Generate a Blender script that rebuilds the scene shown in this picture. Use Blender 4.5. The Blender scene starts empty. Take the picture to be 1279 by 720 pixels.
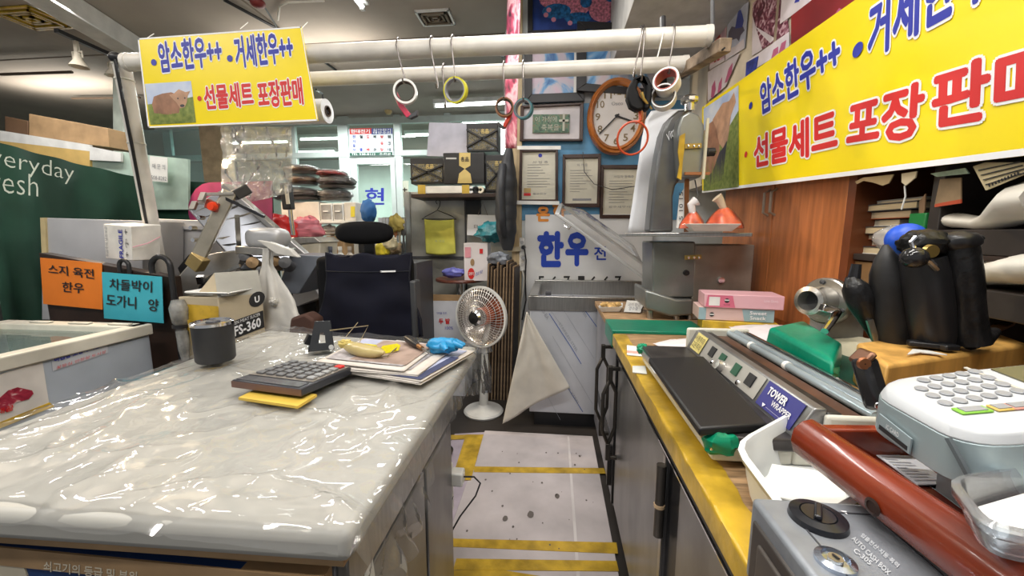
import bpy, math, random
from mathutils import Vector, Matrix, Euler, noise
random.seed(7)
V = Vector
SC = bpy.context.scene
COL = SC.collection

# ------------------------------------------------------------------ camera
F, CX, CY, EYE = 490.0, 639.5, 360.0, 1.25
VPX, VPY = 692.0, 292.0
_p = math.atan((CY - VPY) / F)
_up = V((0, math.cos(_p), -math.sin(_p)))
_d = V((VPX - CX, CY - VPY, F)); _d = (_d - _up * _d.dot(_up)).normalized()
_x = _up.cross(_d)
if _x.x < 0: _x = -_x
AX = (_x, _d, _up)                       # world axes seen from the camera (right, up, forward)
cam_d = bpy.data.cameras.new('camera'); cam_d.sensor_width = 36; cam_d.lens = F / 1279 * 36
cam_d.clip_start = .02; cam_d.clip_end = 100
cam = bpy.data.objects.new('camera', cam_d); COL.objects.link(cam)
R = Matrix(((AX[0].x, AX[0].y, -AX[0].z), (AX[1].x, AX[1].y, -AX[1].z), (AX[2].x, AX[2].y, -AX[2].z))).to_4x4()
cam.matrix_world = Matrix.Translation((0, 0, EYE)) @ R
SC.camera = cam

# ------------------------------------------------------------------ world, light, exposure
w = bpy.data.worlds.new('hall_light'); SC.world = w; w.use_nodes = True
w.node_tree.nodes['Background'].inputs[0].default_value = (.95, .97, 1, 1)
w.node_tree.nodes['Background'].inputs[1].default_value = .27
SC.view_settings.view_transform = 'Standard'; SC.view_settings.look = 'None'
SC.view_settings.gamma = 1; SC.view_settings.use_curve_mapping = False
SC.view_settings.exposure = 0.38

def area(name, loc, sx, sy, power, col=(1, .97, .92), rot=(0, 0, 0)):
    l = bpy.data.lights.new(name, 'AREA'); l.shape = 'RECTANGLE'; l.size = sx; l.size_y = sy; l.energy = power; l.color = col
    o = bpy.data.objects.new(name, l); o.location = loc; o.rotation_euler = rot; COL.objects.link(o); return o
CEIL = 2.95
for i, (x, y, p) in enumerate([(-1.0, -.3, 15), (.35, .15, 13), (-.7, 2.3, 13), (-2.6, .6, 16), (-3.6, 2.6, 18),
                               (.2, 1.0, 13)]):
    area('fluorescent_light', (x, y, CEIL - .14), 1.2, .12, p * 1.35)
for x, y, p in [(-1.2, 1.2, 8), (-3.2, 1.4, 15), (-5.6, 4.2, 9), (-2.2, 3.6, 6)]:      # added uplights that brighten the ceiling, in place of upward tube light
    area('ceiling_uplight', (x, y, CEIL - .3), 1.2, .3, p, (1, .95, .86), (math.pi, 0, 0))
for x, y, p in [(-.75, 5.0, 36), (-.35, 5.4, 24), (-2.9, 5.0, 36)]:
    area('fluorescent_light', (x, y, CEIL - .12), 1.2, .12, p, (.93, 1, .96))
for x, y, p in [(-4.0, 7.4, 70), (-1.5, 7.4, 70)]:
    area('fluorescent_light', (x, y, CEIL - .12), 1.2, .2, p, (.9, 1, .97))

# ------------------------------------------------------------------ helpers
def at(px, py, X=None, Y=None, Z=None):
    c = V((px - CX, CY - py, F)); r = V((AX[0].dot(c), AX[1].dot(c), AX[2].dot(c)))
    t = X / r.x if X is not None else Y / r.y if Y is not None else (Z - EYE) / r.z
    return V((r.x * t, r.y * t, EYE + r.z * t))

_mats = {}
def pm(name, col, rough=.5, metal=0, var=.12, scale=9, bump=0., bscale=None, stretch=(1, 1, 1), col2=None, spec=.5, alpha=None,
       trans=0., emit=None, coat=0., thr=(.35, .65)):
    """procedural material: base colour broken up by noise, optional relief"""
    if name in _mats: return _mats[name]
    m = bpy.data.materials.new(name); m.use_nodes = True; n = m.node_tree; b = n.nodes['Principled BSDF']
    tc = n.nodes.new('ShaderNodeTexCoord'); mp = n.nodes.new('ShaderNodeMapping'); mp.inputs['Scale'].default_value = stretch
    n.links.new(tc.outputs['Object'], mp.inputs[0])
    nz = n.nodes.new('ShaderNodeTexNoise'); nz.inputs['Scale'].default_value = scale; nz.inputs['Detail'].default_value = 5
    n.links.new(mp.outputs[0], nz.inputs['Vector'])
    r = n.nodes.new('ShaderNodeValToRGB')
    c2 = col2 or tuple(max(0, c * (1 - var)) for c in col)
    c1 = col if col2 else tuple(min(1, c * (1 + var * .6)) for c in col)
    r.color_ramp.elements[0].color = (*c2, 1); r.color_ramp.elements[1].color = (*c1, 1)
    r.color_ramp.elements[0].position, r.color_ramp.elements[1].position = thr
    n.links.new(nz.outputs['Fac'], r.inputs[0]); n.links.new(r.outputs[0], b.inputs['Base Color'])
    b.inputs['Roughness'].default_value = rough; b.inputs['Metallic'].default_value = metal
    b.inputs['Specular IOR Level'].default_value = spec
    if coat: b.inputs['Coat Weight'].default_value = coat
    if trans: b.inputs['Transmission Weight'].default_value = trans
    if alpha is not None: b.inputs['Alpha'].default_value = alpha
    if emit: b.inputs['Emission Color'].default_value = (*col, 1); b.inputs['Emission Strength'].default_value = emit
    if bump:
        bp = n.nodes.new('ShaderNodeBump'); bp.inputs['Strength'].default_value = bump; bp.inputs['Distance'].default_value = .01
        n2 = n.nodes.new('ShaderNodeTexNoise'); n2.inputs['Scale'].default_value = bscale or scale * 3; n2.inputs['Detail'].default_value = 4
        n.links.new(mp.outputs[0], n2.inputs['Vector'])
        n.links.new(n2.outputs['Fac'], bp.inputs['Height']); n.links.new(bp.outputs[0], b.inputs['Normal'])
    _mats[name] = m; return m

def film(name, tint=(1, 1, 1), gloss=.35, rough=.06, bump=.6, bscale=6, haze=.06, stretch=(1, 1, 1), ridged=False, dist=.03):
    """thin clear film: mostly see-through, a little milky, with glossy crinkles"""
    if name in _mats: return _mats[name]
    m = bpy.data.materials.new(name); m.use_nodes = True; n = m.node_tree; n.nodes.clear()
    o = n.nodes.new('ShaderNodeOutputMaterial'); t = n.nodes.new('ShaderNodeBsdfTransparent'); t.inputs[0].default_value = (*tint, 1)
    g = n.nodes.new('ShaderNodeBsdfGlossy'); g.inputs['Roughness'].default_value = rough
    d = n.nodes.new('ShaderNodeBsdfDiffuse'); d.inputs[0].default_value = (.9, .9, .9, 1)
    tc = n.nodes.new('ShaderNodeTexCoord'); mp = n.nodes.new('ShaderNodeMapping'); mp.inputs['Scale'].default_value = stretch
    nz = n.nodes.new('ShaderNodeTexNoise'); nz.inputs['Scale'].default_value = bscale
    nz.inputs['Detail'].default_value = 6; nz.inputs['Distortion'].default_value = .8
    bp = n.nodes.new('ShaderNodeBump'); bp.inputs['Strength'].default_value = bump; bp.inputs['Distance'].default_value = dist
    if ridged: nz.noise_type = 'RIDGED_MULTIFRACTAL'; nz.inputs['Detail'].default_value = 3; nz.inputs['Lacunarity'].default_value = 2.3
    n.links.new(tc.outputs['Object'], mp.inputs[0]); n.links.new(mp.outputs[0], nz.inputs['Vector'])
    n.links.new(nz.outputs['Fac'], bp.inputs['Height']); n.links.new(bp.outputs[0], g.inputs['Normal'])
    fr = n.nodes.new('ShaderNodeFresnel'); fr.inputs[0].default_value = 1.3
    mu = n.nodes.new('ShaderNodeMath'); mu.operation = 'MULTIPLY_ADD'; mu.inputs[1].default_value = .8; mu.inputs[2].default_value = gloss * .12
    n.links.new(fr.outputs[0], mu.inputs[0])
    a = n.nodes.new('ShaderNodeMixShader'); a.inputs[0].default_value = haze; n.links.new(t.outputs[0], a.inputs[1]); n.links.new(d.outputs[0], a.inputs[2])
    b = n.nodes.new('ShaderNodeMixShader'); n.links.new(mu.outputs[0], b.inputs[0]); n.links.new(a.outputs[0], b.inputs[1]); n.links.new(g.outputs[0], b.inputs[2])
    n.links.new(b.outputs[0], o.inputs[0]); _mats[name] = m; return m

def ramp_mat(name, stops, scale=6, rough=.4, distort=1.5, detail=6, stretch=(1, 1, 1), seed=0.):
    """printed picture surface: noise through several colours"""
    if name in _mats: return _mats[name]
    m = bpy.data.materials.new(name); m.use_nodes = True; n = m.node_tree; b = n.nodes['Principled BSDF']
    tc = n.nodes.new('ShaderNodeTexCoord'); mp = n.nodes.new('ShaderNodeMapping'); mp.inputs['Scale'].default_value = stretch
    mp.inputs['Location'].default_value = (seed, seed * 1.7, seed * .3)
    nz = n.nodes.new('ShaderNodeTexNoise'); nz.inputs['Scale'].default_value = scale; nz.inputs['Detail'].default_value = detail
    nz.inputs['Distortion'].default_value = distort
    r = n.nodes.new('ShaderNodeValToRGB'); e = r.color_ramp.elements
    while len(e) < len(stops): e.new(.5)
    for k, (p, c) in enumerate(stops): e[k].position = p; e[k].color = (*c, 1)
    n.links.new(tc.outputs['Object'], mp.inputs[0]); n.links.new(mp.outputs[0], nz.inputs['Vector'])
    n.links.new(nz.outputs['Fac'], r.inputs[0]); n.links.new(r.outputs[0], b.inputs['Base Color']); b.inputs['Roughness'].default_value = rough
    _mats[name] = m; return m

def wmat(o):
    M = Matrix.Identity(4)
    while o is not None: M = o.matrix_basis @ M; o = o.parent
    return M

def thing(name, label, cat, loc=(0, 0, 0), group=None):
    o = bpy.data.objects.new(name, None); o.location = loc; o.empty_display_size = .05; COL.objects.link(o)
    o['label'] = label; o['category'] = cat
    if group: o['group'] = group
    return o
def structure(o): o['kind'] = 'structure'; return o
def rot(*deg): return Euler([math.radians(a) for a in deg]).to_matrix()

class MB:
    """collects shapes in world coordinates; out() links them as one mesh object"""
    def __init__(s): s.v = []; s.f = []; s.mi = []; s.cur = 0
    def m(s, i): s.cur = i; return s
    def add(s, vs, fs):
        k = len(s.v); s.v += [V(p) for p in vs]; s.f += [tuple(i + k for i in f) for f in fs]; s.mi += [s.cur] * len(fs); return s
    def box(s, c, d, rm=None):
        c = V(c); h = V(d) / 2; q = []
        for z in (-1, 1):
            for x, y in ((-1, -1), (1, -1), (1, 1), (-1, 1)):
                p = V((x * h.x, y * h.y, z * h.z)); q.append(c + (rm @ p if rm else p))
        return s.add(q, [(3, 2, 1, 0), (4, 5, 6, 7), (0, 1, 5, 4), (1, 2, 6, 5), (2, 3, 7, 6), (3, 0, 4, 7)])
    def ext(s, a, b): 
        a, b = V(a), V(b); return s.box((a + b) / 2, V((abs(b.x - a.x), abs(b.y - a.y), abs(b.z - a.z))))
    def fbox(s, x0, y0, x1, y1, Y, dep):
        a, b = at(x0, y1, Y=Y), at(x1, y0, Y=Y); return s.ext((a.x, Y, a.z), (b.x, Y + dep, b.z))
    def prism(s, pts, ex):
        pts = [V(p) for p in pts]; ex = V(ex); n = len(pts)
        nrm = V((0, 0, 0))
        for i in range(n): nrm += pts[i].cross(pts[(i + 1) % n])
        if nrm.dot(ex) > 0: pts = pts[::-1]
        return s.add(pts + [p + ex for p in pts], [tuple(range(n)), tuple(range(2 * n - 1, n - 1, -1))] +
                     [((i + 1) % n, i, n + i, n + (i + 1) % n) for i in range(n)])
    def slab(s, pts, th, flip=False):
        a, b, c = V(pts[0]), V(pts[1]), V(pts[2]); n = (b - a).cross(c - b).normalized() * th
        return s.prism(pts, n if flip else -n)
    def bar(s, p, q, w, h, up=(0, 0, 1)):
        p, q = V(p), V(q); d = (q - p).normalized(); u = V(up)
        if abs(d.dot(u)) > .98: u = V((0, 1, 0))
        x = d.cross(u).normalized(); u = x.cross(d)
        return s.box((p + q) / 2, (w, (q - p).length, h), Matrix((x, d, u)).transposed())
    def tube(s, pts, r, n=10, cap=True, closed=False):
        pts = [V(p) for p in pts]; k = len(pts); rr = r if isinstance(r, (list, tuple)) else [r] * k
        vs = []; prev = None
        for i, p in enumerate(pts):
            t = ((pts[(i + 1) % k] - pts[i - 1]) if closed else (pts[min(i + 1, k - 1)] - pts[max(i - 1, 0)])).normalized()
            if prev is None:
                prev = t.orthogonal().normalized()
            u = (prev - t * prev.dot(t)).normalized(); prev = u; w_ = t.cross(u)
            vs += [p + (u * math.cos(2 * math.pi * j / n) + w_ * math.sin(2 * math.pi * j / n)) * rr[i] for j in range(n)]
        fs = []
        for i in range(k if closed else k - 1):
            a, b = i * n, ((i + 1) % k) * n
            fs += [(a + j, a + (j + 1) % n, b + (j + 1) % n, b + j) for j in range(n)]
        if cap and not closed: fs += [tuple(range(n - 1, -1, -1)), tuple(range((k - 1) * n, k * n))]
        return s.add(vs, fs)
    def lathe(s, prof, o=(0, 0, 0), rm=None, n=28, close=False, sx=1, sy=1):
        o = V(o); vs = []
        for r, z in prof:
            for j in range(n):
                a = 2 * math.pi * j / n; p = V((r * sx * math.cos(a), r * sy * math.sin(a), z)); vs.append(o + (rm @ p if rm else p))
        k = len(prof); fs = []
        for i in range(k if close else k - 1):
            a, b = i * n, ((i + 1) % k) * n
            fs += [(a + j, a + (j + 1) % n, b + (j + 1) % n, b + j) for j in range(n)]
        if not close:
            if prof[0][0] > .002 and abs(prof[0][1] - prof[1][1]) > 1e-6: fs.append(tuple(range(n - 1, -1, -1)))
            if prof[-1][0] > .002 and abs(prof[-1][1] - prof[-2][1]) > 1e-6: fs.append(tuple(range((k - 1) * n, k * n)))
        return s.add(vs, fs)
    def blob(s, c, r, amp=0, fr=2., n=32, m=20, rm=None, seed=0, p=1.):
        c = V(c); vs = []
        for i in range(m + 1):
            t = math.pi * i / m
            for j in range(n):
                a = 2 * math.pi * j / n
                d = V((math.sin(t) * math.cos(a), math.sin(t) * math.sin(a), math.cos(t)))
                if p != 1: d = V([math.copysign(abs(q) ** p, q) for q in d])
                k = 1 + amp * .7 * noise.noise(d * fr + V((seed * 3.1, seed * 1.7, seed))) + amp * .55 * (.25 - abs(noise.noise(d * fr * 1.6 + V((seed, 9, seed)))))
                q = V((d.x * r[0], d.y * r[1], d.z * r[2])) * k; vs.append(c + (rm @ q if rm else q))
        return s.add(vs, [(i * n + j, (i + 1) * n + j, (i + 1) * n + (j + 1) % n, i * n + (j + 1) % n) for i in range(m) for j in range(n)])
    def grid(s, fn, nu, nv):
        vs = [fn(i / nu, j / nv) for j in range(nv + 1) for i in range(nu + 1)]; k = nu + 1
        return s.add(vs, [(j * k + i, j * k + i + 1, (j + 1) * k + i + 1, (j + 1) * k + i) for j in range(nv) for i in range(nu)])
    def out(s, name, mats, parent=None, bevel=0., smooth=35, solid=0., seg=2, sub=0):
        M = wmat(parent).inverted() if parent else Matrix.Identity(4)
        c0 = V((0, 0, 0))
        if not parent:                                     # a thing of one mesh: origin at its base
            lo = [min(p[k] for p in s.v) for k in range(3)]; hi = [max(p[k] for p in s.v) for k in range(3)]
            c0 = V(((lo[0] + hi[0]) / 2, (lo[1] + hi[1]) / 2, lo[2]))
        me = bpy.data.meshes.new(name); me.from_pydata([tuple(M @ p - c0) for p in s.v], [], s.f)
        mats = mats if isinstance(mats, (list, tuple)) else [mats]
        for m_ in mats: me.materials.append(m_)
        me.polygons.foreach_set('material_index', s.mi)
        if smooth:
            me.polygons.foreach_set('use_smooth', [True] * len(s.f)); me.set_sharp_from_angle(angle=math.radians(smooth))
        me.update(); o = bpy.data.objects.new(name, me); COL.objects.link(o); o.parent = parent
        if not parent: o.location = c0
        if solid: x = o.modifiers.new('thickness', 'SOLIDIFY'); x.thickness = solid; x.offset = 0
        if bevel:
            x = o.modifiers.new('bevel', 'BEVEL'); x.width = bevel; x.segments = seg; x.limit_method = 'ANGLE'; x.angle_limit = math.radians(40)
        if sub: x = o.modifiers.new('subdivision', 'SUBSURF'); x.levels = sub; x.render_levels = sub
        return o

def tag(o, label, cat, group=None):
    o['label'] = label; o['category'] = cat
    if group: o['group'] = group
    return o

def text(parent, name, body, BL, BR, TL, mat, bold=0., lift=.0012, outline=None, shear=0.):
    """lettering fitted to the parallelogram BL, BR, TL, as flat print just above its surface"""
    BL, BR, TL = V(BL), V(BR), V(TL); nrm = (BR - BL).cross(TL - BL).normalized(); M = wmat(parent).inverted()
    def one(off, lf, mt, nm, ref):
        rad, off, nd = (off, 0., 12 if off > .06 else 8) if off > .012 else (0., off, 0)
        c = bpy.data.curves.new(nm, 'FONT'); c.body = body; c.offset = off; c.resolution_u = 2; c.align_x = 'CENTER' if '\n' in body else 'LEFT'; c.shear = shear
        t = bpy.data.objects.new(nm, c); COL.objects.link(t)
        me = bpy.data.meshes.new_from_object(t.evaluated_get(bpy.context.evaluated_depsgraph_get()))
        bpy.data.objects.remove(t); bpy.data.curves.remove(c)
        if not me.vertices: return None
        xs = [v.co.x for v in me.vertices]; ys = [v.co.y for v in me.vertices]
        b = ref or (min(xs) - rad, max(xs) + rad, min(ys) - rad, max(ys) + rad)
        vs, fs, co, po = [], [], [v.co.copy() for v in me.vertices], [tuple(p.vertices) for p in me.polygons]
        for k in range(nd + 1):                                  # strokes thickened by shifted copies
            dx, dy = (rad * math.cos(2 * math.pi * k / nd), rad * math.sin(2 * math.pi * k / nd)) if k < nd else (0, 0)
            fs += [tuple(i + len(vs) for i in p) for p in po]
            vs += [M @ (BL + (BR - BL) * ((c_.x + dx - b[0]) / (b[1] - b[0])) + (TL - BL) * ((c_.y + dy - b[2]) / (b[3] - b[2])) + nrm * (lf + k * 4e-5)) for c_ in co]
        bpy.data.meshes.remove(me); me = bpy.data.meshes.new(nm); me.from_pydata(vs, [], fs); me.materials.append(mt)
        o = bpy.data.objects.new(nm, me); COL.objects.link(o); o.parent = parent; return b
    b = one(bold, lift, mat, name, None)
    if outline: one(bold + outline[1], lift * .5, outline[0], name + '_outline', b)

def flat(mb, O, xv, yv, pts, lift=.001):
    """a printed patch on the surface spanned by xv, yv"""
    n = V(xv).cross(V(yv)).normalized() * lift
    return mb.add([V(O) + V(xv) * a + V(yv) * b + n for a, b in pts], [tuple(range(len(pts)))])
def ell(cx, cy, rx, ry, n=14): return [(cx + rx * math.cos(2 * math.pi * k / n), cy + ry * math.sin(2 * math.pi * k / n)) for k in range(n)]
def rect(a, b, c, d): return [(a, b), (c, b), (c, d), (a, d)]

# ------------------------------------------------------------------ palette
white = pm('white_plastic', (.78, .78, .76), .4); offwhite = pm('aged_white_paint', (.68, .65, .58), .5, var=.25, scale=5)
black = pm('black_plastic', (.015, .015, .017), .38); rubber = pm('black_rubber', (.02, .02, .022), .6)
darkgrey = pm('dark_grey', (.06, .06, .065), .45); grey = pm('grey_plastic', (.3, .31, .33), .5)
steel = pm('brushed_stainless', (.42, .41, .39), .3, .9, var=.12, scale=14, stretch=(9, 9, .6))
dullsteel = pm('dull_stainless', (.27, .265, .265), .34, .75, var=.3, scale=3, stretch=(2, 2, 1))
alu = pm('cast_aluminium', (.42, .40, .37), .34, .9, var=.15, scale=12); chrome = pm('chrome', (.75, .75, .76), .12, 1, var=.05)
paper = pm('paper', (.85, .84, .8), .7, var=.06); ink = pm('black_ink', (.02, .02, .022), .6); greyink = pm('grey_ink', (.25, .25, .27), .7)
blueink = pm('blue_ink', (.02, .03, .35), .5, var=.05); redink = pm('red_ink', (.62, .02, .02), .5, var=.05)
yellow = pm('yellow_banner', (.9, .7, .0), .38, var=.05, scale=3); whiteink = pm('white_ink', (.85, .85, .86), .5, var=.03)
ytape = pm('yellow_tape', (.52, .33, .03), .28, var=.35, scale=14, bump=.15); card = pm('brown_cardboard', (.38, .24, .12), .75, var=.2)
wood = pm('worktop_wood', (.40, .25, .13), .5, var=.45, scale=6, stretch=(3, 22, 3), bump=.08)
brown = pm('brown_laminate', (.44, .15, .048), .32, var=.25, scale=5, stretch=(8, 8, .8), spec=.4)
darkbrown = pm('dark_brown_board', (.035, .018, .012), .5, var=.3); framewood = pm('dark_frame_wood', (.045, .02, .014), .35, var=.3)
green = pm('green_wrap', (.0, .19, .11), .28, var=.15, bump=.1); clear = film('clear_film')
glass = film('window_glass', (.93, 1, .97), .25, .02, 0, 1, .03)

# ------------------------------------------------------------------ room shell
WX, BY = .95, 3.1
fl = MB().ext((-10, -1.5, -.05), (1.6, 11, 0)).out('floor', pm('dark_floor', (.03, .024, .02), .55, var=.4, scale=3)); structure(fl)
ce = MB().ext((-10, -1.5, CEIL), (1.6, 11, CEIL + .05)).out('ceiling', pm('dingy_ceiling', (.36, .31, .26), .8, var=.12, scale=1.5)); structure(ce)
seam = MB()
for y in (.5, 1.55, 2.6, 3.6): seam.box((-2, y, CEIL - .002), (9, .012, .006))
for x in (-2.3, -.3): seam.box((x, 1.5, CEIL - .002), (.012, 5, .006))
seam.out('joint', pm('ceiling_joint', (.2, .16, .12), .8), ce)
wallbeige = pm('stained_beige_wall', (.62, .55, .44), .7, var=.35, scale=3.2, bump=.05)
wr = MB().ext((WX, -.6, 1.56), (WX + .6, BY, CEIL)).out('wall_right', wallbeige); structure(wr)
structure(MB().ext((WX + .42, -.6, 0), (WX + .6, BY, 1.555)).out('trim_4', wallbeige))
for y in (1.05, 1.95, 2.72): MB().box((WX - .003, y, 2.08), (.008, .02, 1.02)).out('panel_joint', pm('wall_joint', (.3, .24, .17), .8), wr)
# back wall of the stall: pale panelling above, blue paint behind the frames, cream below
xl = at(640, 200, Y=BY).x
wb = MB().ext((xl, BY, 0), (WX + .6, BY + .08, CEIL)).out('wall_back', pm('pale_panel', (.62, .66, .68), .6, var=.1)); structure(wb)
zt, zb = at(760, 178, Y=BY).z, at(760, 275, Y=BY).z
MB().ext((xl + .06, BY - .006, zb), (WX, BY, zt + .28)).out('blue_panel', pm('blue_paint', (.10, .30, .52), .5, var=.15), wb)
MB().ext((xl, BY - .035, 0), (xl + .075, BY, CEIL)).out('trim_post', pm('bare_wood', (.46, .36, .22), .6, var=.2, stretch=(6, 6, 1)), wb)
for k in range(9): MB().ext((.28, BY - .008, zt + .31 + k * .115), (.95, BY, min(CEIL - .01, zt + .415 + k * .115))).out('wall_tile', pm('pale_tile', (.66, .72, .76), .3, var=.06), wb)
so = MB(); so.ext((at(800, 20, Y=2.0).x, 1.55, 2.40), (WX, BY, CEIL)); structure(so.out('trim_1', pm('grey_soffit', (.5, .49, .47), .7, var=.15)))
tb = MB(); tb.bar(at(0, -42, Z=CEIL - .08), at(205, 84, Z=CEIL - .08), .18, .15); structure(tb.out('trim_2', pm('beam_paint', (.6, .58, .55), .6, var=.12), bevel=.006))
# far glazed front of the neighbouring shop
GY = 5.75
frame = pm('pale_aluminium', (.62, .68, .66), .4, .2, var=.06)
g = MB()
def gx(px): return at(px, 200, Y=GY).x
def gz(py): return at(450, py, Y=GY).z
win = thing('window_1', 'pale aluminium framed glass front of the neighbouring shop', 'window', (gx(400), GY, 0)); del win['category']; del win['label']; structure(win)
for px, wd in ((213, 9), (270, 9), (368, 8), (431, 13), (498, 9), (560, 8), (628, 10)):
    MB().ext((gx(px - wd / 2), GY - .03, 0), (gx(px + wd / 2), GY + .03, CEIL)).out('mullion', frame, win, .006)
for py, hh in ((152, 8), (193, 7)):
    MB().ext((gx(200), GY - .035, gz(py + hh / 2)), (gx(640), GY + .035, gz(py - hh / 2))).out('transom', frame, win, .006)
for a, b in ((213, 270), (270, 368), (368, 431), (431, 498), (498, 560), (560, 628)):
    MB().ext((gx(a + 2), GY - .004, gz(190)), (gx(b - 2), GY + .004, gz(156))).out('pane', glass, win)
    if a != 431: MB().ext((gx(a + 2), GY - .004, .75), (gx(b - 2), GY + .004, gz(196))).out('pane', glass, win)
    if a != 431: MB().ext((gx(a + 2), GY - .015, 0), (gx(b - 2), GY + .015, .75)).out('lower_panel', frame, win)
dr = thing('door_1', '', '', (gx(465), GY, 0)); del dr['category']; del dr['label']; structure(dr)
for a, b in ((438, 446), (488, 495)): MB().ext((gx(a), GY - .03, 0), (gx(b), GY + .03, gz(198))).out('stile', frame, dr, .005)
for a, b in ((198, 206), (420, 450)): MB().ext((gx(446), GY - .03, gz(b)), (gx(488), GY + .03, gz(a))).out('rail', frame, dr, .005)
MB().ext((gx(446), GY - .004, gz(420)), (gx(488), GY + .004, gz(206))).out('pane', glass, dr)
text(dr, 'lettering', '현', at(456, 256, Y=GY - .01), at(480, 256, Y=GY - .01), at(456, 235, Y=GY - .01), blueink, .02)
text(win, 'lettering', '현', at(516, 264, Y=GY - .01), at(528, 264, Y=GY - .01), at(516, 245, Y=GY - .01), blueink, .02)
text(win, 'lettering', '전기', at(510, 272, Y=GY - .01), at(526, 272, Y=GY - .01), at(510, 262, Y=GY - .01), redink, .01)
wf = MB().ext((-10, 9, 0), (1.6, 9.1, CEIL)).out('wall_far', pm('far_wall', (.62, .68, .62), .7, var=.1, scale=2)); structure(wf)
wl = MB().ext((-10, -1.5, 0), (-9.9, 9, CEIL)).out('wall_left', pm('far_wall_left', (.5, .5, .47), .7, var=.2, scale=2)); structure(wl)
# column by the window, board wall of the next stall
MB().fbox(266, 150, 279, 330, 5.2, .12).out('trim_3', pm('ply_column', (.5, .38, .24), .6, var=.2)); structure(bpy.data.objects['trim_3'])
# neighbour stall fascia: white band, ochre band, pale green board
fs = thing('stall_fascia', 'white and ochre fascia above green curtain of neighbouring stall', 'fascia', at(60, 400, Y=2.97))
fs.location.z = 1.3
def strip(name, pts, Y, mat, th=.02): MB().prism([at(x, y, Y=Y) for x, y in pts], (0, th, 0)).out(name, mat, fs)
strip('white_band', [(0, 163), (112, 181), (112, 189), (0, 176)], 2.97, white)
strip('ochre_band', [(0, 176), (112, 189), (112, 260), (0, 260)], 2.97, pm('ochre_board', (.62, .42, .14), .6))
strip('white_board', [(112, 183), (151, 191), (151, 202), (112, 200)], 2.965, white)
strip('pale_green_board', [(112, 186), (235, 199), (235, 262), (112, 262)], 2.99, pm('pale_green_board', (.45, .58, .5), .6))
nt = MB().prism([at(x, y, Y=2.94) for x, y in ((187, 195), (209, 197), (209, 228), (187, 226))], (0, .004, 0)).out('paper_notice', paper, fs)
text(nt, 'lettering', '매 문 의\n\n508-8282', at(189, 224, Y=2.938), at(208, 226, Y=2.938), at(189, 204, Y=2.938), greyink)

# ------------------------------------------------------------------ ceiling fittings
def tube_light(label, c, ln, dirv, group=None):
    c = V(c); d = V(dirv).normalized(); t = thing('fluorescent_fitting', label, 'ceiling light', c, group)
    MB().bar(c - d * ln / 2, c + d * ln / 2, .09, .05).out('housing', white, t, .004)
    MB().tube([c - d * ln * .48 - V((0, 0, .045)), c + d * ln * .48 - V((0, 0, .045))], .016, 10).out('tube', pm('lit_tube', (.95, 1, .98), .5, emit=5, var=0), t)
    for s in (-1, 1): MB().box(c + d * s * ln * .485 - V((0, 0, .04)), (.03, .03, .05)).out('end_cap', white, t)
p = at(455, 4, Z=CEIL - .07); tube_light('white tube light at the top edge, mounted on brown ceiling above stall', p + V((0.02, -.58, .02)), 1.2, (-.06, 1, 0))
p = at(588, 126, Z=CEIL - .07); tube_light('long lit tube light behind the yellow tape roll', p, .95, (1, -.03, 0))
p = at(610, 148, Z=CEIL - .07); tube_light('lit tube light just above the black gift boxes', p, .8, (1, -.03, 0))
for k, (px, py) in enumerate([(325, 175), (412, 170)]):
    p = at(px, py, Z=CEIL - .07)
    tube_light(['lit tube light inside shop behind film roll', 'lit tube light inside shop near electrical sign'][k], p, 1.1, (1, 0, 0))
for k, (px, py) in enumerate([(535, 165), (395, 187)]):
    p = at(px, py, Z=CEIL - .07); tube_light(['lit tube light inside shop behind the grey panel', 'lower lit tube light inside shop behind black trays'][k], p, .8, (1, 0, 0))
# ventilation grilles
def vent(label, px, py, w_, d_, mt):
    c = at(px, py, Z=CEIL); t = thing('ceiling_vent', label, 'vent', c)
    for k in range(4):
        a, b = w_ / 2 * (1 - k * .25), d_ / 2 * (1 - k * .25); r = w_ * .055
        m = MB(); z = CEIL - .006 - .006 * (k % 2)
        for s in (-1, 1): m.box((c.x + s * (a - r / 2), c.y, z), (r, 2 * b, .02)); m.box((c.x, c.y + s * (b - r / 2), z), (2 * a, r, .02))
        m.out('frame' if k == 0 else 'louvre', mt if k else white if mt is not ytape else mt, t)
    MB().box((c.x, c.y, CEIL - .003), (w_, d_, .004)).out('dark_core', pm('vent_dark', (.05, .035, .02), .8), t)
vent('square ceiling vent with pale rim above the pipes', 544, 21, .27, .22, pm('vent_brown', (.2, .15, .1), .6))
vent('dirty yellowed square vent in ceiling at left', 40, 22, .4, .32, ytape)
for i, (px, py, lab) in enumerate([(485, 140, 'brown round ceiling fitting left of the hanging tape'), (535, 150, 'small brass ceiling fitting behind the hooks'), (486, 137, '')]):
    if not lab: continue
    c = at(px, py, Z=CEIL - .02); tag(MB().lathe([(.05, .02), (.05, 0), (.03, -.03), (.001, -.035)], c, n=16).out('smoke_detector', pm('yellowed_plastic', (.6, .45, .22), .5)), lab, 'detector')
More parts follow.
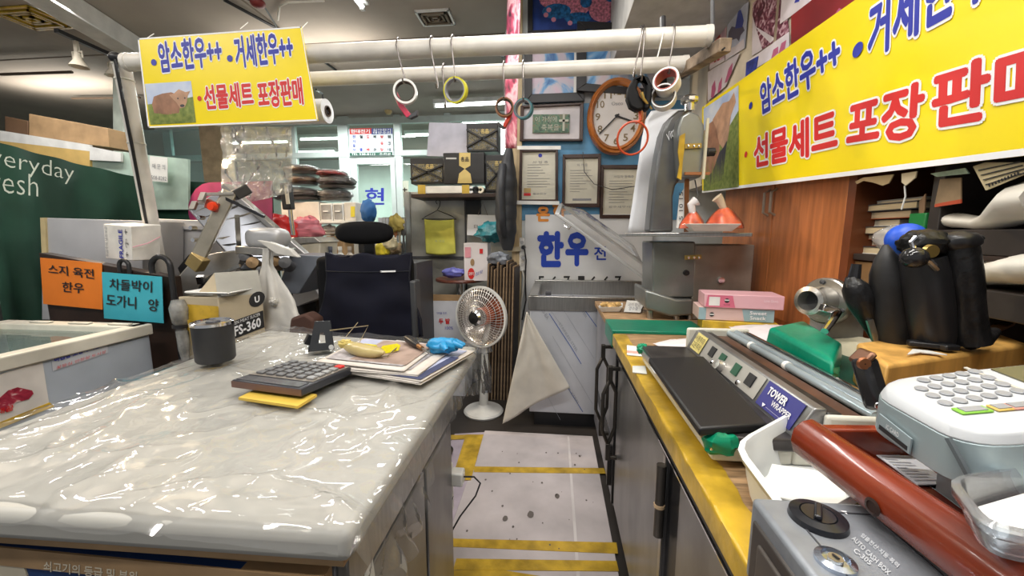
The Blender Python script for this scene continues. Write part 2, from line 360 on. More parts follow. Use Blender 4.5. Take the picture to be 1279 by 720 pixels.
# track spots on the left
tr = MB().bar(at(70, 38, Z=CEIL - .1), at(150, 74, Z=CEIL - .1), .035, .03).out('light_track', darkgrey); tag(tr, 'dark lighting track under white ceiling beam at left', 'light track')
spm = pm('cream_lamp', (.62, .56, .46), .4)
for px, py, lab in ((96, 76, 'cream cone spot lamp on track, farther from white post'), (141, 88, 'cream cone spot lamp on track, beside the white post')):
    tp = at(px - 2, 38 + (px - 72) * .45, Z=CEIL - .1); c = V((tp.x, tp.y, at(px, py, Y=tp.y).z)); t = thing('spot_lamp', lab, 'spot lamp', c, 'cream spot lamps on the track'); q = V((0, 0, -1))
    MB().lathe([(.001, .06), (.022, .06), (.026, .03), (.034, 0), (.066, -.05), (.062, -.05), (.03, 0), (.001, .01)], c, n=20).out('shade', spm, t)
    MB().ext((c.x - .014, c.y - .014, c.z + .05), (c.x + .014, c.y + .014, CEIL - .095)).out('stem', spm, t, .003)
    MB().tube([c + V((-.045, 0, .02)), c + V((-.045, 0, .07)), c + V((.045, 0, .07)), c + V((.045, 0, .02))], .006, 6).out('yoke', spm, t)
l = bpy.data.lights.new('spot_bulb', 'SPOT'); l.energy = 60; l.color = (1, .75, .45); l.spot_size = 1.6
o = bpy.data.objects.new('spot_bulb', l); o.location = at(141, 95, Y=2.3) - V((0, 0, .1)); o.rotation_euler = (0, -.9, .0); COL.objects.link(o)
cb = MB()
cb.tube([at(280, 0, Z=CEIL - .02), at(345, 35, Z=CEIL - .02), at(420, 88, Z=CEIL - .02)], .012, 6)
cb.tube([at(300, -5, Z=CEIL - .03), at(330, 8, Z=CEIL - .03), at(346, 34, Z=CEIL - .03)], .007, 6)
tag(cb.out('black_ceiling_cable', black), 'black cable run across ceiling above the hanging banner', 'cable')
wc = MB().tube([at(347, 25, Z=CEIL - .03), at(349, 8, Z=CEIL - .015), at(360, 3, Z=CEIL - .015), at(405, 1, Z=CEIL - .015)], .008, 6).out('white_ceiling_cable', offwhite); tag(wc, 'thin white cable bent along the brown ceiling', 'cable')
tk = MB()
tk.tube([at(0, 93, Z=CEIL - .1), at(90, 90, Z=CEIL - .1)], .014, 6); tk.tube([at(90, 123, Z=CEIL - .05), at(175, 122, Z=CEIL - .05)], .012, 6)
tag(tk.out('ceiling_pipe', pm('rusty_pipe', (.12, .08, .05), .6)), 'thin rusty pipe hanging under ceiling behind spot lamps', 'pipe')
bl = MB().bar(at(395, 106, Z=CEIL - .03), at(640, 94, Z=CEIL - .03), .02, .02).out('ceiling_track', black); tag(bl, 'long thin black track on ceiling behind the pipes', 'track')
al = thing('emergency_speaker', 'small red fitting on ceiling cable above the banner', 'fitting', at(330, 2, Z=CEIL - .03))
MB().blob(at(322, 4, Z=CEIL - .06), (.05, .05, .03)).out('dome', pm('dark_red', (.2, .02, .02), .4), al)

# ------------------------------------------------------------------ white pipe frame
pipem = pm('painted_pipe', (.66, .63, .58), .32, var=.1, scale=10)
PZ, P1Y, P2Y = 2.03, 1.75, 2.0
def pipe(lab, Y, xa, xb, r):
    t = thing('hanging_pipe', lab, 'pipe', (0, Y, PZ)); a, b = at(xa[0], xa[1], Y=Y), at(xb[0], xb[1], Y=Y)
    m = MB(); m.tube([a, b], r, 20, False); m.tube([a, b], r * .85, 20, False); m.out('tube', pipem, t)
    for p, s in ((a, -1), (b, 1)): MB().tube([p - V((s * .003, 0, 0)), p + V((s * .02, 0, 0))], r * 1.06, 20).out('end_cap', pipem, t)
    return t
pipe('white painted pipe, the nearer and higher one, carrying tape hooks', P1Y, (163, 78), (881, 45), .037)
pipe('white painted pipe, the farther and lower one, behind the first', P2Y, (200, 107), (853, 80), .034)
po = thing('white_post', 'leaning white metal post with black cable at the left', 'post', at(192, 365, Y=1.86))
a, b = at(152, 79, Y=1.79), at(190, 285, Y=1.99); d = (b - a); b2 = b + d * 1.0; b2.z = max(b2.z, 0)
m = MB(); m.tube([a - d * .02, b2], .035, 18, False); m.tube([a - d * .02, b2], .030, 18, False); m.out('tube', pipem, po)
MB().tube([a + V((.010, -.036, .0)), a + V((.016, -.038, -.06)), a + (d * .5) + V((.014, -.038, 0)), b + V((.012, -.036, 0))], .007, 6).out('cable', black, po)
for f in (.01, .09, .45): MB().lathe([(.037, -.004), (.039, 0), (.037, .004), (.035, .004), (.035, -.004)], a + d * f, n=18, close=True).out('cable_tie', pm('clear_tie', (.6, .58, .5), .4), po)
MB().blob(a + V((.0, -.02, .015)), (.03, .03, .025)).out('cable_entry', black, po)

# ------------------------------------------------------------------ yellow banner on the pipes
def cow(parent, O, xv, yv, mats_key, near):
    m = MB()
    m.m(0); flat(m, O, xv, yv, rect(0, 0, 1, 1), .0008)
    m.m(1); flat(m, O, xv, yv, [(0, 0), (1, 0), (1, .62 if not near else .75), (.6, .55), (.3, .52), (0, .5)], .0011)
    if not near:
        m.m(2); flat(m, O, xv, yv, [(.12, .28), (.1, .5), (.16, .68), (.35, .74), (.55, .76), (.66, .7), (.72, .45), (.66, .25), (.4, .22)], .0014)
        m.m(3); flat(m, O, xv, yv, [(.55, .62), (.5, .7), (.6, .72), (.72, .82), (.86, .74), (.96, .76), (.9, .66), (.86, .5), (.8, .38), (.7, .36), (.64, .5)], .0017)
        m.m(4); flat(m, O, xv, yv, ell(.755, .42, .05, .035), .002); flat(m, O, xv, yv, ell(.68, .6, .018, .02), .002); flat(m, O, xv, yv, ell(.83, .6, .018, .02), .002)
        m.m(1)
        rr = random.Random(3)
        for k in range(26):
            x = .02 + k * .037; h = .18 + rr.random() * .16; flat(m, O, xv, yv, [(x, 0), (x + .035, 0), (x + .015 + rr.random() * .02, h)], .0022)
    else:
        m.m(2); flat(m, O, xv, yv, [(.0, .25), (.0, .72), (.2, .78), (.42, .8), (.52, .6), (.5, .3), (.3, .18)], .0014)
        m.m(3); flat(m, O, xv, yv, [(.3, .8), (.44, .86), (.6, .92), (.78, .9), (.9, .96), (.94, .85), (.82, .74), (.74, .5), (.62, .42), (.5, .5), (.42, .68)], .0017)
        m.m(4); flat(m, O, xv, yv, [(.05, .15), (.3, .2), (.5, .4), (.62, .44), (.72, .5), (.66, .3), (.6, .1), (.2, .05)], .0019)
        m.m(1); rr = random.Random(4)
        for k in range(30):
            x = .0 + k * .034; h = .2 + rr.random() * .2 + (.25 if k > 20 else 0); flat(m, O, xv, yv, [(x, 0), (min(1, x + .035), 0), (min(1, x + .015 + rr.random() * .02), h)], .0022)
    m.out('cow_picture', [pm('print_sky', (.35, .45, .68), .45, col2=(.65, .68, .74), scale=6), pm('print_grass', (.12, .17, .03), .5, col2=(.26, .30, .07), scale=40),
                          pm('print_hide', (.34, .17, .10), .5, var=.35, scale=14), pm('print_head', (.5, .29, .18), .5, var=.3, scale=14),
                          pm('print_dark', (.05, .045, .05), .5)], parent, smooth=0)
Yb = P1Y - .045
bn = thing('yellow_banner', 'yellow hanging banner with cow picture, tied to pipes at left', 'banner', at(285, 155, Y=Yb), 'yellow butcher banners')
BLp, BRp, TRp, TLp = at(185, 160, Y=Yb), at(397, 151, Y=Yb), at(376, 33, Y=Yb), at(172, 48, Y=Yb)
MB().slab([BLp, BRp, TRp, TLp], .004).out('sheet', yellow, bn)
nb = V((0, -.0006, 0)); nb2 = nb * 2
m = MB()
for p, q, wv in ((BLp, BRp, V((0, 0, .007))), (TLp, TRp, V((0, 0, -.006))), (BLp, TLp, V((.007, 0, 0))), (BRp, TRp, V((-.004, 0, 0)))): m.add([p + nb, q + nb, q + wv + nb, p + wv + nb], [(0, 1, 2, 3)])
m.out('white_border', whiteink, bn, smooth=0)
def bt(parent, name, s, x0, y0, x1, y1, xt, yt, Y, mat, bold=.035):
    text(parent, name, s, at(x0, y0, Y=Y), at(x1, y1, Y=Y), at(xt, yt, Y=Y), mat, bold, .0014, (whiteink, .045))
bt(bn, 'lettering', '암소한우++', 201, 92, 279, 82, 196, 53, Yb, blueink); bt(bn, 'lettering', '거세한우++', 296, 86, 368, 78, 291, 46, Yb, blueink)
bt(bn, 'lettering', '선물세트', 257, 138, 318, 133, 253, 107, Yb, redink); bt(bn, 'lettering', '포장판매', 324, 136, 380, 131, 320, 102, Yb, redink)
for x, y, r, k in ((192, 78, 4, 0), (287, 73, 4, 0), (249, 123, 3, 1)):
    m = MB(); c = at(x, y, Y=Yb - .0016); rr = r / F * Yb; m.add([c + V((rr * math.cos(a * .4488), 0, rr * math.sin(a * .4488))) for a in range(14)], [tuple(range(14))]); m.out('bullet_mark', (blueink, redink)[k], bn, smooth=0)
O = at(188, 156, Y=Yb); cow(bn, O, at(245, 153, Y=Yb) - O, at(181, 105, Y=Yb) - O, 'l', False)
for px, py in ((300, 36), (376, 36), (180, 50)):
    q = at(px, py, Y=Yb); MB().tube([q, q + V((.0, .03, .03)), q + V((0, .05, .05))], .0015, 5).out('tie_string', white, bn)
# clear film roll behind the banner, its sheet hanging down
FY = 2.25
fr = thing('film_roll', 'roll of clear packing film hung under pipe behind the yellow banner', 'film roll', at(340, 157, Y=FY))
a, b = at(270, 143, Y=FY), at(409, 139, Y=FY); ax = (b - a).normalized(); rm = V((0, 0, 1)).rotation_difference(ax).to_matrix(); L = (b - a).length
MB().lathe([(.03, 0), (.066, 0), (.066, L), (.03, L)], a, rm, 28, close=True).out('rolled_film', pm('rolled_film', (.62, .62, .63), .2, var=.1, bump=.1), fr)
MB().lathe([(.024, -.005), (.03, -.005), (.03, L + .006), (.024, L + .006)], a, rm, 24, close=True).out('core', pm('dark_core', (.05, .03, .02), .7), fr)
def hang(u, v):
    x = 276 + 89 * u; y = 158 + 104 * v - 22 * u * v
    p = at(x, y, Y=FY); p.y += .022 * noise.noise(V((u * 4, v * 4, 0))) + .014 * noise.noise(V((u * 14, v * 12, 2))) - .0; return p
MB().grid(hang, 40, 44).out('hanging_sheet', film('crinkled_film', gloss=2.6, rough=.16, bump=1., bscale=22, haze=.32), fr, smooth=180)
MB().tube([b + V((-.02, -.0, .02)), b + V((-.03, .01, .1)), at(395, 112, Y=2.03)], .005, 6).out('hook', black, fr)
MB().bar(at(390, 150, Y=FY), at(409, 139, Y=FY), .02, .02).out('cutter', black, fr)

# ------------------------------------------------------------------ green curtain with lettering
gm = pm('green_cloth', (.012, .060, .036), .75, var=.3, scale=3)
def curtain(u, v):
    s = u
    if s < .62: k = s / .62; top = at(0 + 190 * k - 40 * (1 - k), (178 - 12 * (1 - k) * (1 - k)) + 47 * k, X=-3.05 - .3 * k)
    else: k = (s - .62) / .38; top = at(190 + 150 * k, 225 + 7 * k, Y=at(190, 225, X=-3.35).y + .08 * k)
    z = top.z - (top.z - .12) * v
    f = .035 * math.sin(s * 46 + v * 1.3) * (.25 + .75 * v) + .06 * noise.noise(V((s * 7, v * 2.5, 1)))
    return V((top.x + f * .9, top.y - f * .5 * (s > .6), z))
ct = thing('green_curtain', 'dark green cloth curtain strung along the left stall', 'curtain', (-2.7, 2, .12))
MB().grid(curtain, 110, 24).out('cloth', gm, ct, smooth=180)
def mg(u, v): p = curtain(.905 + .095 * u, .01 + .7 * v); return p + V((0, -.012, 0))
mgm = pm('magenta_cloth', (.20, .012, .075), .7, var=.25)
pts = []
for k in range(10): a = math.pi / 2 + math.pi * k / 9; pts.append(at(262 + 27 * math.cos(a), 262 - 34 * math.sin(a), Y=2.60))
MB().prism([at(340, 226, Y=2.60)] + pts + [at(340, 300, Y=2.60)], (0, .004, 0)).out('magenta_print', mgm, ct)
# lettering follows the cloth: placed by its own corners
def tl(s, bl, br, tl_, mat):
    text(ct, 'lettering', s, bl, br, tl_, mat, -.012, .03)
def CX_(px, py): return at(px, py, X=-2.97)
tl('everyday', CX_(-38, 208), CX_(87, 232), CX_(-38, 178), pm('pale_print', (.6, .66, .58), .6)); tl('fresh', CX_(-30, 238), CX_(42, 246), CX_(-30, 208), pm('pale_print', (.6, .66, .58), .6))
# boxes and things above the fascia
def carton(name, label, pts, Y, dep, mat, group=None):
    t = thing(name, label, 'box', at(sum(p[0] for p in pts) / len(pts), max(p[1] for p in pts), Y=Y), group)
    MB().prism([at(x, y, Y=Y) for x, y in pts], (0, dep, 0)).out('carton', mat, t, .004); return t
carton('cardboard_box', 'long brown cardboard box standing above white stall fascia', [(36, 142), (134, 160), (137, 184), (36, 172)], 3.0, .3, card)
carton('cardboard_box', 'dark brown cardboard box at the end above the fascia', [(6, 145), (34.5, 151), (34.5, 172), (6, 167)], 3.0, .3, pm('dark_card', (.13, .07, .035), .7))
carton('display_board', 'pale upright pillar board beyond cartons at left', [(140, 40), (152, 40), (157, 400), (143, 400)], 3.6, .05, pm('pale_green_post', (.55, .62, .56), .5))
m = MB().fbox(215, 160, 264, 470, 5.5, .14); tag(m.out('bluish_window_slab', film('bluish_lit_glass', (.75, .95, .95), .4, .05, 0, 1, .25)), 'pale tinted slab standing in for bluish window behind the leaning post', 'cabinet')  # slab for the window; its bluish light is put in the tint
# ------------------------------------------------------------------ left back: grey chest and carton
gb = thing('grey_chest', 'grey sheet metal chest behind the orange and blue signs', 'chest', at(120, 330, Y=1.98))
MB().prism([at(52, 272, Y=1.98), at(178, 276, Y=1.98), at(178, 400, Y=1.98), at(52, 400, Y=1.98)], (0, .25, 0)).out('body', pm('pale_grey_metal', (.5, .5, .52), .4, var=.12, scale=3), gb, .004)
MB().prism([at(50, 272, Y=1.97), at(56, 272, Y=1.97), at(58, 318, Y=1.97), at(52, 318, Y=1.97)], (0, .02, 0)).out('taped_edge', pm('masking_tape', (.6, .48, .26), .6), gb)
MB().prism([at(186, 273, Y=2.24), at(262, 276, Y=2.24), at(262, 350, Y=2.24), at(186, 350, Y=2.24)], (0, .2, 0)).out('side_box', pm('pale_grey_metal', (.5, .5, .52), .4), gb, .004)
MB().bar(at(186, 284, Y=2.23), at(262, 285, Y=2.23), .02, .02).out('ledge', pm('pale_grey_metal', (.5, .5, .52)), gb)
cw = thing('white_carton', 'white printed carton standing behind the dark sign board', 'box', at(165, 325, Y=1.83))
Yc = 1.80
f0, f1, f2, f3 = at(129, 280, Y=Yc), at(163, 283, Y=Yc - .03), at(166, 326, Y=Yc - .03), at(132, 323, Y=Yc)
s1, s2 = at(201, 281, Y=Yc + .12), at(200, 324, Y=Yc + .12)
bk = s1 - f1
m = MB(); m.add([f0, f1, f2, f3, f0 + bk, s1, s2, f3 + bk], [(0, 3, 2, 1), (1, 2, 6, 5), (4, 5, 6, 7), (0, 4, 7, 3), (0, 1, 5, 4), (3, 7, 6, 2)]); m.out('carton', pm('white_card', (.72, .69, .64), .6), cw, .003)
text(cw, 'lettering', 'FRAGILE', f3 * .3 + f2 * .7 + V((0, -.002, .01)), f0 * .3 + f1 * .7 + V((0, -.002, -.02)), f3 * .45 + f2 * .55 + V((0, -.002, .01)), blueink, .02)
text(cw, 'lettering', '↑ ☂ ↑', f3 * .1 + f2 * .9 + V((0, -.002, .015)), f0 * .1 + f1 * .9 + V((0, -.002, -.015)), f3 * .22 + f2 * .78 + V((0, -.002, .015)), ink, .01)
text(cw, 'lettering', '취급주의 냉장보관', f3 * .85 + f2 * .15 + V((0, -.002, .01)), f0 * .85 + f1 * .15 + V((0, -.002, -.01)), f3 * .95 + f2 * .05 + V((0, -.002, .01)), greyink)
MB().tube([at(166, 309, Y=Yc - .04), at(185, 304, Y=Yc + .03), at(200, 296, Y=Yc + .1)], .003, 5).out('pink_string', pm('pink_string', (.65, .35, .4), .6), cw)
# ------------------------------------------------------------------ dark board with the orange and blue price signs
db = thing('sign_board', 'dark brown upright board carrying orange and blue signs', 'board', at(150, 470, Y=1.68))
YL, YR = 1.80, 1.64
q = [at(48, 316, Y=YL), at(212, 346, Y=YR), at(216, 480, Y=YR), at(48, 470, Y=YL)]
q[2].z = q[3].z = .0; q[2].x, q[3].x = q[1].x, q[0].x
MB().slab([q[3], q[2], q[1], q[0]], .05).out('board', darkbrown, db, .004)
def onboard(px, py, k=0.):
    t = (px - 48) / 164; return at(px, py, Y=YL + (YR - YL) * t - .012 - k)
for nm, lab, pts, col, lines in (
    ('orange_sign', 'orange paper price sign lettered in black on dark board', [(50, 322), (127, 329), (128, 387), (54, 380)], pm('orange_paper', (.85, .22, .02), .5, var=.04),
     [('스지 육전', (61, 342), (118, 349), (60, 330), ), ('한우', (78, 365), (105, 367), (78, 352))]),
    ('blue_sign', 'light blue paper price sign lettered in black, lapping the orange one', [(127, 340), (202, 346), (204, 404), (130, 398)], pm('cyan_paper', (.05, .44, .55), .5, var=.04),
     [('차돌박이', (137, 362), (190, 366), (137, 348)), ('도가니   양', (133, 382), (198, 390), (133, 367))])):
    k = .022 if 'blue' in nm else .0
    t = thing(nm, lab, 'sign', onboard(*pts[3]), 'paper price signs on the dark board')
    MB().slab([onboard(x, y, k) for x, y in (pts[3], pts[2], pts[1], pts[0])], .002).out('paper_sheet', col, t, smooth=0)
    for s, a, b, c in lines: text(t, 'lettering', s, onboard(*a, k + .003), onboard(*b, k + .003), onboard(*c, k + .003), ink, .015)
# umbrellas hooked on the board
for i, (px, lab) in enumerate(((148, 'black hooked umbrella handle behind the blue sign, left'), (198, 'black hooked umbrella handle at the board end, right'))):
    a = at(px + (16 if i else 14), 340 + 2 * i, Y=onboard(px, 340).y - .016); t = thing('umbrella', lab, 'umbrella', a - V((0, 0, .6)), 'umbrellas hung on the board')
    r = .026 + .022 * i
    pts = [a + V((-r + r * math.cos(g), 0, r * math.sin(g) + .03)) for g in [k * math.pi / 9 for k in range(10)]]
    MB().tube([a + V((-2 * r, 0, .0))] + pts[::-1] + [a + V((0, 0, -.12))], .009 + .003 * i, 10).out('handle', black, t)
    MB().tube([a + V((0, 0, -.12)), a + V((.0, 0, -.55))], [.012, .010], 10).out('folded_canopy', pm('dark_nylon', (.02, .02, .025), .5), t)
cu = thing('clear_umbrella', 'folded clear plastic umbrella in a sleeve beside dark board', 'umbrella', at(225, 460, Y=1.5))
c0, c1 = at(222, 375, Y=1.5), at(232, 452, Y=1.5)
MB().tube([c0 + (c1 - c0) * t for t in (0, .12, .35, .42, .5, .8, 1)], [.022, .034, .030, .018, .022, .02, .012], 14).out('folded_canopy', pm('clear_plastic', (.42, .42, .40), .25, var=.4, trans=.4, bump=.4, scale=20), cu)
MB().tube([c0 + (c1 - c0) * .39, c0 + (c1 - c0) * .44], .031, 14).out('strap', black, cu)
MB().tube([at(236, 400, Y=1.47), at(242, 432, Y=1.47)], .006, 8).out('stick', ytape, cu)
# ------------------------------------------------------------------ freezer
FZ = thing('chest_freezer', 'long grey chest freezer with sliding glass top at far left', 'freezer', (-2.15, 1.05, 0))
xr, zt_ = -1.80, .85; y0, y1 = .35, 1.535
cream = pm('cream_plastic', (.60, .57, .49), .4, var=.12)
MB().ext((xr - .72, y0, .06), (xr, y1, zt_ - .05)).out('cabinet', pm('pale_blue_grey_metal', (.40, .44, .50), .4, var=.14, scale=3), FZ, .006)
m = MB()
for a, b in (((xr - .74, y0 - .01, zt_ - .05), (xr - .68, y1 + .01, zt_)), ((xr - .05, y0 - .01, zt_ - .05), (xr + .012, y1 + .01, zt_)), ((xr - .7, y1 - .06, zt_ - .05), (xr, y1 + .01, zt_)), ((xr - .7, y0 - .01, zt_ - .05), (xr, y0 + .05, zt_))): m.ext(a, b)
m.out('top_rim', cream, FZ, .006)
MB().ext((xr - .68, y0 + .05, zt_ - .02), (xr - .05, 1.0, zt_ - .012)).out('sliding_glass', glass, FZ)
MB().ext((xr - .68, .98, zt_ - .035), (xr - .05, y1 - .06, zt_ - .027)).out('sliding_glass', glass, FZ)
MB().ext((xr - .68, .985, zt_ - .03), (xr - .05, 1.015, zt_ - .006)).out('glass_edge', cream, FZ)
for k in range(3): MB().ext((xr - .55 + k * .2, y1 - .045, zt_ + .001), (xr - .45 + k * .2, y1 - .02, zt_ + .008)).out('grip', cream, FZ, .003)
for x in (xr - .7, xr - .04):
    for y in (y0 + .05, y1 - .05): MB().lathe([(.02, 0), (.02, .06)], (x, y, 0), n=12).out('foot', black, FZ)
def fz(px, py, k=.002): return at(px, py, X=xr + k)
fp = MB().slab([fz(-30, 545), fz(62, 508), fz(53, 451), fz(-30, 478)], .002).out('white_sticker', pm('sticker_white', (.66, .62, .58), .5), FZ)
mm = MB(); pts = [(0, 497), (10, 488), (22, 484), (40, 488), (42, 492), (36, 499), (20, 503), (8, 515), (0, 511), (-12, 512), (-14, 502)]
mm.add([fz(x, y, .0046) for x, y in pts], [tuple(range(len(pts)))])
mm.out('meat_picture', ramp_mat('marbled_meat_print', [(.3, (.22, .01, .03)), (.55, (.38, .03, .06)), (.68, (.7, .5, .5))], 30), fp, smooth=0)
text(fp, 'lettering', '소,채끝', fz(-20, 524, .005), fz(17, 513, .005), fz(-20, 516, .005), redink, .02)
MB().slab([fz(-30, 548, .004), fz(68, 508, .004), fz(62, 503, .004), fz(-30, 540, .004)], .002).out('yellow_tape', ytape, FZ)
ft = MB().slab([fz(64, 448), fz(134, 428), fz(132, 422), fz(64, 441)], .001).out('yellow_label', pm('label_yellow', (.72, .6, .05), .5), FZ)
MB().slab([fz(66, 464), fz(135, 441), fz(134, 428), fz(64, 448)], .001).out('label_paper', pm('label_white', (.5, .52, .56), .5), FZ)
text(FZ, 'lettering', '마감장 소생하 서울가', fz(68, 453, .004), fz(130, 433, .004), fz(67, 446, .004), blueink, .03)
text(FZ, 'lettering', '꽃등심 안창살 토시살', fz(70, 462, .004), fz(132, 441, .004), fz(70, 458, .004), redink, .0)
for i in range(7):
    rr = random.Random(i); c = V((xr - .55 + rr.random() * .42, .5 + i * .13, zt_ - .10))
    t = thing('meat_pack', ['frozen meat pack at freezer front', 'pink meat pack under freezer glass', 'brown meat pack under sliding glass', 'frozen meat pack beside freezer rim', 'marbled meat pack deep in freezer', 'pale meat pack under glass edge', 'red meat pack at far freezer end'][i] + ' inside grey freezer', 'meat pack', c - V((0, 0, .02)), 'meat packs in the freezer')
    MB().blob(c, (.1, .06, .03), .35, 2.2, seed=i).out('meat', ramp_mat('frozen_meat', [(.3, (.28, .08, .05)), (.5, (.45, .2, .12)), (.65, (.6, .45, .3))], 14), t, smooth=180)
    MB().box(c - V((0, 0, .03)), (.24, .15, .016)).out('tray', white, t, .004)
MB().ext((xr - .67, y0 + .06, zt_ - .16), (xr - .06, y1 - .07, zt_ - .15)).out('inner_floor', pm('inner_white', (.55, .5, .45), .5), FZ)

# ------------------------------------------------------------------ cutting table under clear sheet
TZ, TR, TLX, TN, TF = .87, -.255, -1.12, .425, 1.275
tbm = thing('cutting_table', 'long stainless work table with thick white cutting board under clear sheet', 'table', (-.68, .85, 0))
cb_mat = pm('white_cutting_board', (.41, .40, .365), .45, var=.10, scale=3)
FLc = at(335, 412, Z=TZ)
bo = [V((TLX + .06, TN - .02, TZ - .045)), V((TR, TN, TZ - .045)), V((TR, TF, TZ - .045)), V((FLc.x, FLc.y, TZ - .045))]
MB().prism(bo, (0, 0, .045)).out('cutting_board', cb_mat, tbm, .014, seg=3)
MB().prism([V((p.x, p.y, TZ - .065)) + V((.012 if p.x < -.6 else -.02, .02 if p.y < .6 else -.02, 0)) for p in bo], (0, 0, .02)).out('wood_rail', card, tbm)
bx0, bx1, by0, by1 = TLX + .12, TR - .05, TN + .05, 1.07
MB().ext((bx0, by0, .1), (bx1, by1, TZ - .065)).out('cabinet', dullsteel, tbm, .004)
for a, b in ((by0 + .01, .82), (.835, by1 - .01)):
    MB().ext((bx1, a, .14), (bx1 + .012, b, TZ - .17)).out('side_panel', dullsteel, tbm, .003)
MB().ext((bx1, by0, TZ - .15), (bx1 + .018, by1, TZ - .07)).out('top_rail', steel, tbm, .003)
for x in (bx0 + .03, bx1 - .03):
    for y in (by0 + .03, by1 - .03): MB().lathe([(.02, 0), (.02, .1)], (x, y, 0), n=12).out('leg', steel, tbm)
MB().prism([at(455, 720, X=bx1 + .014), at(430, 742, X=bx1 + .014), at(470, 742, X=bx1 + .014), at(462, 682, X=bx1 + .014)], (.002, 0, 0)).out('torn_paper', paper, tbm)
ip = thing('beef_grade_sign', 'navy information sign hung under the cutting board, lettered in Korean', 'sign', (-.8, TN - .03, .6))
YS = TN + .012
sg = MB().ext((TLX + .1, YS, .45), (-.42, YS + .012, TZ - .075)).out('panel', pm('navy_print', (.015, .05, .16), .4), ip)
MB().prism([at(-40, 700, Y=YS - .002), at(28, 704, Y=YS - .002), at(34, 722, Y=YS - .002), at(44, 745, Y=YS - .002), at(-40, 745, Y=YS - .002)], (0, .002, 0)).out('cream_panel', pm('cream_print', (.62, .55, .42), .5), ip)
text(ip, 'lettering', '쇠고기의 등급 및 부위', at(56, 713, Y=YS - .002), at(172, 727, Y=YS - .002), at(56, 700, Y=YS - .002), pm('cream_ink', (.7, .62, .48), .5), .02)
MB().ext((TLX + .1, YS - .003, TZ - .105), (-.3, YS + .02, TZ - .075)).out('card_edge', card, ip)
# the clear sheet: over the board, hanging down the aisle side
def sheet(u, v):
    y = TN - .014 + (TF + .03 - TN + .014) * v
    x0 = TLX - .01 + .05 * (1 - v)
    W = TR + .012 - x0 + .045 + .08 * math.exp(-((v - .14) / .13) ** 2) + .13 * max(0, (v - .62) / .38)     # length across with the overhang
    s = u * W                                                               # from left edge
    drop = s - (TR + .012 - x0)
    n1 = noise.noise(V((u * 5, v * 5, 3))); n2 = noise.noise(V((u * 17 + v * 8, v * 9, 5))); n3 = noise.noise(V((u * 40, v * 46, 8)))
    rg = max(0, 1 - 2.2 * abs(noise.noise(V((u * 3.2 + v * 2.2, v * 2.6 - u * 1.2, 21))))) ** 5; rg2 = max(0, 1 - 2.4 * abs(noise.noise(V((u * 7 - v * 3, v * 5 + u, 31))))) ** 6
    h = .010 * rg + .006 * rg2 + .004 + .012 * max(0, n1) + .006 * abs(n2) * (.4 + max(0, n1 + .2)) + .0012 * n3
    far = V((FLc.x, FLc.y, 0)); xs = x0 + s; yy = y + (.13 * v * max(0, 1 - s / .85))
    if drop <= 0: 
        z = TZ + h
        if v < .03: z -= .022 * (1 - v / .03)
        return V((xs, yy, z))
    a = min(drop / .02, 1)
    ruf = .022 * math.sin(v * 60 + n1 * 6) * min(1, drop * 9) + .014 * n2
    return V((TR + .012 + .012 * a + abs(ruf) * .9 + .02 * drop, yy, TZ + h * (1 - a) - drop + .006 * n3))
sh = MB().grid(sheet, 150, 170).out('plastic_sheet', film('table_film', gloss=.55, rough=.07, bump=1., bscale=8, haze=.05, stretch=(1, .5, 1), ridged=True, dist=.02), smooth=180)
tag(sh, 'large crinkled clear plastic sheet spread over white cutting table', 'plastic sheet')
TS = TZ + .017
# tumbler
t = thing('tumbler', 'black tumbler with clear lid standing at table left edge', 'cup', at(270, 452, Z=TS))
c = at(270, 450, Z=TS); s_ = c.y / F
MB().lathe([(.001, 0), (.045, 0), (.0485, .006), (.051, .105), (.047, .105), (.047, .1), (.001, .1)], c, n=40).out('body', pm('matt_black', (.022, .022, .024), .45, var=.2), t)
MB().lathe([(.0475, .106), (.052, .106), (.052, .114), (.045, .117), (.044, .11)], c, n=40, close=True).out('rim', chrome, t)
MB().lathe([(.001, .109), (.044, .109), (.044, .112), (.001, .112)], c, n=32).out('lid', pm('smoky_lid', (.3, .3, .32), .12, trans=.4), t)
MB().box(c + V((.012, -.01, .116)), (.03, .022, .008)).out('lid_slider', pm('smoky_dark', (.1, .1, .11), .2), t, .003)
# calculator
ca, cb_, cc = at(290, 489, Z=TS), at(377, 501, Z=TS), at(431, 467, Z=TS)
ux = (cb_ - ca); wd = ux.length; ux.normalize(); uy = (cc - cb_); uy = (uy - ux * uy.dot(ux)); dp = uy.length; uy.normalize(); uz = V((0, 0, 1))
t = thing('calculator', 'large black desk calculator with grey keys on clear sheet', 'calculator', ca + ux * wd / 2 + uy * dp / 2)
def cl(a, b, z=0): 
    lift = .020 - .008 * b                                  # raised at the display end
    return ca + ux * wd * a + uy * dp * b + uz * (z + lift - .012)
MB().add([cl(0, .0, -.0), cl(1, 0, 0), cl(1, 1, 0), cl(0, 1, 0), cl(0, 0, .02), cl(1, 0, .02), cl(1, 1, .02), cl(0, 1, .02)], [(3, 2, 1, 0), (4, 5, 6, 7), (0, 1, 5, 4), (1, 2, 6, 5), (2, 3, 7, 6), (3, 0, 4, 7)]).out('body', pm('calculator_black', (.025, .027, .035), .35), t, .004)
MB().slab([cl(.03, .24, .0205), cl(.97, .24, .0205), cl(.97, .98, .0205), cl(.03, .98, .0205)], -.001).out('faceplate', pm('face_bronze', (.28, .25, .22), .4, .4), t)
MB().slab([cl(.05, .03, .0205), cl(.95, .03, .0205), cl(.95, .2, .0205), cl(.05, .2, .0205)], -.001).out('display', pm('display_dark', (.08, .08, .085), .15), t)
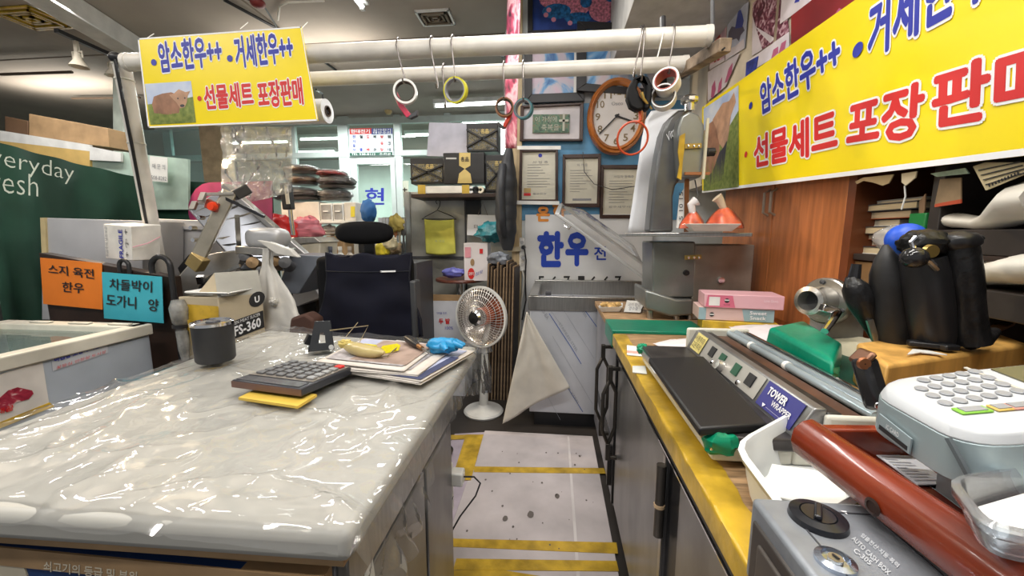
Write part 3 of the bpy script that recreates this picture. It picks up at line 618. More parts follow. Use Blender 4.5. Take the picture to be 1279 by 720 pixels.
MB().slab([cl(0, -.002, .002), cl(1, -.002, .002), cl(1, -.002, .017), cl(0, -.002, .017)], .001).out('front_strip', pm('brown_strip', (.14, .07, .05), .4), t)
kc = pm('key_grey', (.13, .13, .135), .4)
for r in range(5):
    for k in range(6):
        a, b = .09 + k * .148, .29 + r * .138
        pts = [cl(a, b, .021), cl(a + .105, b, .021), cl(a + .105, b + .1, .021), cl(a, b + .1, .021)]
        MB().slab(pts, -.006).out('key', redink if (r == 4 and k == 5) else pm('key_light', (.25, .25, .25), .4) if k == 5 else kc, t, .0015, seg=1)
yp = MB().slab([at(x, y, Z=TS - .004) for x, y in ((298, 500), (372, 511), (396, 496), (322, 488))], .006, True).out('yellow_pad', pm('pad_yellow', (.62, .42, .06), .6)); tag(yp, 'flat yellow pad under the raised front of the calculator', 'notes')  # flat yellow slab under the calculator's raised front
for a in (.2, .8): MB().box(cl(a, .5, -.006), (.015, .03, .014)).out('foot', black, t)
# phone stand
c = at(397, 436, Z=TS); t = thing('phone_stand', 'black bent metal phone stand with slot on the table', 'phone stand', c)
m = MB(); pm_ = pm('black_metal', (.02, .022, .026), .4)
A_, B_, C_, D_ = at(385, 440, Z=TS), at(417, 437, Z=TS), at(412, 401, Y=at(412, 438, Z=TS).y + .03), at(393, 402, Y=at(393, 440, Z=TS).y + .03)
h = lambda a, b: A_ + (B_ - A_) * a + ((D_ - A_) * (1 - a) + (C_ - B_) * a) * b
def ring(z): return [h(.35, .25), h(.68, .25), h(.64, .62), h(.38, .62)]
o_, i_ = [h(0, 0), h(1, 0), h(1, 1), h(0, 1)], ring(0)
off = V((0, .004, 0))
m.add(o_ + i_ + [p + off for p in o_ + i_], [(0, 1, 5, 4), (1, 2, 6, 5), (2, 3, 7, 6), (3, 0, 4, 7), (9, 8, 12, 13), (10, 9, 13, 14), (11, 10, 14, 15), (8, 11, 15, 12), (0, 8, 9, 1), (1, 9, 10, 2), (2, 10, 11, 3), (3, 11, 8, 0), (4, 5, 13, 12), (5, 6, 14, 13), (6, 7, 15, 14), (7, 4, 12, 15)])
m.out('back_plate', pm_, t, smooth=20)
MB().slab([A_, B_, B_ + V((-.035, .05, 0)), A_ + V((-.035, .05, 0))], .004, True).out('base_plate', pm_, t)
MB().bar(A_ + V((-.03, .04, .012)), A_ + V((-.02, .05, .04)), .02, .02).out('side_hook', pm_, t)
MB().lathe([(.008, 0), (.008, .002)], at(414, 434, Y=A_.y - .004), rot(90, 0, 0), 14).out('sticker_dot', pm('pale_dot', (.6, .6, .6)), t)
# newspapers
npm = pm('newsprint', (.66, .61, .56), .8, var=.08, scale=20)
def newspaper(lab, BLx, BRx, TRx, TLx, z, n, mat2=None, blocks=()):
    P = [at(*q, Z=z) for q in (BLx, BRx, TRx, TLx)]
    t = thing('newspaper', lab, 'newspaper', (P[0] + P[2]) / 2, 'newspapers on the table')
    for k in range(n):
        rr = random.Random(k + int(z * 1000)); d = V((rr.uniform(-.006, .006), rr.uniform(-.004, .004), 0))
        def fn(u, v, k=k, d=d): 
            p = (P[0] * (1 - u) + P[1] * u) * (1 - v) + (P[3] * (1 - u) + P[2] * u) * v + d
            return V((p.x, p.y, z + k * .0035 + .0014 * noise.noise(V((u * 4, v * 4, k)))))
        MB().grid(fn, 10, 8).out('folded_sheet', npm, t, solid=.0022)
    top = z + n * .0035 - .0005
    m = MB()
    for i, (a, b, c_, d_, mi) in enumerate(blocks):
        q = lambda u, v: (lambda p: V((p.x, p.y, top + .0008 + .00025 * i)))((P[0] * (1 - u) + P[1] * u) * (1 - v) + (P[3] * (1 - u) + P[2] * u) * v)
        m.m(mi).add([q(a, b), q(c_, b), q(c_, d_), q(a, d_)], [(0, 1, 2, 3)])
    m.out('printed_columns', [pm('print_grey', (.42, .40, .42), .8, var=.3, scale=60), pm('print_brown', (.34, .25, .21), .8, var=.3, scale=20), pm('print_navy', (.05, .06, .13), .8), pm('print_blue', (.42, .45, .6), .8, var=.2, scale=30)], t, smooth=0)
newspaper('lowest newspaper of the pile, its navy printed edge nearest the aisle', (418, 464), (525, 481), (592, 442), (495, 428), TS, 3, None, [(.05, .1, .95, .95, 3), (.55, .02, .99, .16, 2), (.9, .1, .99, .7, 2), (.1, .2, .5, .9, 0)])
newspaper('folded newspaper in the middle of the pile, sticking out under the top one', (402, 460), (520, 470), (560, 440), (460, 430), TS + .012, 2, None, [(.1, .1, .9, .9, 0)])
newspaper('topmost folded newspaper with brown printed photograph under the glasses', (396, 453), (504, 465), (548, 432), (455, 424), TS + .0195, 2, None, [(.05, .08, .95, .95, 0), (.32, .12, .97, .92, 1), (.05, .5, .3, .92, 3)])
NZ = TS + .0285
# glasses with yellow lenses and a wire frame
t = thing('safety_glasses', 'yellow lensed glasses with thin raised temples on newspapers', 'glasses', at(475, 443, Z=NZ))
lens = pm('yellow_lens', (.85, .75, .0), .15, trans=.3, spec=.6)
for a, b in (((449, 437), (470, 441)), ((471, 441), (498, 438))):
    P0, P1 = at(*a, Z=NZ + .004), at(*b, Z=NZ + .004); n_ = V((0, .018, .016))
    MB().prism([P0, P0 + (P1 - P0) * .15 + n_ * .9, P0 + (P1 - P0) * .8 + n_, P1 + n_ * .7, P1, P0 + (P1 - P0) * .5 - n_ * .2], (0, .002, .0)).out('lens', lens, t)
gw = pm('gold_wire', (.5, .42, .26), .3, .7)
MB().tube([at(447, 432, Z=NZ + .008), at(460, 407, Z=NZ + .05), at(412, 413, Z=NZ + .06)], .0016, 6).out('temple', gw, t)
MB().tube([at(498, 432, Z=NZ + .012), at(484, 445, Z=NZ + .004), at(470, 446, Z=NZ + .002)], .002, 6).out('temple', gw, t)
MB().tube([at(432, 421, Z=NZ + .012), at(447, 403, Z=NZ + .05)], .0012, 6).out('temple_tip', gw, t)
# pale yellow wrapped bundle
t = thing('wrapped_bundle', 'pale yellow film wrapped bundle lying beside the yellow glasses', 'bundle', at(455, 445, Z=NZ))
a, b = at(430, 434, Z=NZ + .015), at(480, 442, Z=NZ + .014)
MB().tube([a + (b - a) * k / 8 + V((0, 0, .002 * math.sin(k))) for k in range(9)], [.004, .013, .018, .019, .019, .018, .017, .013, .004], 14).out('wrap', pm('waxy_yellow', (.62, .50, .22), .3, var=.2, trans=.15, bump=.3), t)
MB().blob(a + V((.005, 0, .01)), (.022, .01, .012), .6, 3, seed=4).out('knot', pm('waxy_yellow2', (.68, .54, .16), .35), t)
# awl with black handle, blue glove
t = thing('screwdriver', 'black handled screwdriver with thin blade beside blue glove', 'tool', at(530, 433, Z=NZ))
a, b, c = at(507, 422, Z=NZ + .016), at(522, 432, Z=NZ + .01), at(540, 444, Z=NZ + .003)
MB().tube([a, a + (b - a) * .2, a + (b - a) * .8, b], [.008, .012, .011, .007], 12).out('handle', black, t)
MB().tube([b, b + (c - b) * .3], .0065, 10).out('ferrule', pm('worn_brass', (.3, .15, .06), .4, .6), t)
MB().tube([b + (c - b) * .3, c], [.003, .0012], 8).out('blade', steel, t)
gl = MB(); c = at(553, 431, Z=NZ + .014); gl.blob(c, (.045, .028, .022), .45, 1.6, seed=3)
for k, (dx, dy) in enumerate(((.06, -.002), (.062, .014), (-.045, .006), (.02, -.03))): gl.tube([c, c + V((dx * .6, dy, .004)), c + V((dx, dy * 1.2, -.004))], [.014, .012, .006], 10)
tag(gl.out('nitrile_glove', pm('blue_nitrile', (.02, .30, .62), .35, var=.2, bump=.3), smooth=60), 'crumpled bright blue rubber glove at far table edge', 'glove')

# ------------------------------------------------------------------ boxes and slicer behind the table
def upright(name, label, cat, front, Y, dep, mat, th=None, group=None, part='carton', bevel=.003):
    t = thing(name, label, cat, at(sum(p[0] for p in front) / len(front), max(p[1] for p in front), Y=Y), group)
    MB().prism([at(x, y, Y=Y) for x, y in front], (0, dep, 0)).out(part, mat, t, bevel); return t
st = thing('slicer_stand', 'low dark cabinet carrying the slicer behind the table', 'cabinet', (-1.6, 1.95, 0))
MB().ext((-2.0, 1.78, 0), (-1.25, 2.2, .66)).out('body', darkbrown, st, .004)
MB().ext((-2.02, 1.77, .66), (-1.23, 2.22, .69)).out('top', dullsteel, st, .004)
lb = thing('low_stool', 'dark low crate holding the printed carton beside the table', 'crate', (-1.4, 1.58, 0))
MB().ext((-1.62, 1.46, 0), (-1.08, 1.70, .70)).out('body', pm('dark_crate', (.06, .05, .045), .6), lb, .004)
kraft = pm('pale_kraft', (.50, .42, .29), .7, var=.15, scale=5)
hb = thing('printed_carton', 'pale kraft carton printed with black lettering, flap open, yellow tape', 'box', at(300, 445, Y=1.56))
HY = 1.52
p0, p1, p2 = at(232, 450, Y=HY), at(280, 450, Y=HY), at(333, 428, Y=HY + .14)
zt2 = at(280, 372, Y=HY).z; zb2 = .70
ftop = lambda p: V((p.x, p.y, zt2))
fbot = lambda p: V((p.x, p.y, zb2))
p3 = p0 + (p2 - p1)
m = MB().add([fbot(p0), fbot(p1), fbot(p2), fbot(p3), ftop(p0), ftop(p1), ftop(p2), ftop(p3)], [(3, 2, 1, 0), (4, 5, 6, 7), (0, 1, 5, 4), (1, 2, 6, 5), (2, 3, 7, 6), (3, 0, 4, 7)]); m.out('carton', kraft, hb, .003)
e1, e2 = ftop(p1), ftop(p2)
MB().slab([e1, e2, e2 + V((-.06, .06, .10)), e1 + V((-.06, .06, .10))], .003).out('flap', pm('grey_flap', (.36, .35, .31), .7), hb)
MB().prism([e1 + V((0, 0, 0)), e1 + V((-.06, .06, .10)), e1 + V((-.15, .05, .0))], (0, .003, 0)).out('flap', kraft, hb)
for k in range(5):
    z = zt2 - .03 - k * .022
    MB().add([V((p0.x - .003, p0.y - .003 - .002 * k, z)), V((p1.x + .002, p1.y - .004 - .002 * k, z - .008)), V((p1.x + .002, p1.y - .004 - .002 * k, z - .034)), V((p0.x - .003, p0.y - .003 - .002 * k, z - .028))], [(0, 3, 2, 1)]).out('yellow_tape', ytape, hb, smooth=0)
nrm = V((p2.y - p1.y, -(p2.x - p1.x), 0)).normalized() * .002
def face(u, z): return p1 + (p2 - p1) * u + nrm + V((0, 0, z - p1.z))
hh = zt2 - zb2
MB().add([face(.02, zb2 + .075), face(.98, zb2 + .075), face(.98, zb2 + .155), face(.02, zb2 + .155)], [(0, 1, 2, 3)]).out('black_band', ink, hb, smooth=0)
text(hb, 'lettering', 'HFS-360', face(.1, zb2 + .085), face(.9, zb2 + .085), face(.1, zb2 + .13), whiteink, .03, .002)
text(hb, 'lettering', 'FROZEN MEAT SLICER', face(.1, zb2 + .137), face(.9, zb2 + .137), face(.1, zb2 + .151), whiteink, .0, .002)
text(hb, 'lettering', '◉ FUJEE', face(.06, zb2 + .04), face(.6, zb2 + .04), face(.06, zb2 + .062), ink, .0, .002)
fc = face(.86, zb2 + .215); uu = (p2 - p1).normalized()
MB().add([fc + uu * .034 * math.cos(k * .3927) + V((0, 0, .034 * math.sin(k * .3927))) for k in range(16)], [tuple(range(16))]).out('round_mark', ink, hb, smooth=0)
text(hb, 'lettering', 'U', face(.80, zb2 + .20), face(.92, zb2 + .20), face(.80, zb2 + .23), whiteink, .04, .002)
ty = thing('foam_tray', 'white foam tray lying on top of the kraft carton', 'tray', at(275, 366, Y=1.56))
c = V((p1.x - .05, p1.y + .08, zt2 + .002))
m = MB(); m.box(c + V((0, 0, .006)), (.17, .13, .008)); 
for dx, dy, sx, sy in ((.095, 0, .03, .15), (-.095, 0, .03, .15)): m.box(c + V((dx, dy, .014)), (.035, .15, .006), rot(0, -20 if dx > 0 else 20, 0))
for dy in (.073, -.073): m.box(c + V((0, dy, .014)), (.2, .03, .006), rot(20 if dy > 0 else -20, 0, 0))
m.out('tray', white, ty, .003)
# slicer
SY = 1.95
sl = thing('meat_slicer', 'large aluminium meat slicer with tilted carriage and red button', 'slicer', at(305, 420, Y=SY))
def S_(px, py, dy=0): return at(px, py, Y=SY + dy)
# blade guard: a thick half ring round a dark disc
c = S_(284, 378, -.12); tilt = rot(80, 0, 14)
prof_r = .265
pts = []
for k in range(15):
    a = math.radians(205 - k * 9.3); pts.append(c + tilt @ V((prof_r * math.cos(a), prof_r * math.sin(a), 0)))
ax = tilt @ V((0, 0, 1))
m = MB(); vs = []
for p in pts: ip = c + (p - c) * .6; vs += [p, ip, ip - ax * .06, p - ax * .06]
m.add(vs, [(i * 4 + j, i * 4 + (j + 1) % 4, i * 4 + 4 + (j + 1) % 4, i * 4 + 4 + j) for i in range(14) for j in range(4)] + [(3, 2, 1, 0), (56, 57, 58, 59)])
m.out('blade_guard', alu, sl, .004, smooth=40)
MB().lathe([(.001, -.02), (.165, -.02), (.17, -.012), (.165, -.008), (.001, -.008)], c, tilt, 40).out('blade', darkgrey, sl)
MB().bar(S_(252, 352, -.14), S_(300, 332, -.14), .012, .016).out('deflector', steel, sl)
MB().bar(S_(252, 354, -.14), S_(250, 345, -.15), .03, .03).out('knob', chrome, sl)
# carriage: tilted ribbed table
q = [S_(235, 262, -.05), S_(282, 236, .22), S_(402, 340, .22), S_(300, 338, -.05)]
MB().slab(q, .012).out('carriage_table', pm('aluminium_plate', (.24, .25, .28), .36, .85, var=.1, scale=4), sl, .003)
for k in range(9):
    u = .08 + k * .105; a = q[0] + (q[3] - q[0]) * u; b = q[1] + (q[2] - q[1]) * u; n_ = (q[1] - q[0]).cross(q[3] - q[0]).normalized(); n_ = n_ * (.008 if n_.y < 0 else -.008)
    MB().bar(a + n_, b + n_, .005, .008).out('rib', darkgrey if k % 2 else alu, sl)
MB().bar(q[1] + V((0, 0, .02)), q[2] + V((0, 0, .02)), .05, .03).out('side_rail', pm('bright_metal', (.55, .54, .53), .3, .8), sl, .004)
# gripper head with red button
MB().bar(S_(246, 326, -.2), S_(288, 240, -.1), .085, .06).out('gripper_head', pm('gripper_metal', (.46, .42, .34), .34, .85, var=.25), sl, .006)
MB().bar(S_(240, 322, -.22), S_(254, 333, -.22), .05, .07).out('end_block', pm('brass_block', (.45, .33, .14), .4, .7), sl, .004)
MB().lathe([(.001, .012), (.018, .012), (.022, 0), (.022, -.01)], S_(265, 258, -.2), rot(90, 0, 0), 16).out('red_button', pm('red_plastic', (.75, .05, .01), .35), sl)
MB().box(S_(265, 257, -.185), (.06, .02, .045), rot(0, 25, 0)).out('switch_plate', pm('dark_red_plate', (.3, .05, .03), .5), sl, .003)
for x, y in ((240, 285), (250, 272), (243, 300)): MB().lathe([(.001, .01), (.01, .01), (.01, -.02)], S_(x, y, -.22), rot(90, 0, 0), 8).out('bolt', chrome, sl)
for x0, y0 in ((254, 243), (243, 254)):
    MB().bar(S_(x0, y0, -.2), S_(x0 + 38, y0 - 1, -.12), .03, .014).out('clamp_arm', alu, sl, .002)
    MB().bar(S_(x0 + 1, y0 - 2, -.2), S_(x0 - 3, y0 + 8, -.22), .03, .012).out('clamp_finger', alu, sl)
MB().bar(S_(292, 245, -.1), S_(310, 236, -.05), .07, .05).out('black_grip', black, sl, .006)
MB().bar(S_(280, 247, -.14), S_(330, 271, -.1), .018, .014).out('rod', black, sl)
MB().bar(S_(296, 270, -.1), S_(300, 335, 0), .02, .03).out('rod', steel, sl)
# motor and gear
MB().blob(S_(335, 298, -.05), (.10, .07, .055), n=24, m=14, p=.6).out('motor_cover', pm('motor_grey', (.42, .42, .43), .4, .3), sl)
MB().bar(S_(305, 312, -.05), S_(360, 315, -.05), .12, .04).out('motor_plate', alu, sl, .004)
for x, y, r, mt in ((318, 330, .03, 'b'), (328, 340, .022, 'k'), (345, 328, .03, 'b'), (308, 322, .026, 'k'), (358, 330, .03, 'k'), (338, 352, .02, 'b')):
    MB().lathe([(r, -.05), (r, .03), (.001, .035)], S_(x, y, -.08), rot(70, 0, 20), 12).out('gear_knob', pm('bronze_part', (.22, .14, .07), .45, .7) if mt == 'b' else darkgrey, sl)
MB().prism([S_(345, 365), S_(362, 318), S_(402, 320), S_(372, 368)], (0, .2, 0)).out('base', pm('slate_metal', (.20, .22, .26), .4, .4), sl, .004)
MB().bar(S_(225, 385, -.02), S_(345, 378, -.02), .3, .12).out('chassis', darkgrey, sl, .01)
MB().tube([S_(238, 330), S_(225, 345), S_(205, 352), S_(195, 345)], .004, 6).out('power_cord', offwhite, sl)
MB().prism([S_(222, 335), S_(236, 318), S_(240, 330), S_(226, 345)], (0, .1, 0)).out('black_bracket', black, sl)
# white cotton bag hanging from the slicer
bg = thing('white_cloth_bag', 'white plastic bag tied and hanging from slicer front', 'bag', at(350, 412, Y=1.68))
def bagf(u, v):
    a = 2 * math.pi * u; k = v
    wdt = .018 + .10 * max(0, (k - .22)) ** .8 * (1 if k < .93 else 1 - (k - .93) * 3)
    cx_ = at(334 + 22 * max(0, k - .2), 310 + 104 * k, Y=1.76)
    r = wdt * (1 + .22 * math.sin(a * 5 + k * 4) + .25 * noise.noise(V((math.cos(a) * 2, math.sin(a) * 2, k * 4))))
    return cx_ + V((r * math.cos(a) * 1.25, r * math.sin(a) * .6, 0))
MB().grid(bagf, 36, 26).out('sack', pm('milky_bag', (.55, .53, .49), .35, var=.15), bg, smooth=180)
MB().blob(at(342, 377, Y=1.70), (.02, .02, .018), .4, 3).out('knot', pm('milky_bag', (.7, .7, .7)), bg)
MB().prism([at(x, y, Y=1.72) for x, y in ((320, 300), (345, 318), (372, 322), (362, 312), (338, 303))], (0, .03, 0)).out('bag_mouth', pm('milky_bag', (.7, .7, .7)), bg, .004)

# ------------------------------------------------------------------ office chair and work vest
CYY = 1.70
ch = thing('office_chair', 'black high back office chair behind the table', 'chair', (-.88, 1.95, 0))
chb = pm('chair_fabric', (.006, .006, .007), .85, var=.2, spec=.15)
c = at(455, 291, Y=CYY + .03); MB().blob(c, (.135, .05, .052), n=28, m=16, p=.75).out('headrest', chb, ch)
MB().bar(c + V((0, .04, -.02)), c + V((0, .05, -.16)), .05, .02).out('headrest_post', black, ch, .004)
MB().fbox(400, 322, 512, 440, CYY + .05, .07).out('backrest', chb, ch, .025, seg=3)
MB().bar(at(518, 350, Y=CYY + .06), at(521, 420, Y=CYY + .06), .03, .07).out('back_frame', pm('chair_frame', (.05, .052, .056), .4), ch, .008)
MB().ext((-1.12, 1.80, .44), (-.62, 2.28, .53)).out('seat', chb, ch, .03, seg=3)
MB().lathe([(.028, .1), (.028, .44)], (-.88, 2.02, 0), n=14).out('gas_column', chrome, ch)
for k in range(5):
    a = k * 1.2566; p = V((-.88 + .3 * math.cos(a), 2.02 + .3 * math.sin(a), .07)); MB().bar((-.88, 2.02, .1), p, .04, .03).out('base_leg', black, ch, .004)
    cst = MB().lathe([(.001, -.02), (.028, -.02), (.028, .02), (.001, .02)], p - V((0, 0, .04)), rot(90, 0, k * 72), 14).out('caster', black, ch)
vm = pm('navy_nylon', (.007, .0075, .017), .7, spec=.2, var=.25, scale=6, bump=.1)
ve = thing('work_vest', 'dark navy work vest draped over the office chair back', 'vest', at(450, 415, Y=CYY))
sil = [(386, 424), (390, 396), (398, 372), (401, 345), (399, 322), (404, 317), (430, 314), (452, 318), (478, 314), (505, 317), (510, 323), (508, 350), (514, 376), (523, 402), (524, 424)]
def vest(u, v):
    y = 424 - 108 * v
    def edge(pts):
        for (xa, ya), (xb, yb) in zip(pts, pts[1:]):
            if min(ya, yb) <= y <= max(ya, yb): return xa + (xb - xa) * (y - ya) / (yb - ya if yb != ya else 1)
        return pts[-1][0]
    l, r = edge(sil[:5]), edge(sil[:9:-1]); x = l + (r - l) * u
    top = 424 - 108 - (3 * math.cos(u * 12.5))
    p = at(x, y if v < .99 else top + 3, Y=CYY)
    p.y += .05 * (2 * u - 1) ** 2 - .03 * v * (1 - v) + .012 * noise.noise(V((u * 3, v * 4, 0))) + .006 * math.sin(u * 9 + v * 3) * (1 - v)
    return p
MB().grid(vest, 40, 30).out('back_panel', vm, ve, smooth=180, solid=.006)
m = MB().tube([vest(k / 20, .78) + V((0, -.005, 0)) for k in range(21)], .0022, 5); m.out('yoke_seam', pm('seam_dark', (.006, .007, .014), .8), ve)
m = MB().tube([vest(.01, k / 20) + V((0, -.003, 0)) for k in range(21)], .004, 5); m.tube([vest(.99, k / 20) + V((0, -.003, 0)) for k in range(21)], .004, 5); m.out('arm_hem', pm('seam_dark', (.006, .007, .014), .8), ve)
MB().prism([at(x, y, Y=vest(.72, .78).y - .008) for x, y in ((475, 340.5), (494, 340), (494, 338), (475, 338.5))], (0, .001, 0)).out('logo_strip', whiteink, ve)
tub = MB().fbox(360, 388, 392, 412, 1.55, .1); 
brb = MB().prism([at(x, y, Y=1.58) for x, y in ((362, 398), (380, 392), (392, 400), (394, 446), (356, 446))], (0, .08, 0)).out('brown_cloth', pm('dark_brown_cloth', (.07, .03, .02), .8), None, .012); tag(brb, 'dark brown cloth heap between white bag and vest', 'cloth')

# ------------------------------------------------------------------ shelf with covered trays, left of the shop door
SHY = 2.9
rk = thing('metal_rack', 'white metal rack holding covered trays in front of glass', 'rack', (at(375, 300, Y=SHY).x, SHY + .2, 0))
xa, xb = at(335, 300, Y=SHY).x, at(446, 300, Y=SHY).x
for z in (at(400, 276, Y=SHY).z, at(400, 303, Y=SHY).z - .1, .35): MB().ext((xa, SHY, z - .02), (xb, SHY + .4, z)).out('shelf', white, rk, .003)
for x in (xa + .02, xb - .02):
    for y in (SHY + .02, SHY + .38): MB().ext((x - .012, y - .012, 0), (x + .012, y + .012, at(400, 276, Y=SHY).z)).out('upright', offwhite, rk)
zs = at(400, 276, Y=SHY).z; zl = at(400, 303, Y=SHY).z - .1
def on(px, dy=.0): p = at(px, 276, Y=SHY + dy); return p.x
def crate(name, lab, x0, x1, y0, mat, dy=.03, dep=.22, cat='box', grp=None, base=None, extra=None):
    b = zs if base is None else base
    t = thing(name, lab, cat, ((on(x0) + on(x1)) / 2, SHY + dy + dep / 2, b), grp)
    zt__ = at(400, y0, Y=SHY + dy).z
    MB().ext((on(x0), SHY + dy, b), (on(x1), SHY + dy + dep, zt__)).out('body', mat, t, .006)
    if extra: 
        MB().ext((on(x0) + .008, SHY + dy - .004, b + .012), (on(x1) - .008, SHY + dy, zt__ - .012)).out('drawer_front', extra, t, .003)
        MB().ext(((on(x0) + on(x1)) / 2 - .02, SHY + dy - .012, (b + zt__) / 2), ((on(x0) + on(x1)) / 2 + .02, SHY + dy - .004, (b + zt__) / 2 + .01)).out('handle', white, t)
    return t
smoke = pm('smoky_drawer', (.34, .34, .33), .2, var=.3)
crate('storage_box', 'long cream storage box, leftmost on the rack shelf', 349, 397, 252, pm('cream_box', (.66, .63, .58), .5))
crate('drawer_box', 'smoky drawer box next to the long cream box', 398, 413, 254, white, grp='small drawers on the rack', extra=smoke)
crate('drawer_box', 'smoky drawer box in the middle of the rack, second drawer', 414, 427, 254, white, grp='small drawers on the rack', extra=smoke)
cc_ = crate('carton', 'pale carton with yellow warning label at rack end', 428, 443, 253, pm('cream_box', (.66, .63, .58)))
MB().prism([at(438, 258, Y=SHY + .025), at(443, 258, Y=SHY + .025), at(443, 271, Y=SHY + .025), at(438, 271, Y=SHY + .025)], (0, .003, 0)).out('warning_label', pm('label_yellow', (.7, .6, .05)), cc_)
zc_ = at(400, 252, Y=SHY).z
wrapm = film('tray_wrap', gloss=.9, rough=.1, bump=1., bscale=18, haze=.03)
def covered(lab, px, py, rx, rz, col, seed, tray=pm('smoky_tray', (.09, .085, .08), .3)):
    c = at(px, py, Y=SHY + .14); t = thing('covered_tray', lab, 'tray', c - V((0, 0, rz)), 'film covered trays on the rack')
    MB().blob(c, (rx, .12, rz * .8), .25, 2.5, seed=seed).out('contents', col, t, smooth=60)
    MB().lathe([(.001, 0), (rx * .9, 0), (rx * 1.05, .02), (rx, .02), (rx * .85, .006)], c - V((0, 0, rz)), n=24, sy=.8).out('tray', tray, t)
    MB().blob(c + V((0, 0, .004)), (rx * 1.08, .135, rz * 1.05), .12, 3, seed=seed + 9).out('film_cover', wrapm, t, smooth=60)
dk = pm('dark_food', (.03, .022, .02), .5, var=.5, scale=25)
covered('dark covered tray on the storage box, lowest left of pile', 374, 243, .19, .05, dk, 1); covered('dark covered tray beside the carton, lowest right of pile', 419, 244, .12, .045, dk, 2)
covered('brown covered tray stacked second on the left pile', 380, 226, .11, .035, pm('brown_food', (.2, .12, .06), .5, var=.4, scale=25), 3)
covered('dark brown covered tray topping the left pile', 378, 213, .13, .035, pm('brown_food2', (.10, .055, .03), .5, var=.4, scale=25), 4)
covered('black covered tray in the right pile, under the red one', 421, 228, .14, .05, dk, 5); covered('red topped covered tray crowning the right pile', 415, 218, .10, .03, pm('red_food', (.28, .02, .02), .4), 6)
# scale with pole display
SCY = 2.5
sc = thing('label_scale', 'weighing scale with tall black pole display beside the slicer', 'scale', at(375, 380, Y=SCY))
MB().tube([at(366, 294, Y=SCY), at(362, 258, Y=SCY)], .014, 12).out('pole', chrome, sc)
MB().bar(at(361, 262, Y=SCY - .01), at(357, 229, Y=SCY - .01), .06, .05).out('display_head', black, sc, .006)
MB().bar(at(360, 255, Y=SCY - .045), at(357, 232, Y=SCY - .045), .022, .008).out('display_strip', pm('cream_strip', (.6, .55, .45), .5), sc)
MB().prism([at(x, y, Y=SCY) for x, y in ((348, 297), (392, 296), (400, 303), (350, 307))], (0, .25, 0)).out('platform', steel, sc, .004)
MB().prism([at(x, y, Y=SCY + .01) for x, y in ((350, 307), (400, 303), (398, 350), (352, 350))], (0, .22, 0)).out('body', pm('cream_metal', (.55, .52, .44), .45), sc, .008)
MB().prism([at(x, y, Y=SCY) for x, y in ((372, 330), (394, 328), (394, 345), (374, 348))], (0, .012, 0)).out('open_bay', black, sc)
MB().lathe([(.012, 0), (.012, .012), (.001, .012)], at(383, 319, Y=SCY), rot(90, 0, 0), 12).out('screw_knob', pm('copper_knob', (.4, .2, .12), .5), sc)
MB().ext((at(345, 380, Y=SCY).x, SCY - .05, 0), (at(400, 380, Y=SCY).x, SCY + .3, at(370, 352, Y=SCY - .05).z)).out('pedestal', darkgrey, sc)
MB().prism([at(x, y, Y=2.3) for x, y in ((355, 360), (392, 357), (400, 372), (372, 383), (352, 380))], (0, .2, 0)).out('side_shelf', pm('pale_grey_metal', (.5, .5, .52)), sc, .004)
def heap(name, label, cat, px, py, Y, r, mat, seed=1, amp=.45, p=1.):
    c = at(px, py, Y=Y); return tag(MB().blob(c, r, amp, 2.4, 26, 16, seed=seed, p=p).out(name, mat, smooth=60), label, cat)
heap('red_bag', 'red plastic bag behind the slicer carriage', 'bag', 350, 288, 2.72, (.12, .08, .11), pm('red_bag', (.52, .02, .02), .35), 2)
heap('pink_bag', 'pink striped plastic bag beside scale pole', 'bag', 384, 286, 2.80, (.12, .07, .09), pm('pink_bag', (.55, .16, .2), .4, var=.3, stretch=(1, 1, 8)), 5)
heap('blue_bag', 'blue plastic bag tucked behind the red bag', 'bag', 330, 277, 2.85, (.09, .06, .05), pm('blue_bag', (.02, .06, .35), .35), 3)
bb = crate('brown_basket', 'small brown basket with white tangled cloth under the rack', 403, 425, 295, card, base=zl, cat='basket')
heap('white_rag', 'tangled white rag lying in brown basket', 'rag', 412, 288, SHY + .1, (.07, .06, .04), white, 7, .7)
for k, (px, c_, lab) in enumerate(((402, (.03, .2, .55), 'blue spray bottle behind vest shoulder'), (413, (.05, .06, .1), 'dark bottle next to blue spray bottle'), (425, (.5, .5, .48), 'pale bottle beside dark bottle behind vest'), (437, (.3, .25, .2), 'brownish bottle right of pale bottle behind vest'))):
    c = at(px, 318, Y=2.6); t = thing('bottle', lab, 'bottle', V((c.x, c.y, c.z - .1)), 'bottles behind the vest')
    MB().lathe([(.001, -.1), (.03, -.1), (.03, -.01), (.012, .012), (.012, .03), (.001, .03)], c, n=14).out('body', pm('bottle_%d' % k, c_, .3), t)
    MB().lathe([(.014, .03), (.014, .055), (.001, .055)], c, n=12).out('cap', pm('bottle_cap_%d' % k, tuple(min(1, x * 1.4 + .05) for x in c_), .4), t)
ls = MB().ext((at(403, 330, Y=2.5).x, 2.5, 0), (at(520, 330, Y=2.5).x, 2.85, at(400, 327, Y=2.55).z)); tag(ls.out('low_counter', pm('dark_counter', (.05, .05, .055), .5), None, .004), 'dark low counter behind the chair, bottles on it', 'counter')

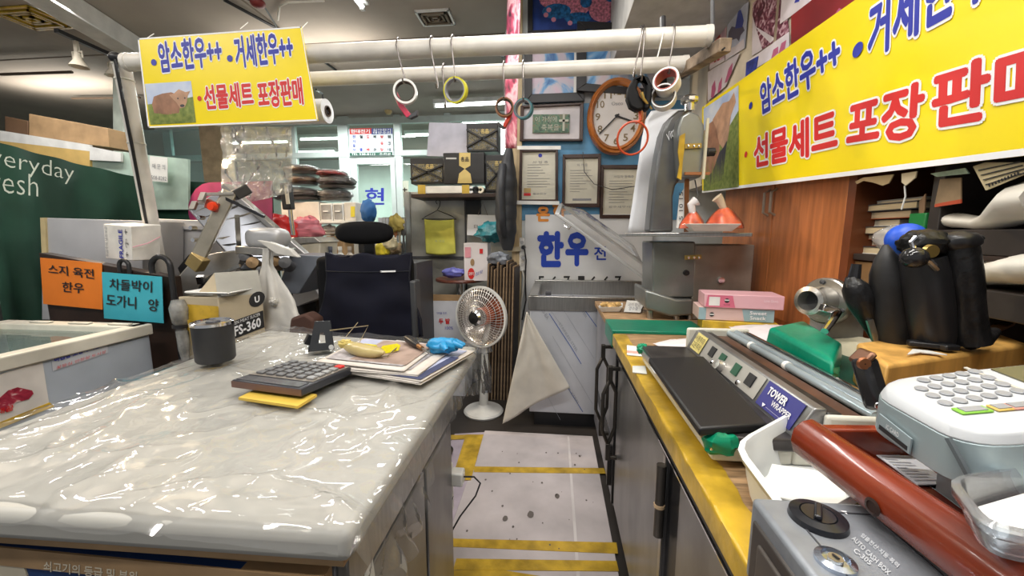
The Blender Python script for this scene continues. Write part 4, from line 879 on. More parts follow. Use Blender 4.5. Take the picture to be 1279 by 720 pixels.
# ------------------------------------------------------------------ behind the chair: cloths, tools, sign
heap('blue_cloth', 'blue cloth bundle hanging right of the covered trays', 'cloth', 460, 264, 2.9, (.06, .05, .085), pm('blue_cloth', (.02, .12, .36), .7), 8, .3)
es = thing('electrical_shop_sign', 'white shop sign with red and navy header hanging before glass', 'sign', at(462, 195, Y=4.6))
EY = GY - .056
MB().fbox(437, 160, 490, 195, EY, .02).out('board', pm('sign_white', (.66, .7, .76), .5, var=.04), es)
def er(x0, y0, x1, y1, mat, nm): a, b = at(x0, y1, Y=EY), at(x1, y0, Y=EY); MB().ext((a.x, EY - .004, a.z), (b.x, EY, b.z)).out(nm, mat, es)
er(437, 160, 464, 168, redink, 'red_header'); er(464, 160, 490, 168, pm('navy_header', (.02, .03, .2), .5), 'navy_header'); er(437, 190, 490, 195, pm('green_footer', (.0, .07, .04), .5), 'green_footer')
E2 = EY - .006
def et(s, x0, y0, x1, y1, mat, b=.02): text(es, 'lettering', s, at(x0, y1, Y=E2), at(x1, y1, Y=E2), at(x0, y0, Y=E2), mat, b)
et('현대전기', 438, 161.5, 462, 166.5, whiteink); et('심야전기\n태양수리', 466, 160.8, 488, 167.4, whiteink, .0); et('TEL 538-8112   수리공', 439, 191, 488, 194.3, whiteink, 0)
for s, x, y, mt in (('전', 440, 170, blueink), ('기', 440, 176, blueink), ('공', 440, 181, blueink), ('사', 440, 186, blueink), ('철', 449, 170, ink), ('물', 449, 186, blueink), ('도', 457.5, 170, redink), ('배', 457.5, 186, redink), ('목', 466, 170, ink), ('관', 466, 186, ink), ('방', 475, 170, redink), ('충', 475, 178, redink), ('망', 475, 186, redink), ('펌', 484, 170, ink), ('크', 484, 178, ink), ('대', 484, 186, ink)):
    et(s, x, y - 1, x + 4, y + 3, mt)
YS_ = 3.45
sp = thing('stainless_partition', 'worn stainless panel wall with shelf behind the fan', 'partition', (at(560, 350, Y=YS_).x, YS_, 0))
a, b = at(508, 240, Y=YS_), at(640, 240, Y=YS_)
MB().ext((a.x, YS_, 0), (b.x, YS_ + .03, a.z)).out('upper_sheet', pm('worn_steel', (.46, .45, .41), .35, .5, var=.35, scale=3, bump=.04), sp)
zz = at(560, 322, Y=YS_).z
MB().ext((a.x, YS_ - .012, zz - .012), (b.x, YS_, zz + .012)).out('seam', darkgrey, sp)
MB().ext((a.x - .02, YS_ - .02, 0), (a.x + .03, YS_ + .04, a.z)).out('edge_strip', steel, sp)
MB().ext((at(580, 240, Y=YS_).x, YS_ - .01, 0), (at(582, 240, Y=YS_).x, YS_, a.z)).out('seam', darkgrey, sp)
zs2 = at(560, 242, Y=YS_ - .3).z
MB().ext((at(513, 240, Y=YS_ - .3).x, YS_ - .3, zs2 - .03), (at(640, 240, Y=YS_ - .3).x, YS_ + .03, zs2)).out('shelf', darkbrown, sp, .003)
# roll on the shelf edge
t = thing('white_box', 'long white box with gold ends on the shelf under black gift boxes', 'box', at(555, 242, Y=YS_ - .29))
MB().fbox(522, 232, 583, 242, YS_ - .28, .12).out('carton', pm('cream_white', (.68, .66, .6), .5), t, .003)
for x in (522, 577): MB().fbox(x, 231, x + 9, 242.3, YS_ - .285, .13).out('gold_end', pm('gold_print', (.5, .34, .06), .4, .3), t)
for k, (px, cl_, lab) in enumerate(((588, white, 'white tube end on the shelf beside the long box'), (594, black, 'black tube end between two white tube ends'), (600, pm('cream_core', (.7, .64, .5), .5), 'cream tube end right of the black one'))):
    t = thing('paper_tube', lab, 'tube', at(px, 242, Y=YS_ - .25), 'tubes on the shelf'); r = .028
    MB().lathe([(r, 0), (r, .14), (.012, .14), (.012, 0)], at(px, 237, Y=YS_ - .28), rot(-90, 0, 0), 16, close=True).out('tube', cl_, t)
# black gift boxes
gbm = pm('gift_black', (.014, .013, .014), .35, var=.3); gold = pm('gold_label', (.55, .42, .16), .4, .4, var=.15)
def gift(lab, x0, y0, x1, y1, Y, style):
    t = thing('gift_box', lab, 'gift box', at((x0 + x1) / 2, y1, Y=Y), 'black gift boxes on the shelf'); MB().fbox(x0, y0, x1, y1, Y, .16).out('box', gbm, t, .006)
    m = MB(); r = lambda px, py: at(px, py, Y=Y - .003)
    if style == 'x':
        m = MB(); m.add([r(x0 + 2, y0 + 8), r(x1 - 2, y0 + 8), r(x1 - 2, y1 - 3), r(x0 + 2, y1 - 3)], [(3, 2, 1, 0)]); m.out('patterned_panel', ramp_mat('gift_pattern', [(.42, (.02, .02, .02)), (.5, (.22, .18, .08)), (.58, (.03, .03, .03)), (.68, (.16, .2, .3))], 55), t, smooth=0)
        for p, q in (((x0, y0 + 9), (x1, y1 - 6)), ((x1, y0 + 9), (x0, y1 - 6))): MB().bar(at(*p, Y=Y - .008), at(*q, Y=Y - .008), .012, .025, (0, 1, 0)).out('strap', gbm, t)
        text(t, 'lettering', '名品', at((x0 + x1) / 2 - 2, y0 + 14, Y=Y - .005), at((x0 + x1) / 2 + 8, y0 + 14, Y=Y - .005), at((x0 + x1) / 2 - 2, y0 + 8, Y=Y - .005), gold, .02)
    elif style == 'gold':
        cx_ = (x0 + x1) / 2 + 1
        MB().prism([r(cx_ - 7, y0 + 1), r(cx_ + 7, y0 + 1), r(cx_ + 7, y0 + 17), r(cx_, y0 + 21), r(cx_ - 7, y0 + 17)], (0, .002, 0)).out('gold_label', gold, t)
        MB().prism([r(cx_ - 9, y1 - 1), r(cx_ + 9, y1 - 1), r(cx_ + 7, y1 - 13), r(cx_, y1 - 19), r(cx_ - 7, y1 - 13)], (0, .002, 0)).out('gold_label', gold, t)
        text(t, 'lettering', '名品', at(cx_ - 5, y0 + 12, Y=Y - .005), at(cx_ + 5, y0 + 12, Y=Y - .005), at(cx_ - 5, y0 + 6, Y=Y - .005), ink, .02)
        MB().prism([r(x0 + 3, y0 + 7), r(x0 + 16, y0 + 7), r(x0 + 16, y0 + 9), r(x0 + 3, y0 + 9)], (0, .002, 0)).out('label_strip', pm('silver_strip', (.4, .4, .4)), t)
GY_ = YS_ - .27
gift('black gift box crossed by straps, left on the shelf', 513, 197, 554, 230, GY_, 'x'); gift('black gift box with gold labels in the middle of shelf', 554, 190, 605, 230, GY_ - .02, 'gold')
gift('black strapped gift box at the shelf right end', 606, 193, 634, 240, GY_, 'x'); gift('black strapped gift box perched above the gold labelled one', 583, 153, 622, 190, GY_ + .06, 'x')
pn = MB().prism([at(x, y, Y=YS_ - .1) for x, y in ((536, 153), (583, 154), (583, 196), (533, 195))], (0, .012, 0)).out('grey_sheet', pm('grey_sheet', (.46, .45, .52), .6)); tag(pn, 'plain grey board standing behind the black gift boxes', 'board')
# hanger and yellow towel
HYY = YS_ - .06
hg = thing('wire_hanger', 'black wire hanger hooked on stainless panel', 'hanger', at(548, 275, Y=HYY))
MB().tube([at(x, y, Y=HYY) for x, y in ((546, 255), (544, 252), (547, 249), (550, 252), (549, 258), (546, 263), (531, 271), (527, 274), (570, 274), (564, 270), (547, 263))], .004, 6).out('wire', black, hg)
tw = thing('yellow_towel', 'pale yellow towel hanging from black wire hanger', 'towel', at(549, 318, Y=HYY))
def towel(u, v):
    x = 530 + 37 * u + 2 * v; y = 274 + 43 * v + 1.5 * math.sin(u * 3); p = at(x, y, Y=HYY - .015); p.y += .008 * math.sin(u * 8 + 1) * v + .004 * noise.noise(V((u * 5, v * 5, 0))); return p
MB().grid(towel, 20, 20).out('cloth', pm('towel_yellow', (.58, .55, .09), .8, var=.12), tw, smooth=180, solid=.008)
text(tw, 'lettering', '축 개업', at(543, 303, Y=HYY - .035), at(555, 303, Y=HYY - .035), at(543, 300, Y=HYY - .035), pm('faded_print', (.4, .42, .2)), 0)
# white shopping bag, jacket, teal bag, white box on a round table
wb_ = thing('shopping_bag', 'white paper shopping bag hanging on the stainless panel', 'bag', at(600, 297, Y=YS_ - .1))
MB().prism([at(x, y, Y=YS_ - .12) for x, y in ((584, 268), (621, 269), (623, 297), (583, 294))], (0, .08, 0)).out('bag_body', pm('paper_bag', (.70, .71, .74), .5, var=.04), wb_, .003)
MB().tube([at(x, y, Y=YS_ - .12) for x, y in ((597, 269), (603, 252), (609, 269))], .003, 6).out('handle', pm('cord_brown', (.2, .16, .12), .7), wb_)
text(wb_, 'lettering', 'ELLE', at(592, 285, Y=YS_ - .124), at(606, 285, Y=YS_ - .124), at(592, 281, Y=YS_ - .124), greyink, 0)
MB().prism([at(x, y, Y=YS_ - .02) for x, y in ((582, 246), (600, 246), (600, 268), (582, 268))], (0, .02, 0)).out('black_card', black); tag(bpy.data.objects['black_card'], 'small black card above the white shopping bag', 'card')
jk = thing('padded_jacket', 'dark padded jacket hanging against the wooden post', 'jacket', at(632, 310, Y=3.02))
jm = pm('dark_padding', (.03, .033, .04), .55, var=.2)
def jacket(u, v):
    a = 2 * math.pi * u; y = 185 + 128 * v; c = at(636 - 4 * math.sin(v * 2.6), y, Y=2.96); q = (.32 + .68 * min(1, v * 3.2)) * (1 - .55 * max(0, v - .82) / .18)
    r = q * (1 + .07 * abs(math.sin(v * 22)) + .12 * noise.noise(V((math.cos(a) * 1.5, math.sin(a) * 1.5, v * 4)))); return c + V((.074 * r * math.cos(a), .08 * r * math.sin(a), 0))
MB().grid(jacket, 28, 60).out('body', jm, jk, smooth=180)
MB().tube([at(628, 205, Y=2.88), at(625, 240, Y=2.87), at(627, 272, Y=2.88), at(630, 296, Y=2.88)], [.026, .034, .03, .022], 12).out('sleeve', jm, jk, smooth=180)
heap('teal_bag', 'crumpled teal plastic bag on the white carton', 'bag', 614, 291, 3.12, (.12, .08, .08), pm('teal_film', (.03, .20, .24), .25, var=.4, bump=.8, scale=14), 11, .6)
rt = thing('round_side_table', 'small round brown side table behind the heater fan', 'table', at(575, 440, Y=2.85)); c = at(575, 351, Y=3.2)
rt.location = (c.x, c.y, 0)
MB().lathe([(.001, 0), (.2, 0), (.205, .012), (.2, .024), (.001, .024)], c, n=32).out('tabletop', pm('red_brown_top', (.12, .03, .018), .3), rt)
MB().tube([V((c.x, c.y, .03)), c], .035, 14).out('pedestal', steel, rt); MB().lathe([(.15, 0), (.14, .03), (.001, .035)], (c.x, c.y, 0), n=24).out('base', black, rt)
wx = thing('white_red_carton', 'white carton with pink and red print on round side table', 'box', at(595, 350, Y=3.1))
WY = 3.06
MB().fbox(580, 304, 609, 351, WY, .16).out('carton', pm('carton_white', (.72, .68, .7), .5, var=.04), wx, .003)
for pts, mt in (([(580.6, 309), (588, 309), (588, 322), (580.6, 322)], pm('pink_print', (.7, .3, .36))), ): MB().prism([at(x, y, Y=WY - .003) for x, y in pts], (0, .002, 0)).out('pink_panel', mt, wx)
MB().prism([at(x, y, Y=WY - .003) for x, y in ell(588.5, 342, 4.2, 7)], (0, .002, 0)).out('red_oval', redink, wx); MB().prism([at(x, y, Y=WY - .003) for x, y in ell(590, 328, 2.6, 4.5)], (0, .002, 0)).out('brown_oval', card, wx)
text(wx, 'lettering', '오뚜기', at(585.5, 344.5, Y=WY - .005), at(591.5, 344.5, Y=WY - .005), at(585.5, 340, Y=WY - .005), whiteink, .02)
text(wx, 'lettering', '참맛', at(594, 345, Y=WY - .005), at(603, 341, Y=WY - .005), at(594, 341, Y=WY - .005), blueink, 0); MB().prism([at(x, y, Y=WY - .003) for x, y in ((599, 311), (603, 311), (603, 317), (599, 317))], (0, .002, 0)).out('red_mark', redink, wx)
heap('violet_bag', 'small violet blue plastic bag beside the white carton', 'bag', 567, 341, 3.1, (.095, .06, .04), pm('violet_film', (.16, .17, .55), .3, var=.3), 14, .4)
heap('grey_film', 'grey plastic film stuffed between cartons beside the post', 'film', 622, 324, 2.9, (.08, .06, .05), pm('grey_film', (.2, .22, .26), .3, var=.4), 15, .5)
# flattened cartons leaning between table and post
for k in range(9):
    x = 609 + k * 3.9; Yk = 2.80 - .0 * k; t = thing('flattened_carton', ['leftmost', 'second', 'third', 'fourth', 'middle', 'sixth', 'seventh', 'eighth', 'rightmost'][k] + ' flattened brown carton standing on edge beside wooden post', 'cardboard', at(x, 440, Y=Yk), 'flattened cartons by the post')
    t.location.z = 0
    a, b = at(x, 330 + (k % 3) * 4 - k * .6, Y=Yk), at(x - 4, 480, Y=Yk); b.z = 0.0
    hexv = (.13 + .05 * ((k * 7) % 3) / 2, .09, .055)
    MB().prism([b, b + V((.011, 0, 0)), a + V((.011, 0, 0)), a], (.02, .22, 0)).out('sheet', pm('carton_%d' % (k % 3), tuple(c * (1.0, .75, 1.25)[k % 3] for c in (.24, .165, .10)), .8, var=.3, scale=20), t)
    MB().prism([b + V((.012, .005, 0)), b + V((.017, .005, 0)), a + V((.017, .005, -.01)), a + V((.012, .005, -.01))], (.02, .2, 0)).out('inner_sheet', darkbrown, t)
# printed carton under the round table
du = thing('white_carton', 'white carton with red and blue print on floor under round table', 'box', at(556, 440, Y=2.66))
DY = 2.84
a, b = at(534, 372, Y=DY), at(580, 440, Y=DY); MB().ext((a.x, DY, 0), (b.x, DY + .28, at(550, 376, Y=DY).z)).out('carton', pm('carton_grey_white', (.62, .63, .68), .5, var=.05), du, .003)
MB().prism([at(x, y, Y=DY) for x, y in ((533, 376), (578, 376), (580, 369), (536, 368))], (0, .01, 0)).out('open_flap', card, du)
text(du, 'lettering', '두 발', at(548, 405, Y=DY - .003), at(562, 405, Y=DY - .003), at(548, 398, Y=DY - .003), redink, .03); text(du, 'lettering', '가마솥 두부', at(545, 393, Y=DY - .003), at(558, 393, Y=DY - .003), at(545, 390, Y=DY - .003), blueink); text(du, 'lettering', '100%', at(556, 412, Y=DY - .003), at(566, 412, Y=DY - .003), at(556, 408, Y=DY - .003), blueink)
# tools behind the headrest
gb2 = thing('wire_basket', 'wire basket with kitchen tools hanging before the stainless panel', 'basket', at(492, 320, Y=3.3))
m = MB()
for k in range(9): x = 478 + k * 3.6; m.tube([at(x, 272, Y=3.25), at(x + .5, 302, Y=3.25)], .003, 4)
for y in (272, 288, 302): m.tube([at(478, y, Y=3.25), at(507, y, Y=3.25)], .004, 4)
m.out('wire_frame', steel, gb2)
MB().fbox(473, 272, 505, 291, 3.3, .02).out('grey_backing', pm('pale_grey_metal', (.5, .5, .52)), gb2)
for k, (x, h_, col) in enumerate(((484, 24, (.28, .1, .03)), (489, 30, (.05, .04, .035)), (494, 26, (.35, .14, .05)), (499, 30, (.3, .27, .2)), (504, 25, (.06, .06, .06)))):
    t = thing('kitchen_tool', ('reddish wooden ladle in wire basket', 'black ladle in wire basket', 'orange wooden spatula in wire basket', 'pale wooden spoon in wire basket', 'dark turner at basket end')[k], 'utensil', at(x, 318, Y=3.22), 'utensils in the wire basket')
    MB().tube([at(x, 290, Y=3.22), at(x + .6, 290 + h_, Y=3.22)], .01, 8).out('handle', pm('tool_%d' % k, col, .5), t); MB().blob(at(x, 290, Y=3.22), (.025, .01, .035)).out('head', pm('tool_%d' % k, col, .5), t)
heap('yellow_gloves', 'pair of yellow work gloves over the wire basket', 'gloves', 495, 279, 3.2, (.06, .03, .07), pm('mustard_glove', (.42, .33, .08), .7, var=.3), 21, .6)
heap('brown_basket_pile', 'light brown basket heap under the wire basket', 'basket', 490, 310, 3.1, (.08, .06, .05), pm('pale_basket', (.34, .25, .15), .7, var=.4), 23, .4)
for k, (x, y, col, lab) in enumerate(((487, 304, (.5, .45, .3), 'yellow lidded jar behind headrest'), (478, 312, (.55, .45, .03), 'yellow bottle right of headrest'), (521, 356, (.02, .2, .4), 'blue bag on the shelf right of vest'), (521, 371, (.3, .06, .03), 'red printed packet right of the vest'), (521, 388, (.1, .12, .16), 'dark packet under red packet right of vest'))):
    t = thing('packet' if k > 1 else 'jar', lab, 'packet' if k > 1 else 'jar', at(x, y + 8, Y=2.9)); MB().blob(at(x, y, Y=2.9), (.05, .05, .05), .25, 3, seed=k + 30, p=.6).out('body', pm('packet_%d' % k, col, .4, var=.4, scale=18), t)
cr = MB().prism([at(x, y, Y=GY - .02) for x, y in ((501, 226), (510, 226), (510, 258), (501, 258))], (0, .01, 0)).out('cross_card', pm('cream_card', (.55, .55, .45), .6)); tag(cr, 'cream card with a dark cross behind the glass', 'card')
m = MB(); m.box(at(505.5, 241, Y=GY - .023), (.014, .006, .15)); m.box(at(505.5, 237, Y=GY - .023), (.07, .006, .014)); m.out('cross', darkbrown, cr)
bk_ = thing('back_cupboard', 'dark cupboard against the glass front behind chair', 'cupboard', (at(480, 350, Y=3.5).x, 3.55, 0))
MB().ext((at(447, 350, Y=3.5).x, 3.35, 0), (at(508, 350, Y=3.4).x - .03, 3.75, at(480, 305, Y=3.4).z)).out('body', darkgrey, bk_, .004); MB().ext((at(447, 350, Y=3.5).x, 3.33, at(480, 305, Y=3.4).z), (at(508, 350, Y=3.4).x - .03, 3.77, at(480, 303, Y=3.4).z)).out('top', grey, bk_)

# ------------------------------------------------------------------ heater fan
fc = at(594, 405, Y=2.36); ht = thing('heater_fan', 'white pedestal heater with round wire guard standing in the aisle end', 'heater', (at(604, 515, Z=0).x, at(604, 515, Z=0).y, 0))
bx, by = ht.location.x, ht.location.y
hw = pm('heater_white', (.62, .62, .6), .35)
MB().lathe([(.001, 0), (.135, 0), (.14, .012), (.13, .024), (.05, .04), (.03, .06), (.001, .06)], (bx, by, 0), n=36).out('base', hw, ht)
MB().tube([(bx, by, .05), (bx + .01, by, .25), (bx + .015, by, fc.z - .16)], [.032, .027, .022], 16).out('stem', hw, ht)
MB().lathe([(.03, -.02), (.06, -.08), (.05, -.09), (.02, -.03)], (bx + .012, by, fc.z - .16), n=20, close=True).out('film_sleeve', clear, ht)
nrm = V((-.42, -.88, .05)).normalized(); rm = V((0, 0, 1)).rotation_difference(nrm).to_matrix(); hc = V((bx - .0, by - .0, fc.z))
RR = .195
MB().lathe([(.02, -.075), (.09, -.06), (.16, -.02), (RR, .02), (RR + .008, .022), (RR + .008, .012), (.165, -.03), (.09, -.072), (.02, -.085)], hc, rm, 44, close=True).out('reflector', pm('reflector', (.66, .60, .56), .25, .95, var=.2), ht)
MB().lathe([(RR, .012), (RR + .014, .012), (RR + .014, .034), (RR, .034)], hc, rm, 44, close=True).out('rim', hw, ht)
MB().lathe([(.05, -.06), (.062, -.06), (.062, .02), (.05, .02)], hc, rm, 32, close=True).out('heating_coil', pm('copper_coil', (.7, .16, .06), .4, .4), ht)
m = MB()
for k in range(56):
    a = 2 * math.pi * k / 56
    m.tube([hc + rm @ V((r * math.cos(a + tw_), r * math.sin(a + tw_), z)) for r, z, tw_ in ((.05, .085, 0), (.11, .07, .05), (.165, .05, .1), (RR + .004, .03, .15))], .0017, 4)
for r, z in ((.08, .08), (.115, .07), (.15, .057), (.18, .042)): m.tube([hc + rm @ V((r * math.cos(k * math.pi / 16), r * math.sin(k * math.pi / 16), z)) for k in range(32)], .0016, 4, closed=True)
m.out('wire_guard', pm('bright_wire', (.75, .72, .68), .3, .5), ht)
MB().lathe([(.001, .108), (.04, .104), (.052, .09), (.052, .02), (.06, .0)], hc, rm, 28).out('hub', chrome, ht); MB().lathe([(.001, .113), (.036, .108), (.04, .1)], hc, rm, 24).out('hub_cap', black, ht)
MB().bar(hc - nrm * .08, hc - nrm * .15, .09, .09).out('rear_housing', hw, ht, .02)
MB().tube([(bx + .015, by, fc.z - .17), hc - nrm * .11], .02, 12).out('neck', hw, ht)

# ------------------------------------------------------------------ steel chest in the corner, glass lid propped open
chx = thing('steel_chest', 'film covered stainless chest with open basin in the corner', 'chest', (.25, 2.75, 0))
cx0, cx1, cy0, cz = at(662, 370, Y=2.42).x, .66, 2.42, .865
filmw = pm('protective_film', (.60, .62, .67), .3, .25, var=.08, scale=4)
MB().ext((cx0, cy0, .1), (cx1, 3.06, cz - .08)).out('body', filmw, chx, .004)
MB().ext((cx0 + .03, cy0 + .03, 0), (cx1 - .03, 3.0, .1)).out('plinth', black, chx)
m = MB()
for a, b in (((cx0 - .01, cy0 - .01, cz - .09), (cx0 + .05, 3.06, cz)), ((cx1 - .04, cy0 - .01, cz - .09), (cx1 + .01, 3.06, cz)), ((cx0, cy0 - .01, cz - .09), (cx1, cy0 + .03, cz)), ((cx0, 3.01, cz - .09), (cx1, 3.06, cz + .03))): m.ext(a, b)
m.out('basin_rim', steel, chx, .004); MB().ext((cx0 + .04, cy0 + .02, cz - .3), (cx1 - .03, 3.02, cz - .28)).out('basin_floor', dullsteel, chx)
MB().ext((cx0 + .09, 2.7, cz - .1), (cx0 + .13, 2.76, cz - .02)).out('bracket', darkgrey, chx)
bl_ = pm('film_blue', (.03, .1, .4), .4); gl_ = pm('film_grey', (.33, .35, .4), .4)
yf = cy0 - .002
def cp(px, py, k=0): return at(px, py, Y=yf - k)
for (xa_, ya_, xb_, yb_, mt, wd_) in ((686, 392, 712, 432, bl_, .004), (712, 432, 726, 455, bl_, .004), (722, 376, 748, 412, bl_, .004), (700, 470, 728, 515, bl_, .004), (676, 372, 700, 405, gl_, .0015), (698, 378, 742, 448, gl_, .0015), (670, 470, 700, 525, gl_, .0015), (690, 420, 740, 505, gl_, .0015)):
    MB().bar(cp(xa_, ya_), cp(xb_, yb_), .001, wd_, (0, 0, 1)).out('print_line', mt, chx)
for s, bl, br, tl_ in (('STAINLESS STEEL', (712, 368), (732, 398), (714, 366)), ('STAINLESS STEEL', (698, 405), (720, 440), (700, 403)), ('430-BA', (674, 385), (683, 400), (677, 382)), ('FOR STEEL', (705, 480), (722, 506), (707, 478))):
    text(chx, 'lettering', s, cp(*bl), cp(*br), cp(*tl_), gl_, 0)
p0, p1 = at(696, 268, Y=2.56), at(815, 355, Y=2.46); back = V((.03, .42, .09))
lp = lambda u, v, h=0: p0 + (p1 - p0) * u + back * v + V((.4, 0, .6)).normalized() * h
m = MB()
for a, b in (((0, 0), (1, 0)), ((0, 1), (1, 1)), ((0, 0), (0, 1)), ((1, 0), (1, 1))): m.bar(lp(*a), lp(*b), .03, .02)
lid = m.out('lid', pm('pale_rim', (.55, .56, .57), .3, .2), chx, .005)
def dome(u, v):
    e = min(1, 5 * min(u, 1 - u)) ; f = min(1, 5 * min(v, 1 - v)); return lp(u, v, .08 * min(e, f))
MB().grid(dome, 24, 16).out('dome', film('lid_plastic', gloss=.6, rough=.08, bump=.1, bscale=4, haze=.10), lid, smooth=180)
MB().tube([lp(.1, 0, .0), lp(.1, 0, -.03), lp(.16, 0, -.03), lp(.16, 0, 0)], .005, 6).out('handle', chrome, lid)
MB().tube([lp(.97, .3, .0), lp(1.0, .3, .09), lp(1.02, .3, .02)], .005, 8).out('hinge_wire', chrome, lid)
# milky sheet thrown over the corner
ps = thing('milky_sheet', 'folded triangular milky plastic sheet leaning on the steel chest', 'plastic sheet', at(660, 530, Z=0))
def ms(u, v):
    yb = 528 - 45 * u; x = 658 + (-30 + 84 * u) * v; y = 390 + (yb - 390) * v
    p = at(x, y, Y=2.36 - .04 * v); p.y -= .02 * math.sin(u * 7 + 1) * v + .01 * noise.noise(V((u * 4, v * 4, 0))); return p
MB().grid(ms, 30, 30).out('sheet', pm('milky_film', (.66, .62, .55), .28, var=.1, trans=.1, bump=.08), ps, smooth=180, solid=.006)

# ------------------------------------------------------------------ framed pictures on the back wall
WY = BY - .012
def framed(name, label, cat, quad, wd, fm, Y=None, th=.03, back=paper, group=None, margin=0):
    Y = Y or BY - .04
    P = [at(x, y, Y=Y) for x, y in quad]                       # BL BR TR TL
    t = thing(name, label, cat, (P[0] + P[1]) / 2, group)
    for i in range(4):
        a, b = P[i], P[(i + 1) % 4]; c_ = (P[0] + P[1] + P[2] + P[3]) / 4
        ia, ib = a + (c_ - a).normalized() * wd * 1.35, b + (c_ - b).normalized() * wd * 1.35
        MB().prism([a, b, ib, ia], (0, th, 0)).out('frame_rail', fm, t, .003)
    MB().prism(P, (0, .006, 0)).out('backing', back, t).location.y += th * .6
    u, v = P[1] - P[0], P[3] - P[0]; O = P[0] + V((0, th * .6, 0))
    return t, O, u, v
def patch(t, O, u, v, pts, mat, name='print', k=1): m = MB(); flat(m, O, u, v, pts, .0008 * k); return m.out(name, mat, t, smooth=0)
meat1 = ramp_mat('meat_poster', [(.36, (.01, .03, .14)), (.45, (.02, .12, .38)), (.5, (.5, .12, .2)), (.58, (.68, .22, .32)), (.7, (.75, .45, .5))], 5, .35, 1.0)
meat2 = ramp_mat('faded_meat_poster', [(.36, (.02, .12, .36)), (.44, (.12, .32, .6)), (.5, (.5, .48, .56)), (.6, (.58, .45, .55)), (.7, (.5, .38, .5))], 4, .35, 1.6, 6, (1, 1, 1), 3.)
meat3 = ramp_mat('pale_meat_poster', [(.34, (.02, .12, .34)), (.46, (.16, .36, .62)), (.54, (.5, .5, .56)), (.66, (.55, .46, .5)), (.75, (.2, .24, .4))], 5, .35, 1.6, 6, (1, 1, 1), 8.)
bf = pm('black_frame', (.02, .019, .022), .4)
t, O, u, v = framed('framed_poster', 'framed meat poster highest on the wall, pink cuts on deep blue', 'picture', [(659, 41), (781, 38), (781, -24), (659, -20)], .03, bf, BY - .03)
patch(t, O, u, v, rect(.05, .07, .94, .95), pm('poster_blue', (.015, .05, .26), .4, var=.4), 'blue_ground')
m = MB()
for k, (cx_, cy_, rx, ry) in enumerate(((.25, .7, .13, .18), (.5, .6, .16, .26), (.78, .45, .15, .25), (.68, .8, .2, .2), (.42, .85, .14, .16))): m = MB(); flat(m, O, u, v, ell(cx_, cy_, rx, ry), .0016 + k * .0003); m.out('meat_cut', pm('pink_meat_print', (.72, .25, .34), .4, var=.55, scale=60), t, smooth=0)
m = MB()
for k, (cx_, cy_, rx, ry) in enumerate(((.3, .45, .15, .16), (.52, .3, .14, .12), (.6, .62, .06, .12), (.85, .8, .08, .2))): m = MB(); flat(m, O, u, v, ell(cx_, cy_, rx, ry), .0034 + k * .0003); m.out('blue_leaf', pm('blue_leaf_print', (.02, .16, .42), .4, var=.6, scale=50), t, smooth=0)
m = MB()
for cx_, cy_ in ((.19, .38), (.27, .28), (.44, .2), (.22, .48)): m = MB(); flat(m, O, u, v, ell(cx_, cy_, .025, .05), .005); m.out('berry', pm('berry_pink', (.75, .3, .42), .4), t, smooth=0)
t, O, u, v = framed('framed_poster', 'faded meat poster in wide black frame above the cross plaque', 'picture', [(655, 129), (730, 126), (730, 38), (655, 41)], .062, bf, BY - .05)
patch(t, O, u, v, rect(.1, .1, .82, .9), meat2, 'meat_print')
text(t, 'lettering', '한우와 함께 즐기기', O + u * .36 + v * .02, O + u * 1.0 + v * .02, O + u * .36 + v * .065, whiteink, 0, .004)
t, O, u, v = framed('framed_poster', 'tilted pale blue meat poster in black frame behind the clock', 'picture', [(720, 113), (834, 121), (830, 30), (721, 26)], .062, bf, BY - .09)
patch(t, O, u, v, rect(.07, .1, .95, .9), meat3, 'meat_print')
t, O, u, v = framed('framed_plaque', 'framed green and bronze cross plaque left of the clock', 'picture', [(649, 176), (728, 176), (729, 128), (650, 132)], .022, framewood, BY - .055, .035, pm('pale_mount', (.58, .55, .58), .5))
MB().prism([O + u * a + v * b + V((0, -.012, 0)) for a, b in rect(.2, .24, .78, .76)], (0, .012, 0)).out('bronze_plate', ramp_mat('bronze_plate', [(.35, (.02, .05, .03)), (.5, (.06, .16, .09)), (.65, (.16, .13, .07))], 30), t)
B_ = O + V((0, -.013, 0))
text(t, 'lettering', '이 가정에', B_ + u * .24 + v * .54, B_ + u * .58 + v * .54, B_ + u * .24 + v * .7, pm('pale_bronze', (.45, .45, .38), .5), 0); text(t, 'lettering', '축복을', B_ + u * .34 + v * .3, B_ + u * .62 + v * .3, B_ + u * .34 + v * .48, pm('pale_bronze', (.45, .45, .38), .5), 0)
m = MB(); m.box(B_ + u * .69 + v * .52 + V((0, -.004, 0)), (.016, .008, .12)); m.box(B_ + u * .69 + v * .57 + V((0, -.004, 0)), (.07, .008, .016)); m.out('cross', pm('pale_bronze', (.45, .45, .38)), t)
